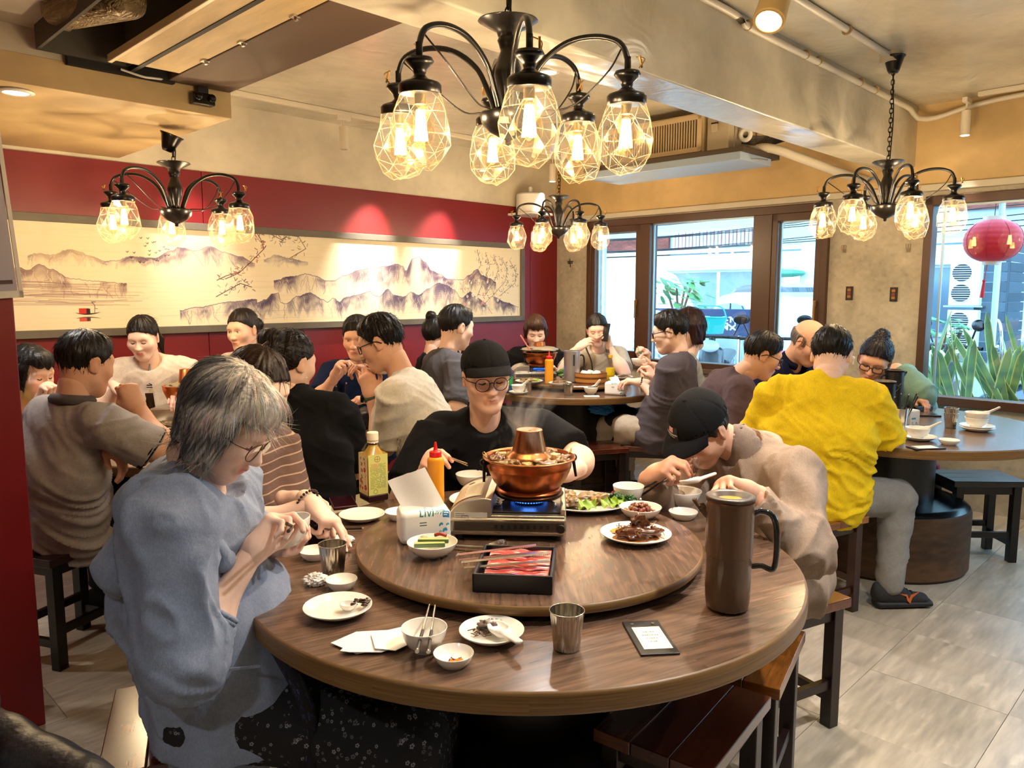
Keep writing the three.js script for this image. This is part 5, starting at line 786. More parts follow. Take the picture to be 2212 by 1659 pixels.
    const g = netMesh(ps, { cell: 0.012, k: 0.06, cut: (x, y, z, d) => Math.max(d, 0.06 - y, 0.455 - y > 0 && Math.hypot(x - r.P.x, z - r.P.z) < 0.2 ? 0.455 - y : -1) }); push(g, (p) => 0.016 * (ridge(noise3(p.x * 8, p.y * 2.5, p.z * 8)) - 0.4)); part(t, 'skirt', planarUV(g, V(1, 0, 0.6), 4.5), new THREE.MeshPhysicalMaterial({ color: 0xd8d8dc, roughness: 0.85, map: flowers }));
    const sash = tube([r.P.clone().add(V(0.16, 0.18, 0.17)), r.P.clone().add(V(0.22, 0.08, 0.19)), r.P.clone().add(V(0.24, -0.02, 0.18)), r.P.clone().add(V(0.235, -0.10, 0.19))], 0.016, 24, 6); part(t, 'scarf_end', sash, new THREE.MeshPhysicalMaterial({ color: 0x6a6ac0, roughness: 0.85, map: flowers }), 'blue flowered scarf end hanging down');
    const w = r.arm.r.m; } });
// --- left table
who.bob = person('woman with a black bob and yellow-green shirt at far left, hand to mouth', { female: true, head: D(66, 806, 3.5), face: [78, 14, 0], seat: onSeat(-2.32, -3.62), body: 82, skin: SK.mid, hair: { style: 'bob', col: 0x14100f, len: 0.075, seed: 11, strands: 260 }, shirt: { color: 0xc9c86a, sleeve: 0.7 }, hands: { r: { p: D(100, 830, 3.42), pose: 'fist', dir: V(0.3, 0.6, 0.1) }, l: { p: D(120, 905, 3.5), pose: 'relax' } } });
who.polo = person('man in a grey polo shirt with dark collar seen from behind at left', { fine: true, head: D(186, 784, 2.92), face: [152, 12, 0], seat: onSeat(-1.80, -2.98), body: 150, wid: 1.1, fat: 1.16, hs: 1.0, skin: SK.tan, noface: true, hair: { style: 'short', col: 0x171210, seed: 14, strands: 420, spiky: 0.4 }, shirt: { color: 0xa39b98, sleeve: 0.76, loose: 0.014, collar: 0x5a5456, cuffLine: 0x15161c, fold: 0.010 }, pants: 0x17171a, armFat: 1.12,
  hands: { r: { p: D(278, 838, 2.95), pose: 'fist', palm: V(-0.5, -0.2, -0.6), dir: V(-0.3, 0.9, 0.1), pole: V(0.7, -0.9, 0.4) }, l: { p: D(265, 990, 2.86), pose: 'relax', palm: V(-0.6, -0.6, 0), dir: V(0.6, -0.7, 0.2), pole: V(-0.2, -1, 0) } },
  extra: (t, r) => { const a = r.arm.l, w = a.W.clone().addScaledVector(a.hd, -0.012), q = new THREE.Quaternion().setFromUnitVectors(V(0, 0, 1), a.hd); part(t, 'wristwatch', mg([new THREE.TorusGeometry(0.031, 0.006, 8, 24).scale(1, 1, 2), cyl(0.017, 0.017, 0.009, 0, 0, 0, 20).translate(0, 0.03, 0)]).applyQuaternion(q).translate(w.x, w.y, w.z), mat(0x15161a, 0.35)); } });
who.puff = person('young woman in a white sweatshirt with tied-back hair facing the camera at the left table', { female: true, fine: true, headKind: 'r', head: D(309, 728, 4.25), face: [4, 20, 0], seat: onSeat(-2.04, -4.44), body: 16, wid: 1.08, fat: 1.16, hs: 0.95, skin: SK.fair, hair: { style: 'pony', col: blackHair, seed: 17, strands: 160 }, shirt: { color: 0xe9ddcf, sleeve: 0.95, loose: 0.03, extra: (sh, r) => { const p = r.N.clone().addScaledVector(r.dn, 0.12).addScaledVector(r.back, -0.152); part(sh, 'chest_print', mg([box(0.028, 0.006, 0.003, 0, 0.012, 0), box(0.018, 0.004, 0.003, -0.004, 0.019, 0).rotateZ(-0.5), box(0.03, 0.005, 0.003)]).rotateY(0.2).translate(p.x, p.y, p.z), mat(0x1c1a1a, 0.8)); } },
  hands: { r: { p: D(268, 850, 4.05), pose: 'relax', dir: V(0.7, -0.3, 0.5) }, l: { p: D(384, 858, 4.0), pose: 'relax', dir: V(0.2, -0.3, 0.9), pole: V(0.8, -0.7, 0) } } });
who.talk = person('woman in a white top with drawn-back hair looking aside below the middle of the mural', { female: true, fine: true, head: D(525, 712, 4.62), face: [-22, 8, 3], seat: onSeat(-1.62, -4.80), body: -4, skin: SK.mid, eyes: 'open', hair: { style: 'lowbun', col: 0x1a1312, seed: 21, strands: 140 }, shirt: { color: 0xe8dfd0, sleeve: 0.8, loose: 0.014 }, hands: { r: { p: D(490, 840, 4.35), pose: 'relax' }, l: { p: D(580, 840, 4.3), pose: 'relax' } } });
who.clip = person('woman in a black top and cream trousers with twisted-up hair, seen from behind', { female: true, fine: true, head: D(628, 782, 3.12), face: [148, 12, 0], seat: onSeat(-0.80, -2.92), neck: D(640, 852, 3.1), body: 168, wid: 1.12, fat: 1.08, hs: 1.06, skin: SK.mid, noface: true, hair: { style: 'updo', col: 0x1b110d, seed: 24, strands: 420, extra: (h, hm) => part(h, 'hair_clip', mg([tube([[-0.02, 0.06, -0.135], [0.0, 0.03, -0.150], [0.012, -0.01, -0.152], [0.02, -0.045, -0.146]], 0.006, 16, 6), tube([[0.03, 0.055, -0.13], [0.035, 0.02, -0.142], [0.03, -0.03, -0.142]], 0.005, 14, 6)]).applyMatrix4(hm), mat(0x5a4034, 0.3)) },
  shirt: { color: 0x141316, sleeve: 0.95, loose: 0.016, fold: 0.010, up: 0.15 }, waist: 0.2, pants: 0xd9cdb0, pantFat: 1.12, hands: { r: { p: D(715, 880, 3.32), pose: 'relax' }, l: { p: D(610, 900, 3.5), pose: 'relax' } } });
who.navy = person('older man in a navy T-shirt facing us with raised chopsticks, partly hidden', { fine: true, head: D(772, 728, 4.42), face: [-4, 12, 0], seat: onSeat(-0.90, -4.62), body: -6, wid: 1.1, fat: 1.1, skin: SK.tan, eyes: 'open', hair: { style: 'short', col: 0x1a1614, seed: 27, strands: 160, spiky: 0.2 }, shirt: { color: 0x17264a, sleeve: 0.75, loose: 0.014 }, hands: { r: { p: D(734, 786, 4.16), pose: 'pinch', palm: V(0.6, -0.3, 0.3), dir: V(0.35, 0.7, 0.3), pole: V(-0.6, -1, 0.1) }, l: { p: D(775, 862, 4.1), pose: 'relax', dir: V(-0.9, 0, 0.2) } } });
who.white = person('man in a white T-shirt, glasses and green-strapped watch bent over a bowl', { fine: true, head: D(822, 738, 3.42), face: [-98, 20, 0], seat: onSeat(-0.34, -3.42), neck: D(868, 812, 3.42), body: -98, wid: 1.06, skin: SK.tan, glasses: 'rect', hair: { style: 'short', col: 0x0f0c0c, seed: 30, strands: 620, spiky: 0.75 }, shirt: { color: 0xe9e0d0, sleeve: 0.9, loose: 0.02, fold: 0.010 }, pants: 0x19191d,
  hands: { l: { p: D(792, 815, 3.42), pose: 'hold', dir: V(-0.15, 0.8, 0.1), palm: V(-0.2, 0.1, -0.9), pole: V(0.3, -1, 0.3) }, r: { p: D(778, 795, 3.62), pose: 'pinch', dir: V(-0.2, 0.7, 0.3), palm: V(-0.5, 0, 0.6), pole: V(0.2, -1, -0.3) } },
  extra: (t, r) => { const a = r.arm.l, w = a.W.clone().addScaledVector(a.hd, -0.015), q = new THREE.Quaternion().setFromUnitVectors(V(0, 0, 1), a.hd); const wt = part(t, 'wristwatch', new THREE.TorusGeometry(0.031, 0.005, 8, 28).scale(1, 1, 2.6).applyQuaternion(q).translate(w.x, w.y, w.z), mat(0x3a4a34, 0.6)); part(wt, 'watch_face', cyl(0.02, 0.02, 0.012, 0, 0, 0, 24).rotateX(PI / 2).rotateY(-PI / 2).translate(w.x - 0.036, w.y, w.z), mat(0x101114, 0.2)); } });
// --- far corner table
who.ponytail = person('woman with her black hair in a high bun behind the man in the charcoal T-shirt', { female: true, head: D(944, 722, 5.15), face: [140, 8, 0], seat: onSeat(-0.46, -5.45), body: 110, skin: SK.mid, noface: true, hair: { style: 'bun', col: blackHair, seed: 33, strands: 80 }, shirt: { color: 0x1a1a1e, sleeve: 0.7 }, hands: { r: { p: D(985, 800, 5.2), pose: 'relax' }, l: { p: D(985, 800, 5.4), pose: 'relax' } } });
who.hidden = person('woman with a topknot almost hidden behind the head of the man in charcoal', { female: true, head: D(994, 706, 5.55), face: [60, 10, 0], seat: onSeat(-0.40, -5.85), body: 85, skin: SK.mid, hair: { style: 'bun', col: blackHair, seed: 35, strands: 60 }, shirt: { color: 0x19181c, sleeve: 0.7 }, hands: { r: { p: D(1020, 800, 5.4), pose: 'relax' }, l: { p: D(1030, 795, 5.7), pose: 'relax' } } });
who.charcoal = person('man in a charcoal T-shirt seen from behind, turned right at the far corner table', { fine: true, head: D(986, 706, 4.72), face: [126, 8, 0], seat: onSeat(-0.50, -4.78), body: 118, wid: 1.04, hs: 1.08, skin: SK.mid, noface: true, hair: { style: 'short', col: 0x100d0d, seed: 37, strands: 240, spiky: 0.5 }, shirt: { color: 0x5c5a60, sleeve: 0.85, loose: 0.018 }, hands: { r: { p: D(1010, 850, 4.75), pose: 'relax' }, l: { p: D(1025, 840, 5.05), pose: 'relax' } } });
who.curl = person('older woman with short brown hair and a black top behind the far copper hot pot', { female: true, head: D(1157, 716, 6.1), face: [2, 22, 0], seat: onSeat(0.20, -6.3), body: 6, hs: 1.02, skin: SK.fair, hair: { style: 'bob', col: 0x3a2318, len: 0.05, seed: 40, strands: 160 }, shirt: { color: 0x151417, sleeve: 0.85, loose: 0.02 }, hands: { r: { p: D(1122, 795, 5.95), pose: 'relax' }, l: { p: D(1190, 790, 5.95), pose: 'relax' } } });
who.phone = person('woman in a pale T-shirt holding a phone to her ear by the casement window', { female: true, fine: true, head: D(1290, 712, 6.0), face: [-8, 16, 4], seat: onSeat(0.72, -6.15), body: 4, hs: 0.98, skin: SK.fair, hair: { style: 'lowbun', col: 0x14100f, seed: 42, strands: 120 }, shirt: { color: 0xc9bfae, sleeve: 0.75, loose: 0.016 }, hands: { l: { p: D(1315, 726, 5.92), pose: 'hold', dir: V(-0.1, 0.9, 0.1), palm: V(-0.9, 0, 0.1), pole: V(0.6, -1, 0.2) }, r: { p: D(1268, 738, 5.84), pose: 'relax', dir: V(0.7, 0.5, 0), palm: V(-0.2, -0.7, -0.5), pole: V(-0.7, -1, 0.3) } },
  extra: (t, r) => { for (const k of [0.02, 0.034]) { const a = r.arm.l, w = a.W.clone().addScaledVector(a.hd, -k), q = new THREE.Quaternion().setFromUnitVectors(V(0, 0, 1), a.hd); part(t, 'bracelet', new THREE.TorusGeometry(0.031, 0.004, 6, 22).applyQuaternion(q).translate(w.x, w.y, w.z), mat(0x2a1b16, 0.5)); }
    part(t, 'bag_strap', tube([r.N.clone().add(V(-0.1, 0.0, 0.06)), r.N.clone().add(V(-0.06, -0.12, 0.12)), r.N.clone().add(V(-0.05, -0.3, 0.13))], 0.006, 16, 5), M.black); } });
who.tall = person('man in a dark grey T-shirt with tousled hair and glasses, turned away', { fine: true, head: D(1446, 716, 4.95), face: [-112, 12, 0], seat: onSeat(0.97, -5.02), body: -118, wid: 1.08, fat: 1.1, hs: 1.1, skin: SK.mid, glasses: 'rect', hair: { style: 'short', col: 0x0f0c0c, seed: 45, strands: 520, spiky: 0.95 }, shirt: { color: 0x5a5258, sleeve: 0.9, loose: 0.026 }, pants: 0xc9b9a6, pantFat: 1.15, legs: { l: { knee: D(1348, 922, 4.98), foot: V(0.80, 0.085, -5.25) } },
  hands: { l: { p: D(1358, 822, 5.0), pose: 'relax', dir: V(-0.8, 0.1, -0.2), pole: V(0.4, -1, 0.4) }, r: { p: D(1402, 795, 5.25), pose: 'pinch', dir: V(-0.4, 0.6, -0.2) } },
  extra: (t, r) => { const a = r.arm.l, w = a.W, q = new THREE.Quaternion().setFromUnitVectors(V(0, 0, 1), a.hd), l = []; for (let i = 0; i < 16; i++) l.push(ball(0.0055, 0.032 * cos(i * 0.393), 0.032 * sin(i * 0.393), 0, 1, 1, 1, 8)); part(t, 'bracelet', mg(l).applyQuaternion(q).translate(w.x, w.y, w.z), M.black); } });
who.claw = person('woman with a claw clip in her brown hair, lifting a spoon', { female: true, head: D(1488, 708, 5.42), face: [-70, 14, 0], seat: onSeat(1.22, -5.55), neck: D(1480, 772, 5.4), body: -92, hs: 1.1, skin: SK.mid, noface: true, hair: { style: 'bob', len: 0.10, col: 0x2c1610, seed: 48, strands: 300, extra: (h, hm) => part(h, 'claw_clip', mg([tube([[-0.02, 0.06, -0.14], [-0.03, 0.03, -0.155], [-0.015, 0, -0.158], [-0.025, -0.03, -0.15]], 0.006, 16, 6), tube([[0.015, 0.05, -0.14], [0.0, 0.02, -0.156], [0.012, -0.02, -0.155]], 0.006, 14, 6)]).rotateY(0.5).applyMatrix4(hm), mat(0xb98a6a, 0.3)) }, shirt: { color: 0xb5a792, sleeve: 1.3, cuff: 0.05, loose: 0.018 },
  hands: { r: { p: D(1382, 752, 5.55), pose: 'pinch', dir: V(-0.3, 0.2, 0.3), pole: V(0, -1, 0) }, l: { p: D(1388, 788, 5.35), pose: 'hold', palm: V(0, 1, 0), dir: V(-0.9, 0.1, 0) } } });
// --- right table
who.long = person('man in a brown-grey long-sleeved shirt and glasses leaning right over the right table', { fine: true, head: D(1648, 766, 4.12), face: [88, 22, 0], seat: onSeat(1.03, -4.22), neck: D(1588, 812, 4.16), body: 92, wid: 1.04, skin: SK.tan, glasses: 'rect', hair: { style: 'short', col: 0x120e0e, seed: 51, strands: 300, spiky: 0.25 }, shirt: { color: 0x5a484c, sleeve: 1.9, cuff: 0.036, loose: 0.016, fold: 0.010, extra: (sh, r) => { const p = D(1622, 848, 4.0); } },
  hands: { r: { p: D(1655, 868, 3.98), pose: 'relax', dir: V(0.9, -0.05, -0.1), pole: V(-0.3, -1, 0.4) }, l: { p: D(1675, 862, 4.2), pose: 'relax', dir: V(0.8, 0, -0.2) } } });
who.bald = person('balding older man in a navy polo shirt bowed over the right table beneath the window', { fine: true, head: D(1748, 738, 4.66), face: [40, 30, 0], seat: onSeat(1.70, -4.98), body: 30, wid: 1.1, fat: 1.12, hs: 1.1, skin: SK.tan, glasses: 'gold', hair: { style: 'bald', col: 0x6a625c, seed: 54, strands: 160 }, shirt: { color: 0x14193a, sleeve: 0.9, loose: 0.02, collar: 0x10142e }, hands: { r: { p: D(1690, 862, 4.38), pose: 'relax' }, l: { p: D(1790, 862, 4.4), pose: 'relax' } } });
who.yellow = person('man in a bright yellow T-shirt and grey trousers seen from behind, earbud in his ear', { fine: true, head: D(1796, 766, 3.46), face: [152, 24, 0], seat: onSeat(1.385, -3.43), neck: D(1775, 818, 3.40), body: 158, wid: 1.16, fat: 1.28, hs: 1.04, skin: SK.mid, noface: true, hair: { style: 'short', col: 0x110d0d, seed: 57, strands: 420, spiky: 0.3 }, shirt: { color: 0xf4d022, sleeve: 0.96, loose: 0.016, fold: 0.011, cell: 0.008 }, pants: 0x8d8b88, pantFat: 1.2, armFat: 1.15, legs: { r: { knee: D(1938, 1075, 3.46), foot: V(1.745, 0.085, -3.39), dir: V(0.99, 0, -0.05) }, l: { knee: V(1.42, 0.5, -3.86), foot: V(1.5, 0.085, -3.9) } },
  noShoes: true, hands: { r: { p: D(1870, 935, 3.72), pose: 'relax', dir: V(-0.3, 0.3, -0.8), pole: V(0.5, -1, 0.3) }, l: { p: D(1700, 900, 3.8), pose: 'relax', dir: V(0.5, 0, -0.8) } },
  extra: (t, r) => { const e = part(t, 'earbud', mg([ball(0.0085, -0.088, -0.012, 0.0), rod([-0.09, -0.014, 0.004], [-0.088, -0.036, 0.014], 0.0035)]).applyMatrix4(r.hm), M.whitePlastic);
    for (const [an, ff] of [[V(1.745, 0.085, -3.39), V(0.99, 0, -0.05).normalize()], [V(1.5, 0.085, -3.9), V(0.3, 0, -0.9).normalize()]]) { // black running shoes with an orange flash
      const L = (x, y, z) => an.clone().setY(0).addScaledVector(ff, x).add(V(ff.z * z, y, -ff.x * z)), sd = V(ff.z, 0, -ff.x), sole = netMesh([ovalP(L(-0.055, 0.02, 0), L(0.18, 0.022, 0), sd, [0.040, 0.022], [0.042, 0.018])], { cell: 0.006, cut: (x, y, z, d) => Math.max(d, 0.002 - y) }), up = netMesh([ovalP(L(-0.045, 0.055, 0), L(0.155, 0.040, 0), sd, [0.036, 0.036], [0.036, 0.024]), { ...capP(L(-0.03, 0.085, 0), L(0.03, 0.085, 0), 0.036, 0.034), k: 0.04 }, capP(L(-0.06, 0.07, 0), L(-0.066, 0.105, 0), 0.016, 0.012)], { cell: 0.006, k: 0.03, cut: (x, y, z, d) => Math.max(d, 0.018 - y) });
      const s = part(t, 'shoe', planarUV(up, V(1, 0, 0.4), 10), mat(0x232325, 0.8, { map: clothTex, bumpMap: clothBump, bumpScale: 0.002 })); part(s, 'sole', planarUV(sole), mat(0x111112, 0.6)); const lace = []; for (let i = 0; i < 4; i++) lace.push(tube([L(0.03 + i * 0.022, 0.092 - i * 0.009, -0.024), L(0.036 + i * 0.022, 0.103 - i * 0.0095, 0), L(0.03 + i * 0.022, 0.092 - i * 0.009, 0.024)], 0.003, 10, 5)); lace.push(tube([L(0.02, 0.1, 0), L(0.0, 0.125, -0.02), L(0.02, 0.13, -0.03), L(0.025, 0.1, 0)], 0.0025, 16, 5)); part(s, 'laces', mg(lace), mat(0x151515, 0.8));
      const fl = new THREE.Shape([[0, 0.024], [0.04, 0.018], [0.05, -0.004], [0.058, 0.016], [0.095, 0.030], [0.064, 0.004], [0.056, -0.024], [0.042, -0.010], [0.036, 0.010]].map((p) => new THREE.Vector2(...p))), fg = new THREE.ExtrudeGeometry(fl, { depth: 0.004, bevelEnabled: false }), zz = ff.x > 0.9 ? -0.0385 : -0.0385; const b = L(0.02, 0.055, zz); part(s, 'side_flash', fg.rotateY(Math.atan2(-ff.z, ff.x)).translate(b.x, b.y, b.z), mat(0xc4602a, 0.5)); } } });
who.teal = person('woman in a teal T-shirt and glasses with a topknot, leaning across the right table', { female: true, fine: true, head: D(1890, 776, 4.55), face: [-36, 26, -14], seat: onSeat(2.50, -4.95), neck: D(1925, 838, 4.62), body: -40, wid: 1.16, fat: 1.2, hs: 1.1, skin: SK.tan, glasses: 'rect', hair: { style: 'bun', col: 0x14101a, seed: 60, strands: 240, extra: (h, hm) => part(h, 'scrunchie', new THREE.TorusGeometry(0.03, 0.012, 8, 20).rotateX(0.9).translate(0, 0.094, -0.055).applyMatrix4(hm), cloth(0xc9a6a6)) }, shirt: { color: 0x7fa59a, sleeve: 0.85, loose: 0.03, fold: 0.011 },
  hands: { l: { p: D(2000, 868, 4.48), pose: 'relax', dir: V(0.2, -0.4, 0.8), palm: V(0, -1, -0.3), pole: V(0.9, 0.1, -0.3) }, r: { p: D(1870, 862, 4.35), pose: 'relax' } } });
// stools under the others: only where somebody sits
for (const [x, z, a, w] of [[-0.06, -2.97, 0, 'the man in the black cap'], [0.88, -2.44, 0.5, 'the man in the beige jacket'], [-0.88, -2.40, 1.1, 'the woman in stripes'], [-2.04, -4.46, 0.2, 'the woman in the white sweatshirt'], [-0.80, -2.96, 0.2, 'the woman in cream trousers'], [-0.32, -3.42, 1.5, 'the man in the white T-shirt'], [1.03, -4.24, 1.5, 'the man in long sleeves'], [2.5, -5.0, 0.7, 'the woman in teal'], [-0.5, -4.8, 0.9, 'the man in charcoal'], [1.72, -5.0, -0.4, 'the balding man']]) stool('dark red-brown stool under ' + w, x, z, a);
// ---------- tableware ----------
const TB = 0.7505, SU = 0.7925, TBK = 0.7655, SBK = 0.8075;   // levels: near table and its lazy susan; far corner table and its susan
const onT = (px, py, h = TB) => H(px, py, h);
const plateG = (r) => lathe([[0, 0.004], [r * 0.55, 0], [r * 0.6, 0.002], [r * 0.78, 0.007], [r, 0.0175], [r * 1.003, 0.0195], [r * 0.985, 0.0205], [r * 0.76, 0.0105], [r * 0.6, 0.0075], [0, 0.007]], 56);
const bowlG = (r, h) => lathe([[0, 0.004], [r * 0.42, 0.004], [r * 0.42, 0], [r * 0.48, 0], [r * 0.5, 0.006], [r * 0.74, h * 0.28], [r * 0.92, h * 0.66], [r * 0.99, h * 0.97], [r * 0.98, h], [r * 0.95, h * 0.97], [r * 0.86, h * 0.62], [r * 0.66, h * 0.26], [r * 0.3, 0.012], [0, 0.010]], 48);
const dishG = (r) => lathe([[0, 0.003], [r * 0.6, 0.003], [r * 0.6, 0], [r * 0.66, 0], [r * 0.9, 0.012], [r, 0.022], [r * 0.98, 0.0235], [r * 0.88, 0.015], [r * 0.62, 0.0065], [0, 0.006]], 44);
const cupG = (r, h) => lathe([[0, 0.003], [r * 0.76, 0], [r * 0.78, 0.003], [r, h - 0.002], [r * 1.015, h], [r * 0.985, h], [r * 0.76, 0.006], [0, 0.006]], 44);
const hammered = tex(256, 256, (u, v) => { const x = u * 18, y = v * 9, r = (Math.floor(y) % 2) / 2, a = (x + r) % 1 - 0.5, b = y % 1 - 0.5; return clamp(1 - (a * a + b * b) * 5); }, false);
const steelCup = mat(0xb9b4a8, 0.25, { metalness: 1, bumpMap: hammered, bumpScale: 0.0012 });
const spoonG = (() => { const g = netMesh([ellP([0, 0.010, 0], [0.021, 0.013, 0.030]), ovalP([0, 0.008, 0.022], [0, 0.022, 0.085], V(1, 0, 0), [0.011, 0.006], [0.0085, 0.0045])], { cell: 0.0022, k: 0.012, cut: (x, y, z, d) => Math.max(d, z < 0.03 ? y - 0.012 - Math.max(0, z) * 0.3 : -1, -dist(ellP([0, 0.0155, -0.001], [0.018, 0.012, 0.0265]), x, y, z), -y + 0.0005) }); return g; })();
const chopG = (L) => mg([rod([0, 0, 0], [0, 0, L], 0.0021, 0.0037, 8)]);
function chop(label, a, b, tone = 0x1c1a18, group) { // black and steel chopstick from a (tip) to b
  const d = b.clone().sub(a), L = d.length(), t = thing('chopstick', label, 'chopstick', a, 0, group); t.quaternion.setFromUnitVectors(V(0, 0, 1), d.normalize());
  part(t, 'shaft', rod([0, 0, 0], [0, 0, L * 0.58], 0.0019, 0.003, 8), M.steel); part(t, 'grip', rod([0, 0, L * 0.58], [0, 0, L * 0.97], 0.0033, 0.0038, 8), mat(tone, 0.35)); part(t, 'end_cap', rod([0, 0, L * 0.97], [0, 0, L], 0.0038, 0.004, 8), M.chrome); return t;
}
const put = (name, label, cat, g, m, p, turn = 0, group) => solo(name, label, cat, g, m, p, turn, group);
function blob(rx, ry, rz, seed, amp = 0.2, n = 14) { const g = new THREE.IcosahedronGeometry(1, n > 16 ? 5 : 3); const p = g.attributes.position, a = V(); for (let i = 0; i < p.count; i++) { a.fromBufferAttribute(p, i); const k = 1 + amp * (noise3(a.x * 1.6 + seed, a.y * 1.6, a.z * 1.6) + 0.6 * noise3(a.x * 4, a.y * 4 + seed, a.z * 4) + 0.3 * noise3(a.x * 10, a.y * 10, a.z * 10 + seed)); p.setXYZ(i, a.x * rx * k, a.y * ry * k, a.z * rz * k); } const m = BGU.mergeVertices(g.deleteAttribute('uv') && (g.deleteAttribute('normal'), g), 1e-5); m.computeVertexNormals(); return m; }
const foodTex = tex(128, 128, (u, v) => { const n = fbm(u, v, 8, 4, 120), m = fbm(u, v, 32, 2, 121); return 0.6 + 0.4 * n + 0.3 * (m - 0.5); });
const food = (c, r = 0.4) => mat(c, r, { map: foodTex, clearcoat: 0.4, clearcoatRoughness: 0.2 });
const flat = (pts, y = 0.0012) => ext(pts.map(([x, z]) => [x, -z]), y).rotateX(-PI / 2);  // a thin sheet lying on the table
function splat(r, seed, n = 40, k = 0.3) { const p = []; for (let i = 0; i < n; i++) { const a = i / n * 2 * PI, q = r * (1 + k * noise3(cos(a) * 1.4 + seed, sin(a) * 1.4, seed) + k * 0.6 * noise3(cos(a) * 4, sin(a) * 4, seed)); p.push([q * cos(a), q * sin(a)]); } return p; }

// gas stove with its flame, and the copper hot pot
function hotpot(sx, sz, lv, turn, words, far) {
  const t = thing('gas_stove', 'portable silver gas stove ' + words[0], 'gas stove', V(sx, lv, sz), turn), st = mat(0xb9b2a6, 0.28, { metalness: 0.9 }), drk = mat(0x2a2724, 0.35, { metalness: 0.6 });
  part(t, 'body', mg([box(0.31, 0.05, 0.27, 0, 0.037, 0, 0.010), box(0.30, 0.010, 0.262, 0, 0.063, 0, 0.004)]), st); part(t, 'front_panel', box(0.29, 0.024, 0.004, 0.004, 0.040, 0.136, 0.001), mat(0x5d574e, 0.3, { metalness: 0.8 }));
  part(t, 'trim_bar', mg([box(0.31, 0.004, 0.006, 0, 0.056, 0.135, 0.001), box(0.31, 0.004, 0.006, 0, 0.024, 0.135, 0.001)]), M.chrome);
  const sl = []; for (let i = 0; i < 9; i++) sl.push(box(0.008, 0.011, 0.003, -0.03 + i * 0.017, 0.040, 0.1385)); part(t, 'vent_slot', mg(sl), M.black);
  const lid = []; for (let i = 0; i <= 12; i++) { const a = mix(0.0, PI / 2, i / 12); lid.push([-0.06 - 0.095 * sin(a), 0.055 + 0.055 * cos(a)]); } const lidS = [[-0.045, 0.03], [-0.045, 0.108], ...lid.map(([x, y]) => [x, y]), [-0.155, 0.03]];
  part(t, 'canister_cover', ext(lidS, 0.25, 0.003).translate(0, 0, -0.122), st);
  const lab = canvas(256, 256, (g, w, h) => { g.fillStyle = '#e6ddc6'; g.fillRect(0, 0, w, h); g.strokeStyle = '#8a7a5a'; g.lineWidth = 5; g.strokeRect(6, 6, w - 12, h - 12); g.fillStyle = '#171410'; g.beginPath(); g.ellipse(150, 40, 26, 11, 0, 0, 7); g.fill(); for (let i = 0; i < 13; i++) { g.fillStyle = i % 4 === 1 ? '#b0605a' : '#8d8372'; let x = 22; while (x < 128) { const q = rnd(6, 16); g.fillRect(x, 66 + i * 13, q, 6); x += q + 4; } } g.fillStyle = '#a39a86'; for (let i = 0; i < 7; i++) g.fillRect(146, 84 + i * 20, rnd(50, 84), 4); });
  const lp = new THREE.PlaneGeometry(0.08, 0.19).rotateX(-PI / 2).translate(-0.088, 0.1125, -0.0), pp = lp.attributes.position; const lg = new THREE.CylinderGeometry(0.0955, 0.0955, 0.19, 12, 1, true, PI + 0.15, 1.05).scale(1, 1, 0.585).rotateX(PI / 2); part(t, 'instruction_label', (() => { const g = new THREE.BufferGeometry(), P = [], U = [], I = []; for (let i = 0; i <= 10; i++) for (let j = 0; j < 2; j++) { const a = mix(0.12, 1.25, i / 10); P.push(-0.06 - 0.0995 * sin(a), 0.055 + 0.0595 * cos(a), j ? 0.1 : -0.09); U.push(1 - i / 10, 1 - j); } for (let i = 0; i < 10; i++) { const a = i * 2; I.push(a, a + 1, a + 2, a + 2, a + 1, a + 3); } g.setAttribute('position', new THREE.Float32BufferAttribute(P, 3)); g.setAttribute('uv', new THREE.Float32BufferAttribute(U, 2)); g.setIndex(I); g.computeVertexNormals(); return g; })(), mat(0xffffff, 0.3, { map: lab, metalness: 0.3 }));
  const tag2 = canvas(256, 96, (g, w, h) => { g.fillStyle = '#cfc8ba'; g.fillRect(0, 0, w, h); g.fillStyle = '#57514a'; for (let i = 0; i < 4; i++) g.fillRect(12, 12 + i * 20, rnd(50, 110), 5); g.strokeStyle = '#57514a'; g.lineWidth = 3; g.strokeRect(60, 30, 50, 30); for (let i = 0; i < 22; i++) g.fillRect(140 + i * 3.4, 50, rnd(1, 2.4), 26); g.fillStyle = '#c9a06a'; g.fillRect(222, 50, 30, 26); });
  part(t, 'rating_label', box(0.088, 0.026, 0.001, -0.098, 0.062, 0.1315), mat(0xffffff, 0.4, { map: tag2 }));
  part(t, 'burner_pan', mg([box(0.19, 0.006, 0.22, 0.052, 0.070, 0, 0.002)]), drk); part(t, 'side_rail', box(0.014, 0.02, 0.24, 0.146, 0.072, 0, 0.003), M.chrome);
  const slots = []; for (let i = 0; i < 8; i++) slots.push(box(0.008, 0.003, 0.010, -0.035, 0.073, -0.09 + i * 0.024)); part(t, 'heat_slots', mg(slots), M.black);
  part(t, 'burner', mg([cyl(0.034, 0.03, 0.010, 0.052, 0.070, 0), new THREE.TorusGeometry(0.036, 0.005, 8, 32).rotateX(PI / 2).translate(0.052, 0.079, 0)]), drk);
  const gr = []; for (let i = 0; i < 4; i++) { const a = i * PI / 2 + PI / 4; gr.push(tube([[0.052 + 0.105 * cos(a), 0.072, 0.1 * sin(a)], [0.052 + 0.1 * cos(a), 0.086, 0.095 * sin(a)], [0.052 + 0.045 * cos(a), 0.089, 0.045 * sin(a)]], 0.0035, 12, 6)); } part(t, 'grate', mg(gr), M.steel);
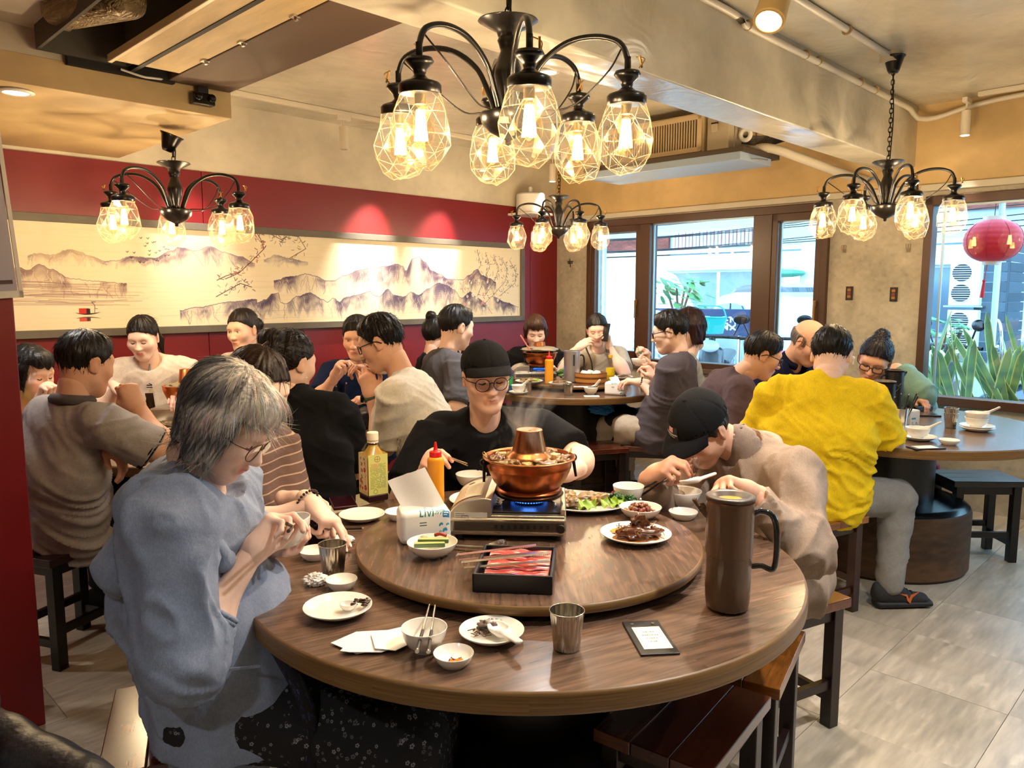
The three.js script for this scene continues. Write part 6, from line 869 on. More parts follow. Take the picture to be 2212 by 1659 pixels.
  const fl = []; for (let i = 0; i < 40; i++) { const a = i / 40 * 2 * PI; fl.push(new THREE.ConeGeometry(0.0026, 0.012, 6).rotateX(-0.8).rotateY(-a + PI / 2).translate(0.052 + 0.046 * cos(a), 0.083, 0.046 * sin(a))); } part(t, 'flame', mg(fl), new THREE.MeshStandardMaterial({ color: 0x0a1630, emissive: 0x2f78ff, emissiveIntensity: 2.2 }));
  const fll = new THREE.PointLight(0x3f86ff, 0.05, 0, 2); fll.name = 'flame_light'; fll.position.set(0.052, 0.0875, 0); fll.castShadow = true; t.add(fll);
  for (const x of [-0.13, 0.13]) for (const z of [-0.11, 0.11]) part(t, 'foot', cyl(0.012, 0.012, 0.014, x, 0, z), M.black);
  part(t, 'control_knob', mg([rot(cyl(0.012, 0.011, 0.012, 0, 0, 0, 20), PI / 2).translate(0.14, 0.038, 0.137)]), M.black);
  // pot
  const c = V(0.052, 0.092, 0).applyAxisAngle(V(0, 1, 0), turn).add(t.position), p = thing('hot_pot', 'copper hot pot with a chimney ' + words[1], 'hot pot', c, turn + 0.3); p.scale.y = 0.93;
  const copTex = tex(256, 256, (u, v) => { const n = fbm(u * 2, v * 0.3, 24, 4, 130), m = fbm(u, v, 5, 4, 131); return [0.72 + 0.3 * (n - 0.5) + 0.22 * (m - 0.3), 0.70 + 0.32 * (n - 0.5) + 0.1 * (m - 0.3), 0.70 + 0.3 * (n - 0.5)]; }), cop = mat(0xd27a45, 0.30, { metalness: 1, map: copTex }), copL = mat(0xf2a66c, 0.30, { metalness: 1, map: copTex });
  part(p, 'bowl', lathe([[0, 0.004], [0.078, 0.004], [0.084, 0.006], [0.088, 0.014], [0.092, 0.018], [0.084, 0.022], [0.085, 0.026], [0.100, 0.045], [0.112, 0.072], [0.116, 0.084], [0.1175, 0.086], [0.1175, 0.090], [0.119, 0.108], [0.126, 0.112], [0.1275, 0.115], [0.126, 0.118], [0.117, 0.114], [0.113, 0.085], [0.1, 0.055], [0.03, 0.045]], 72), cop);
  part(p, 'base_ring', lathe([[0.076, 0.0], [0.092, 0.001], [0.096, 0.006], [0.092, 0.012], [0.082, 0.016]], 64), mat(0x4a2f20, 0.3, { metalness: 0.9 })); part(p, 'rim', new THREE.TorusGeometry(0.1262, 0.0032, 10, 80).rotateX(PI / 2).translate(0, 0.1155, 0), copL);
  part(p, 'chimney', lathe([[0.066, 0.09], [0.066, 0.112], [0.060, 0.122], [0.050, 0.130], [0.047, 0.136], [0.0455, 0.145], [0.036, 0.192], [0.0368, 0.196], [0.0358, 0.198], [0.034, 0.197], [0.007, 0.1945], [0.0065, 0.193], [0.0065, 0.16]], 56), copL); part(p, 'chimney_hole', cyl(0.0066, 0.0066, 0.002, 0, 0.188, 0), M.black);
  const bar = mat(0x17120f, 0.35, { metalness: 0.4 });
  for (const s of [-1, 1]) { const h = part(p, 'handle', mg([new THREE.TorusGeometry(0.009, 0.0035, 8, 18).translate(s * 0.128, 0.105, 0), rod([s * 0.128, 0.104, 0.0], [s * 0.126 + s * 0.006, 0.050, 0.016], 0.0055, 0.0035), rod([s * 0.115, 0.105, 0], [s * 0.13, 0.105, 0], 0.004)]), bar); part(h, 'lug', tube([[s * 0.118, 0.116, -0.012], [s * 0.128, 0.126, -0.02], [s * 0.126, 0.134, -0.008], [s * 0.122, 0.124, 0.0]], 0.0016, 14, 5), M.gold); }
  part(p, 'broth', cyl(0.112, 0.112, 0.002, 0, 0.094, 0, 40), mat(0x9c6a34, 0.08, { clearcoat: 1 }));
  const bits = []; const add = (name, g, m, x, y, z, ry) => { const o = part(p, name, g, m); o.position.set(x, y, z); o.rotation.y = ry ?? 0; };
  const bl = [1, 2, 3].map((k) => blob(0.022, 0.016, 0.017, k * 3.1, 0.5, 18)), tofu = box(0.03, 0.016, 0.026, 0, 0, 0, 0.003), cab = blob(0.030, 0.012, 0.022, 9.7, 0.7, 18);
  for (let i = 0; i < 15; i++) { const a = i / 15 * 2 * PI + 0.2, r = 0.088 + 0.008 * sin(i * 3), x = r * cos(a), z = r * sin(a); i % 5 === 4 ? add('tofu_piece', tofu, food(0xe6c47e, 0.5), x, 0.108, z, -a + 0.5) : add(i % 3 ? 'meat_piece' : 'cabbage_piece', i % 3 ? bl[i % 3] : cab, food([0xb98048, 0xd9a868, 0xe6c080, 0xa8743c][i % 4], 0.35), x, 0.103 + 0.006 * (i % 2), z, i); }
  return [t, p];
}
const [stoveN, potN] = hotpot(-0.004, -2.09, SU, -0.06, ['under the steaming copper pot on the near lazy susan', 'and dangling black handles, steaming on the near stove']);
{ // steam curling up from the near pot
  const al = tex(128, 256, (u, v) => { const n = fbm(u, v * 0.6, 5, 5, 140), e = sin(PI * u) ** 1.2 * sstep(1, 0.55, v) * sstep(0, 0.12, v); return clamp((n - 0.42) * 2.6) * e * 0.5; }, false), stm = new THREE.MeshStandardMaterial({ color: 0xffffff, roughness: 1, transparent: true, alphaMap: al, side: THREE.DoubleSide, opacity: 0.5 });
  const gs = []; for (let k = 0; k < 4; k++) { const g = new THREE.PlaneGeometry(1, 1, 6, 24), p = g.attributes.position, b = potN.position; for (let i = 0; i < p.count; i++) { const u = p.getX(i), v = p.getY(i) + 0.5, w = 0.05 + 0.05 * v, a = 0.3 * sin(k * 2.1 + v * 2), cx = b.x - 0.075 + 0.03 * k + 0.03 * sin(v * 5 + k), cz = b.z - 0.03 + 0.02 * k + 0.02 * cos(v * 4 + k * 2); p.setXYZ(i, cx + u * w * 2 * cos(a), b.y + 0.11 + v * (0.17 + 0.03 * k), cz + u * w * 2 * sin(a)); } g.computeVertexNormals(); gs.push(g); }
  const s = put('steam', 'wisps of steam rising left of the near hot pot chimney', 'steam', mg(gs), stm, V()); s.castShadow = false; s.userData.kind = 'stuff'; }
// tissue pack
function tissuePack(pos, turn, label, big) {
  const t = thing('tissue_pack', label, 'tissue', pos, turn), art = canvas(512, 384, (g, w, h) => { g.fillStyle = '#f6f2ec'; g.fillRect(0, 0, w, h); g.fillStyle = '#1f7f86'; g.font = 'bold 92px sans-serif'; g.fillText('Livi', 190, 190); g.strokeStyle = '#2a6f78'; glyph(g, 'bei', 345, 130, 48, 5); glyph(g, 'long', 400, 130, 48, 5); g.fillStyle = '#44585c'; g.font = '22px sans-serif'; for (let i = 0; i < 2; i++) g.fillRect(196, 226 + i * 18, 70, 7); const blob2 = (x, y, s, c) => { g.fillStyle = c; g.beginPath(); g.ellipse(x, y, s, s * 0.62, -0.7, 0, 7); g.fill(); g.beginPath(); g.ellipse(x + s * 1.2, y - s * 0.3, s * 0.8, s * 0.6, 0.6, 0, 7); g.fill(); }; for (const [x, y, s, c] of [[400, 250, 15, '#2a8f96'], [436, 290, 18, '#3f9cc0'], [392, 300, 12, '#7fb6c4'], [424, 340, 17, '#2d7fae'], [470, 250, 12, '#4fa6b4'], [470, 345, 14, '#3f9cc0'], [300, 40, 15, '#1f9aa0'], [340, 70, 12, '#6bb4bc'], [260, 84, 9, '#1f9aa0']]) blob2(x, y, s, c); g.fillStyle = '#2d86b8'; g.beginPath(); g.roundRect(428, 150, 70, 52, 8); g.fill(); g.fillStyle = '#fff'; g.fillRect(438, 162, 48, 8); g.fillRect(438, 180, 36, 8); });
  const body = new RoundedBoxGeometry(0.135, 0.088, 0.09, 6, 0.016).translate(0, 0.044, 0), p = body.attributes.position, uv = body.attributes.uv; for (let i = 0; i < p.count; i++) { uv.setXY(i, p.getX(i) / 0.135 + 0.5, (p.getY(i) + (p.getY(i) > 0.07 ? (0.045 - p.getZ(i)) * 0.8 : 0)) / 0.15 + 0.02); p.setXYZ(i, p.getX(i) + 0.002 * noise3(p.getY(i) * 60, p.getZ(i) * 60, 2), p.getY(i) * (1 + 0.04 * noise3(p.getX(i) * 20, p.getZ(i) * 20, 1)), p.getZ(i) + 0.003 * noise3(p.getX(i) * 40, p.getY(i) * 40, 5)); } body.computeVertexNormals();
  part(t, 'wrapper', body, mat(0xffffff, 0.35, { map: art, clearcoat: 0.4, clearcoatRoughness: 0.3 }));
  const sh = new THREE.PlaneGeometry(0.11, 0.105, 10, 10), q = sh.attributes.position; for (let i = 0; i < q.count; i++) { const x = q.getX(i), y = q.getY(i) + 0.052; q.setXYZ(i, x * 0.9 - y * 0.45 + 0.006, y * 0.92 + x * 0.30, 0.012 * sin(x * 40) * (1 - y * 5) - y * 0.2); } sh.computeVertexNormals(); part(t, 'pulled_tissue', sh.scale(big ? 1 : 0.6, big ? 1 : 0.4, 1).translate(0, 0.078, 0.0), mat(0xf7f2ea, 0.85, { side: THREE.DoubleSide })); return t;
}
{ const p = V(-0.236, SU, -1.975); tissuePack(p, 0.28, 'white tissue pack with teal lettering and a sheet sticking up, left of the near stove', true); }
// squeeze bottle
function squeeze(pos, label, s = 1) { const t = thing('squeeze_bottle', label, 'sauce bottle', pos), y = mat(0xe89a16, 0.35, { clearcoat: 0.3 }), r = mat(0xd0140f, 0.3); t.scale.setScalar(s); part(t, 'bottle', lathe([[0, 0], [0.024, 0], [0.0265, 0.004], [0.0265, 0.138], [0.025, 0.146], [0.02, 0.15], [0, 0.15]], 32), y); part(t, 'cap', lathe([[0.0195, 0.148], [0.0195, 0.165], [0.018, 0.1675], [0.008, 0.169], [0.0068, 0.173], [0.003, 0.197], [0, 0.1975]], 28), r); return t; }
squeeze(H(942, 1086, SU), 'yellow mustard squeeze bottle with a red nozzle on the near lazy susan', 0.98);
// pickled cucumber bowl
{ const p = onT(934, 1199, SU), b = put('bowl', 'shallow white bowl of sliced cucumber in front of the tissue pack', 'bowl', bowlG(0.064, 0.036), M.china, p); const cs = [[-0.006, 0.030, 0.006, 0.1, 'front'], [0.002, 0.036, -0.008, 0.02, 'middle'], [0.0, 0.030, -0.024, 0.2, 'back']];
  for (const [x, y, z, a, w] of cs) { const t = thing('cucumber_slice', `green cucumber stick, the ${w} one in the shallow white bowl`, 'cucumber', p.clone().add(V(x, y, z)), a, 'cucumber sticks'); part(t, 'flesh', box(0.076, 0.011, 0.014, 0, 0, 0, 0.003), mat(0xc9c879, 0.3, { clearcoat: 0.5 })); part(t, 'skin', box(0.077, 0.010, 0.004, 0, -0.001, 0.0075, 0.0018), mat(0x2c5420, 0.3, { clearcoat: 0.6 })); }
  put('pepper_slice', 'curl of red pepper lying on the cucumber', 'pepper', tube([[-0.014, 0, 0], [0, 0.004, 0.002], [0.016, 0.001, 0.006]], 0.0045, 12, 8), food(0xc92a1c), p.clone().add(V(0.018, 0.044, -0.022))); put('garlic_slice', 'pale slice of garlic beside the red pepper', 'garlic', ball(0.008, 0, 0, 0, 1.4, 0.4, 1), food(0xe6dfb8), p.clone().add(V(-0.022, 0.040, -0.024))); }
// ladle
{ const t = thing('ladle', 'steel ladle lying in front of the stove', 'ladle', V(-0.032, SU, -1.85), 0.02); const bw = lathe([[0, 0.001], [0.014, 0.003], [0.024, 0.010], [0.029, 0.021], [0.0285, 0.0225], [0.023, 0.0115], [0.013, 0.005], [0, 0.003]], 32).rotateZ(0.5).translate(0.0, 0.012, 0); part(t, 'ladle_bowl', bw.scale(1.1, 0.8, 1), M.steel); part(t, 'handle', mg([tube([[-0.022, 0.022, -0.004], [-0.045, 0.013, -0.018], [-0.11, 0.010, -0.040], [-0.15, 0.012, -0.052]], 0.0042, 24, 8)]), M.steel); }
// meat tray with slices and two tongs
{ const c = V(0.010, SU, -1.70), a = -0.10, t = thing('meat_tray', 'black lacquer tray with raw meat slices near the front of the lazy susan', 'tray', c, a), bl = mat(0x131214, 0.4); part(t, 'tray_base', box(0.176, 0.006, 0.20, 0, 0.003, 0, 0.002), bl); part(t, 'tray_rim', mg([box(0.176, 0.042, 0.007, 0, 0.021, 0.0965, 0.003), box(0.176, 0.042, 0.007, 0, 0.021, -0.0965, 0.003), box(0.007, 0.042, 0.2, 0.0845, 0.021, 0, 0.003), box(0.007, 0.042, 0.2, -0.0845, 0.021, 0, 0.003)]), bl);
  const mt = tex(256, 128, (u, v) => { const n = fbm(u * 0.6, v * 2, 12, 4, 150), w = fbm(u, v, 6, 3, 151), f = sstep(0.52, 0.66, n + 0.2 * (w - 0.5)); return [mix(0.74, 0.90, f), mix(0.26, 0.76, f), mix(0.25, 0.70, f)]; }), mm = mat(0xffffff, 0.35, { map: mt, clearcoat: 0.3 });
  for (let i = 0; i < 7; i++) { const g = new THREE.PlaneGeometry(0.145, 0.05, 18, 6), p = g.attributes.position; for (let j = 0; j < p.count; j++) { const x = p.getX(j), y = p.getY(j); p.setZ(j, 0.0045 * noise3(x * 30 + i * 3, y * 40, i) + (y > 0 ? y * 0.14 : 0)); p.setY(j, y + 0.006 * noise3(x * 22, i * 2, 1)); } g.rotateX(-PI / 2).computeVertexNormals(); const sol = mg([g, g.clone().translate(0, -0.002, 0)]); put('meat_slice', `marbled raw meat slice, ${['nearest the front rim', 'second', 'third', 'fourth', 'fifth', 'sixth', 'last, at the back'][i]} in the black tray`, 'meat', sol, mm, c.clone().add(V(0.004, 0.018 + 0.0022 * i, 0.066 - i * 0.024).applyAxisAngle(V(0, 1, 0), a)), a + 0.05 * sin(i * 2), 'raw meat slices'); }
  for (const [k, b, tip, lab] of [[0, D(1000, 1238, 1.69), D(1190, 1212, 1.70), 'steel tongs lying across the meat tray, the front arm pair'], [1, D(990, 1228, 1.74), D(1160, 1196, 1.76), 'steel tongs behind the front pair, pinkish from the meat']]) {
    b.y = SU + 0.030; tip.y = SU + 0.052 + 0.002 * k; const d = tip.clone().sub(b), L = d.length(), q = thing('tongs', lab, 'tongs', b, Math.atan2(-d.z, d.x), 'serving tongs'); const tm = k ? mat(0xc99a96, 0.3, { metalness: 0.8 }) : mat(0xd2c9b4, 0.25, { metalness: 0.9 });
    for (const s of [-1, 1]) { const arm = part(q, 'tong_arm', box(L * 0.98, 0.0014, 0.013, L / 2, s * 0.007 * 0.7 + 0.002 + s * 0.002, 0, 0.0005).rotateZ(0.08 + s * 0.012), tm); const te = []; for (let i = 0; i < 9; i++) te.push(box(0.0026, 0.0016, 0.004, L * 0.78 + i * L * 0.022, s * 0.006 + 0.002, 0.0075)); part(arm, 'teeth', mg(te).rotateZ(0.08 + s * 0.012), tm); }
    part(q, 'tong_bend', rot(new THREE.CylinderGeometry(0.008, 0.008, 0.013, 20, 1, true, PI * 0.5, PI), PI / 2).translate(0.002, 0.002, 0), mat(0xd2c9b4, 0.25, { metalness: 0.9, side: THREE.DoubleSide })); } }
// dish of braised meat
{ const p = onT(1373, 1164, SU); put('plate', 'round white plate with a dark braised joint in brown sauce, right of the stove', 'plate', plateG(0.094), M.china, p); put('sauce_pool', 'brown sauce smeared over the white plate under the braised joint', 'sauce', flat(splat(0.062, 3.3, 48, 0.45), 0.0016), mat(0x8a4a10, 0.12, { clearcoat: 1 }), p.clone().add(V(0, 0.0088, 0)));
  put('sauce_smear', 'thin amber smear at the back of the braised dish', 'sauce', flat(splat(0.034, 6.1, 40, 0.5)), mat(0xc98a2c, 0.2), p.clone().add(V(-0.028, 0.0104, -0.034)));
  const t = thing('braised_joint', 'dark brown glazed joint of meat with shredded strands on the sauced plate', 'meat', p.clone().add(V(0.006, 0.018, 0.014)), 0.2); part(t, 'flesh', blob(0.058, 0.022, 0.030, 4.2, 0.35, 18), food(0x7a3a12, 0.2)); part(t, 'bone_end', blob(0.022, 0.024, 0.016, 8.1, 0.6, 18).translate(0.004, 0.024, -0.016), food(0x8a4a1c, 0.25)); const sh = []; for (let i = 0; i < 46; i++) { const x = rnd(-0.05, 0.07), z = rnd(-0.045, 0.03); sh.push(tube([[x, 0.004 + rnd(0, 0.016), z], [x + rnd(-0.012, 0.012), rnd(0.004, 0.024), z + rnd(-0.012, 0.012)], [x + rnd(-0.02, 0.02), rnd(-0.004, 0.012), z + rnd(-0.02, 0.02)]], rnd(0.0008, 0.0016), 8, 4)); } part(t, 'shreds', mg(sh), food(0xa0651c, 0.35)).userData.kind = 'stuff'; }
// peanuts: each one its own
{ const p = onT(1383, 1118, SU); put('bowl', 'shallow white bowl of red peanuts behind the braised dish', 'bowl', bowlG(0.062, 0.034), M.china, p); const gs = [0, 1, 2].map((k) => ball(0.0062, 0, 0, 0, 1.25, 0.95, 0.95, 10)), pm = [0x8a3a22, 0x9c4628, 0x7a2f1e, 0xb0723c].map((c) => food(c, 0.35)); let n = 0;
  for (let L = 0; L < 3; L++) for (let i = 0; i < [26, 18, 8][L]; i++) { const a = i * 2.399 + L, r = [0.043, 0.032, 0.018][L] * Math.sqrt((i + 0.5) / [26, 18, 8][L]); const o = put('peanut', 'small red-skinned roasted peanut in the shallow white bowl', 'peanut', gs[i % 3], pm[(i * 7 + L) % 4], p.clone().add(V(r * cos(a), 0.020 + L * 0.0085 + 0.001 * (i % 3), r * sin(a))), rnd(0, 6), 'roasted peanuts'); o.rotation.z = rnd(-0.5, 0.5); } }
// chicken platter
{ const p = V(0.232, SU, -2.27), pl = put('platter', 'oval white platter of pale chicken pieces with parsley and lettuce behind the stove', 'plate', plateG(0.115).scale(1.15, 1, 0.88), M.china, p, 0.15), skin = [0xf0bd74, 0xf4c888, 0xe0a860, 0xeccc9c].map((c) => food(c, 0.25));
  for (let i = 0; i < 13; i++) { const x = -0.075 + (i % 5) * 0.030 + rnd(-0.006, 0.006), z = -0.042 + Math.floor(i / 5) * 0.036 + rnd(-0.006, 0.006); const o = put('chicken_piece', `glossy chopped chicken piece, ${['back', 'middle', 'front'][Math.floor(i / 5)]} row of the oval platter, ${['first', 'second', 'third', 'fourth', 'fifth'][i % 5]} from the left`, 'chicken', blob(0.024, 0.013, 0.016, i * 1.9, 0.4, 18), skin[i % 4], p.clone().add(V(x, 0.022 + (i % 2) * 0.006, z)), rnd(0, 3), 'chicken pieces'); }
  const lf = new THREE.PlaneGeometry(0.062, 0.04, 18, 12), q = lf.attributes.position; for (let i = 0; i < q.count; i++) { const x = q.getX(i), y = q.getY(i), e = Math.max(Math.abs(x) / 0.031, Math.abs(y) / 0.02); q.setXYZ(i, x * (1 - 0.15 * e), y * (1 + 0.1 * sin(x * 180)), 0.006 * e * e * sin(x * 210 + y * 120) + 0.008 * e); } lf.rotateX(-1.2).computeVertexNormals(); const lm = mat(0x7fa02c, 0.4, { side: THREE.DoubleSide, transmission: 0 });
  for (const [x, z, r, w] of [[0.058, 0.052, 0.2, 'largest'], [0.085, 0.035, 0.6, 'right'], [-0.01, 0.075, -0.1, 'front']]) put('lettuce_leaf', `frilly pale green lettuce leaf, the ${w} one on the chicken platter`, 'lettuce', lf, lm, p.clone().add(V(x, 0.026, z)), r, 'lettuce leaves');
  for (const [x, z, s, w] of [[0.085, 0.0, 1, 'left'], [0.125, 0.02, 0.8, 'right']]) { const t = thing('parsley', `dark green curly parsley sprig, ${w} one on the chicken platter`, 'parsley', p.clone().add(V(x, 0.022, z)), s, 'parsley sprigs'), cu = []; for (let i = 0; i < 46; i++) { const a = rnd(0, 6.3), e = rnd(-0.2, 1.4), r = rnd(0.012, 0.022) * s; cu.push(blob(0.006, 0.005, 0.006, i, 0.8).translate(r * cos(a) * cos(e), r * sin(e) + 0.004, r * sin(a) * cos(e))); } part(t, 'curls', mg(cu), mat(0x1f4a16, 0.5)).userData.kind = 'stuff'; part(t, 'stem', rod([0, -0.01, 0], [0, 0.012, 0], 0.003), mat(0x4a7a2c, 0.5)); }
  for (const [x, z, r] of [[0.085, -0.045, 0.4], [0.112, -0.03, -0.5]]) put('orchid_petal', r > 0 ? 'magenta flower petal standing up behind the parsley' : 'magenta flower petal lying by the patterned bowl', 'petal', new THREE.SphereGeometry(0.013, 14, 8).scale(1, 0.5, 0.14).rotateZ(r), mat(0xb0155a, 0.45), p.clone().add(V(x, 0.036, z)), r, 'magenta petals'); }
// vegetable plate, bowls and dishes behind the stove
{ const p = V(-0.095, SU, -2.315); put('plate', 'white plate of stir-fried vegetables half hidden behind the stove', 'plate', plateG(0.1), M.china, p); const vm = [0xd9661c, 0xe08a2a, 0x3f5f1c, 0xa82a1a, 0x5a6a24, 0xe8dcc0].map((c) => food(c, 0.3)); for (let i = 0; i < 34; i++) { const a = rnd(0, 6.3), r = rnd(0, 0.062); put('vegetable_strip', 'thin strip of stir-fried vegetable on the plate behind the stove', 'vegetable', tube([[-0.02, 0, 0], [0, rnd(0.002, 0.01), rnd(-0.006, 0.006)], [0.02, rnd(-0.003, 0.003), 0]], rnd(0.0025, 0.0045), 8, 6), vm[i % 6], p.clone().add(V(r * cos(a), 0.013 + 0.016 * (1 - r / 0.062) + rnd(0, 0.004), r * sin(a))), rnd(0, 6), 'stir-fried vegetable strips'); } }
put('bowl', 'plain white bowl behind the vegetable plate, in front of the man in the black cap', 'bowl', bowlG(0.057, 0.05), M.china, onT(1018, 1052));
{ const p = onT(1357, 1086, SU), band = canvas(1024, 96, (g, w, h) => { g.fillStyle = '#f1ebdf'; g.fillRect(0, 0, w, h); g.strokeStyle = '#4a3d52'; g.lineWidth = 4; for (let i = 0; i < 16; i++) { const x = i * 64; if (i % 4 < 2) { g.beginPath(); g.moveTo(x + 8, 24); g.lineTo(x + 34, 68); g.moveTo(x + 34, 24); g.lineTo(x + 8, 68); g.moveTo(x + 44, 24); g.lineTo(x + 44, 68); g.stroke(); } else { g.fillStyle = '#5a3f62'; for (let k = 0; k < 6; k++) { g.beginPath(); g.ellipse(x + 32 + 17 * cos(k), 48 + 14 * sin(k), 11, 6, k, 0, 7); g.fill(); } } } });
  const t = thing('bowl', 'white bowl with a purple floral band beside the chicken platter', 'bowl', p); part(t, 'bowl_body', bowlG(0.049, 0.056), M.china); const pr = [[0.0282, 0.016], [0.0385, 0.027], [0.0454, 0.040]]; part(t, 'pattern_band', lathe(pr.map(([r, y]) => [r + 0.0004, y]), 48), mat(0xffffff, 0.2, { map: band })); }
put('saucer', 'white patterned dish peeping out left of the tissue pack', 'dish', dishG(0.045), M.china, V(-0.325, SU, -2.16));
{ const p = onT(1415, 1080); put('plate', 'white plate with a scrap of food next to the plain bowl at right', 'plate', plateG(0.088), M.china, p); put('food_scrap', 'small brown scrap on the plate in front of the man in beige', 'scrap', blob(0.012, 0.007, 0.008, 3, 0.7), food(0x8a5a3a), p.clone().add(V(0.02, 0.014, 0.02))); put('crumpled_tissue', 'torn bit of white tissue on that scrap plate', 'tissue', flat(splat(0.03, 5, 30, 0.5)), mat(0xf4f0ea, 0.9), p.clone().add(V(0.03, 0.010, 0.02))); }
put('bowl', 'plain white bowl on the table right of the peanuts, under the man in beige', 'bowl', bowlG(0.060, 0.056), M.china, onT(1475, 1095)); put('saucer', 'small white dish half under the lazy susan edge right of the peanuts', 'dish', dishG(0.045), M.china, V(0.53, TB, -2.30));
put('serving_spoon', 'white china spoon with its handle up behind the hot pot', 'spoon', spoonG, M.china, V(0.15, SU + 0.03, -2.33), 2.6).rotation.x = -0.5;
// pitcher
const smoke = new THREE.MeshPhysicalMaterial({ color: 0x8e6f58, roughness: 0.2, transmission: 0.6, thickness: 0, bumpMap: hammered, bumpScale: 0.0004, side: THREE.DoubleSide });
function pitcher(pos, turn, label, h = 0.245, m = smoke, inner = true) {
  const t = thing('pitcher', label, 'pitcher', pos, turn), r = 0.05, k = h / 0.245; part(t, 'jug', lathe([[0, 0.002], [r * 0.82, 0.002], [r * 0.93, 0.008], [r * 0.97, 0.03], [r * 1.0, 0.12 * k], [r * 1.0, 0.125 * k], [r * 1.02, 0.128 * k], [r * 1.02, h - 0.004], [r * 1.03, h]], 48), m);
  if (inner) part(t, 'tea', lathe([[0, 0.004], [r * 0.86, 0.006], [r * 0.92, 0.03], [r * 0.95, 0.12 * k], [0, 0.12 * k]], 40), mat(0x2a1408, 0.1)); part(t, 'spout', netMesh([capP([-r * 0.9, h - 0.03, 0], [-r * 1.45, h - 0.003, 0], 0.016, 0.010)], { cell: 0.004, cut: (x, y, z, d) => Math.max(d, y - h, -dist(capP([-r * 0.9, h - 0.022, 0], [-r * 1.5, h + 0.006, 0], 0.013, 0.008), x, y, z)) }), m);
  part(t, 'handle', tube([[r * 0.98, h - 0.028, 0], [r * 1.3, h - 0.020, 0], [r * 1.75, h - 0.028, 0], [r * 1.95, h - 0.06, 0], [r * 1.98, h - 0.12 * k, 0], [r * 1.85, h - 0.148 * k, 0], [r * 1.4, h - 0.142 * k, 0], [r * 0.98, h - 0.145 * k, 0]], 0.0068, 48, 10), mat(0x181a1f, 0.12, { clearcoat: 1 }));
  const ld = part(t, 'lid', lathe([[0, h - 0.004], [r * 0.6, h - 0.004], [r * 0.66, h + 0.004], [r * 1.05, h + 0.004], [r * 1.06, h + 0.010], [r * 0.98, h + 0.0125], [r * 0.66, h + 0.011], [r * 0.62, h + 0.002], [0, h]], 48), mat(0x4a3d34, 0.35)); part(ld, 'lid_well', cyl(r * 0.6, r * 0.6, 0.002, 0, h, 0, 32), mat(0xc9a650, 0.2)); return t; }
pitcher(onT(1570, 1313), -0.25, 'large smoky brown water pitcher with a black handle at the right of the near table');
// steel cups
const cupBig = cupG(0.034, 0.078);
function steel(pos, label, g = cupBig, water = true) { const t = thing('steel_cup', label, 'cup', pos, 0, 'hammered steel cups'); part(t, 'cup_wall', g, steelCup); part(t, 'rim', new THREE.TorusGeometry(0.0342, 0.0012, 8, 40).rotateX(PI / 2).translate(0, 0.078, 0), M.chrome); if (water) part(t, 'water', cyl(0.031, 0.031, 0.001, 0, 0.052, 0, 32), mat(0x6a6a5a, 0.02, { transmission: 0.4, thickness: 0 })); return t; }
steel(onT(1224, 1400), 'empty-looking hammered steel cup at the front of the near table, left of the black card'); steel(onT(720, 1240), 'hammered steel cup of water beside the grey-haired woman'); steel(V(0.60, TB, -2.1), 'steel cup half hidden behind the smoky pitcher');
{ const t = thing('dark_cup', 'dark cup with a bright rim half hidden behind the pointing hand', 'cup', onT(684, 1172)); part(t, 'cup_wall', cupG(0.03, 0.075), mat(0x2a1c1e, 0.2, { metalness: 0.4 })); part(t, 'rim', new THREE.TorusGeometry(0.0302, 0.0016, 8, 36).rotateX(PI / 2).translate(0, 0.075, 0), M.chrome); }
// the notice card
{ const art = canvas(256, 330, (g, w, h) => { g.fillStyle = '#efe9cf'; g.fillRect(0, 0, w, h); g.strokeStyle = '#57503a'; g.lineWidth = 3; g.strokeRect(18, 20, w - 36, h - 52); g.strokeStyle = '#2c2620'; const rows = [[70, ['she', 'long', 'mei', 'kai', 'fa']], [118, ['long', 'jian', 'kai', 'bei', 'qian', 'fa', 'jian']], [166, ['bei', 'tang', 'jian', 'qian', 'fa']], [214, ['qian', 'fa', 'kai']]]; for (const [y, cs] of rows) cs.forEach((c, i) => glyph(g, c, 128 - cs.length * 11 + i * 22, y, 17, 2.4)); });
  const t = thing('notice_card', 'black card holder with a printed cream notice at the front right of the near table', 'card', V(0.279, TB, -1.473), 0.10); part(t, 'holder', box(0.078, 0.004, 0.15, 0, 0.002, 0, 0.0015), mat(0x15161a, 0.3, { clearcoat: 0.5 })); const g = new THREE.PlaneGeometry(0.058, 0.098).rotateX(-PI / 2).translate(0.002, 0.0046, 0.006); part(t, 'notice', g, mat(0xffffff, 0.4, { map: art })); part(t, 'rivet', mg([-1, 1].map((s) => cyl(0.0036, 0.0036, 0.0015, s * 0.022, 0.004, -0.058, 16))), M.steel); }
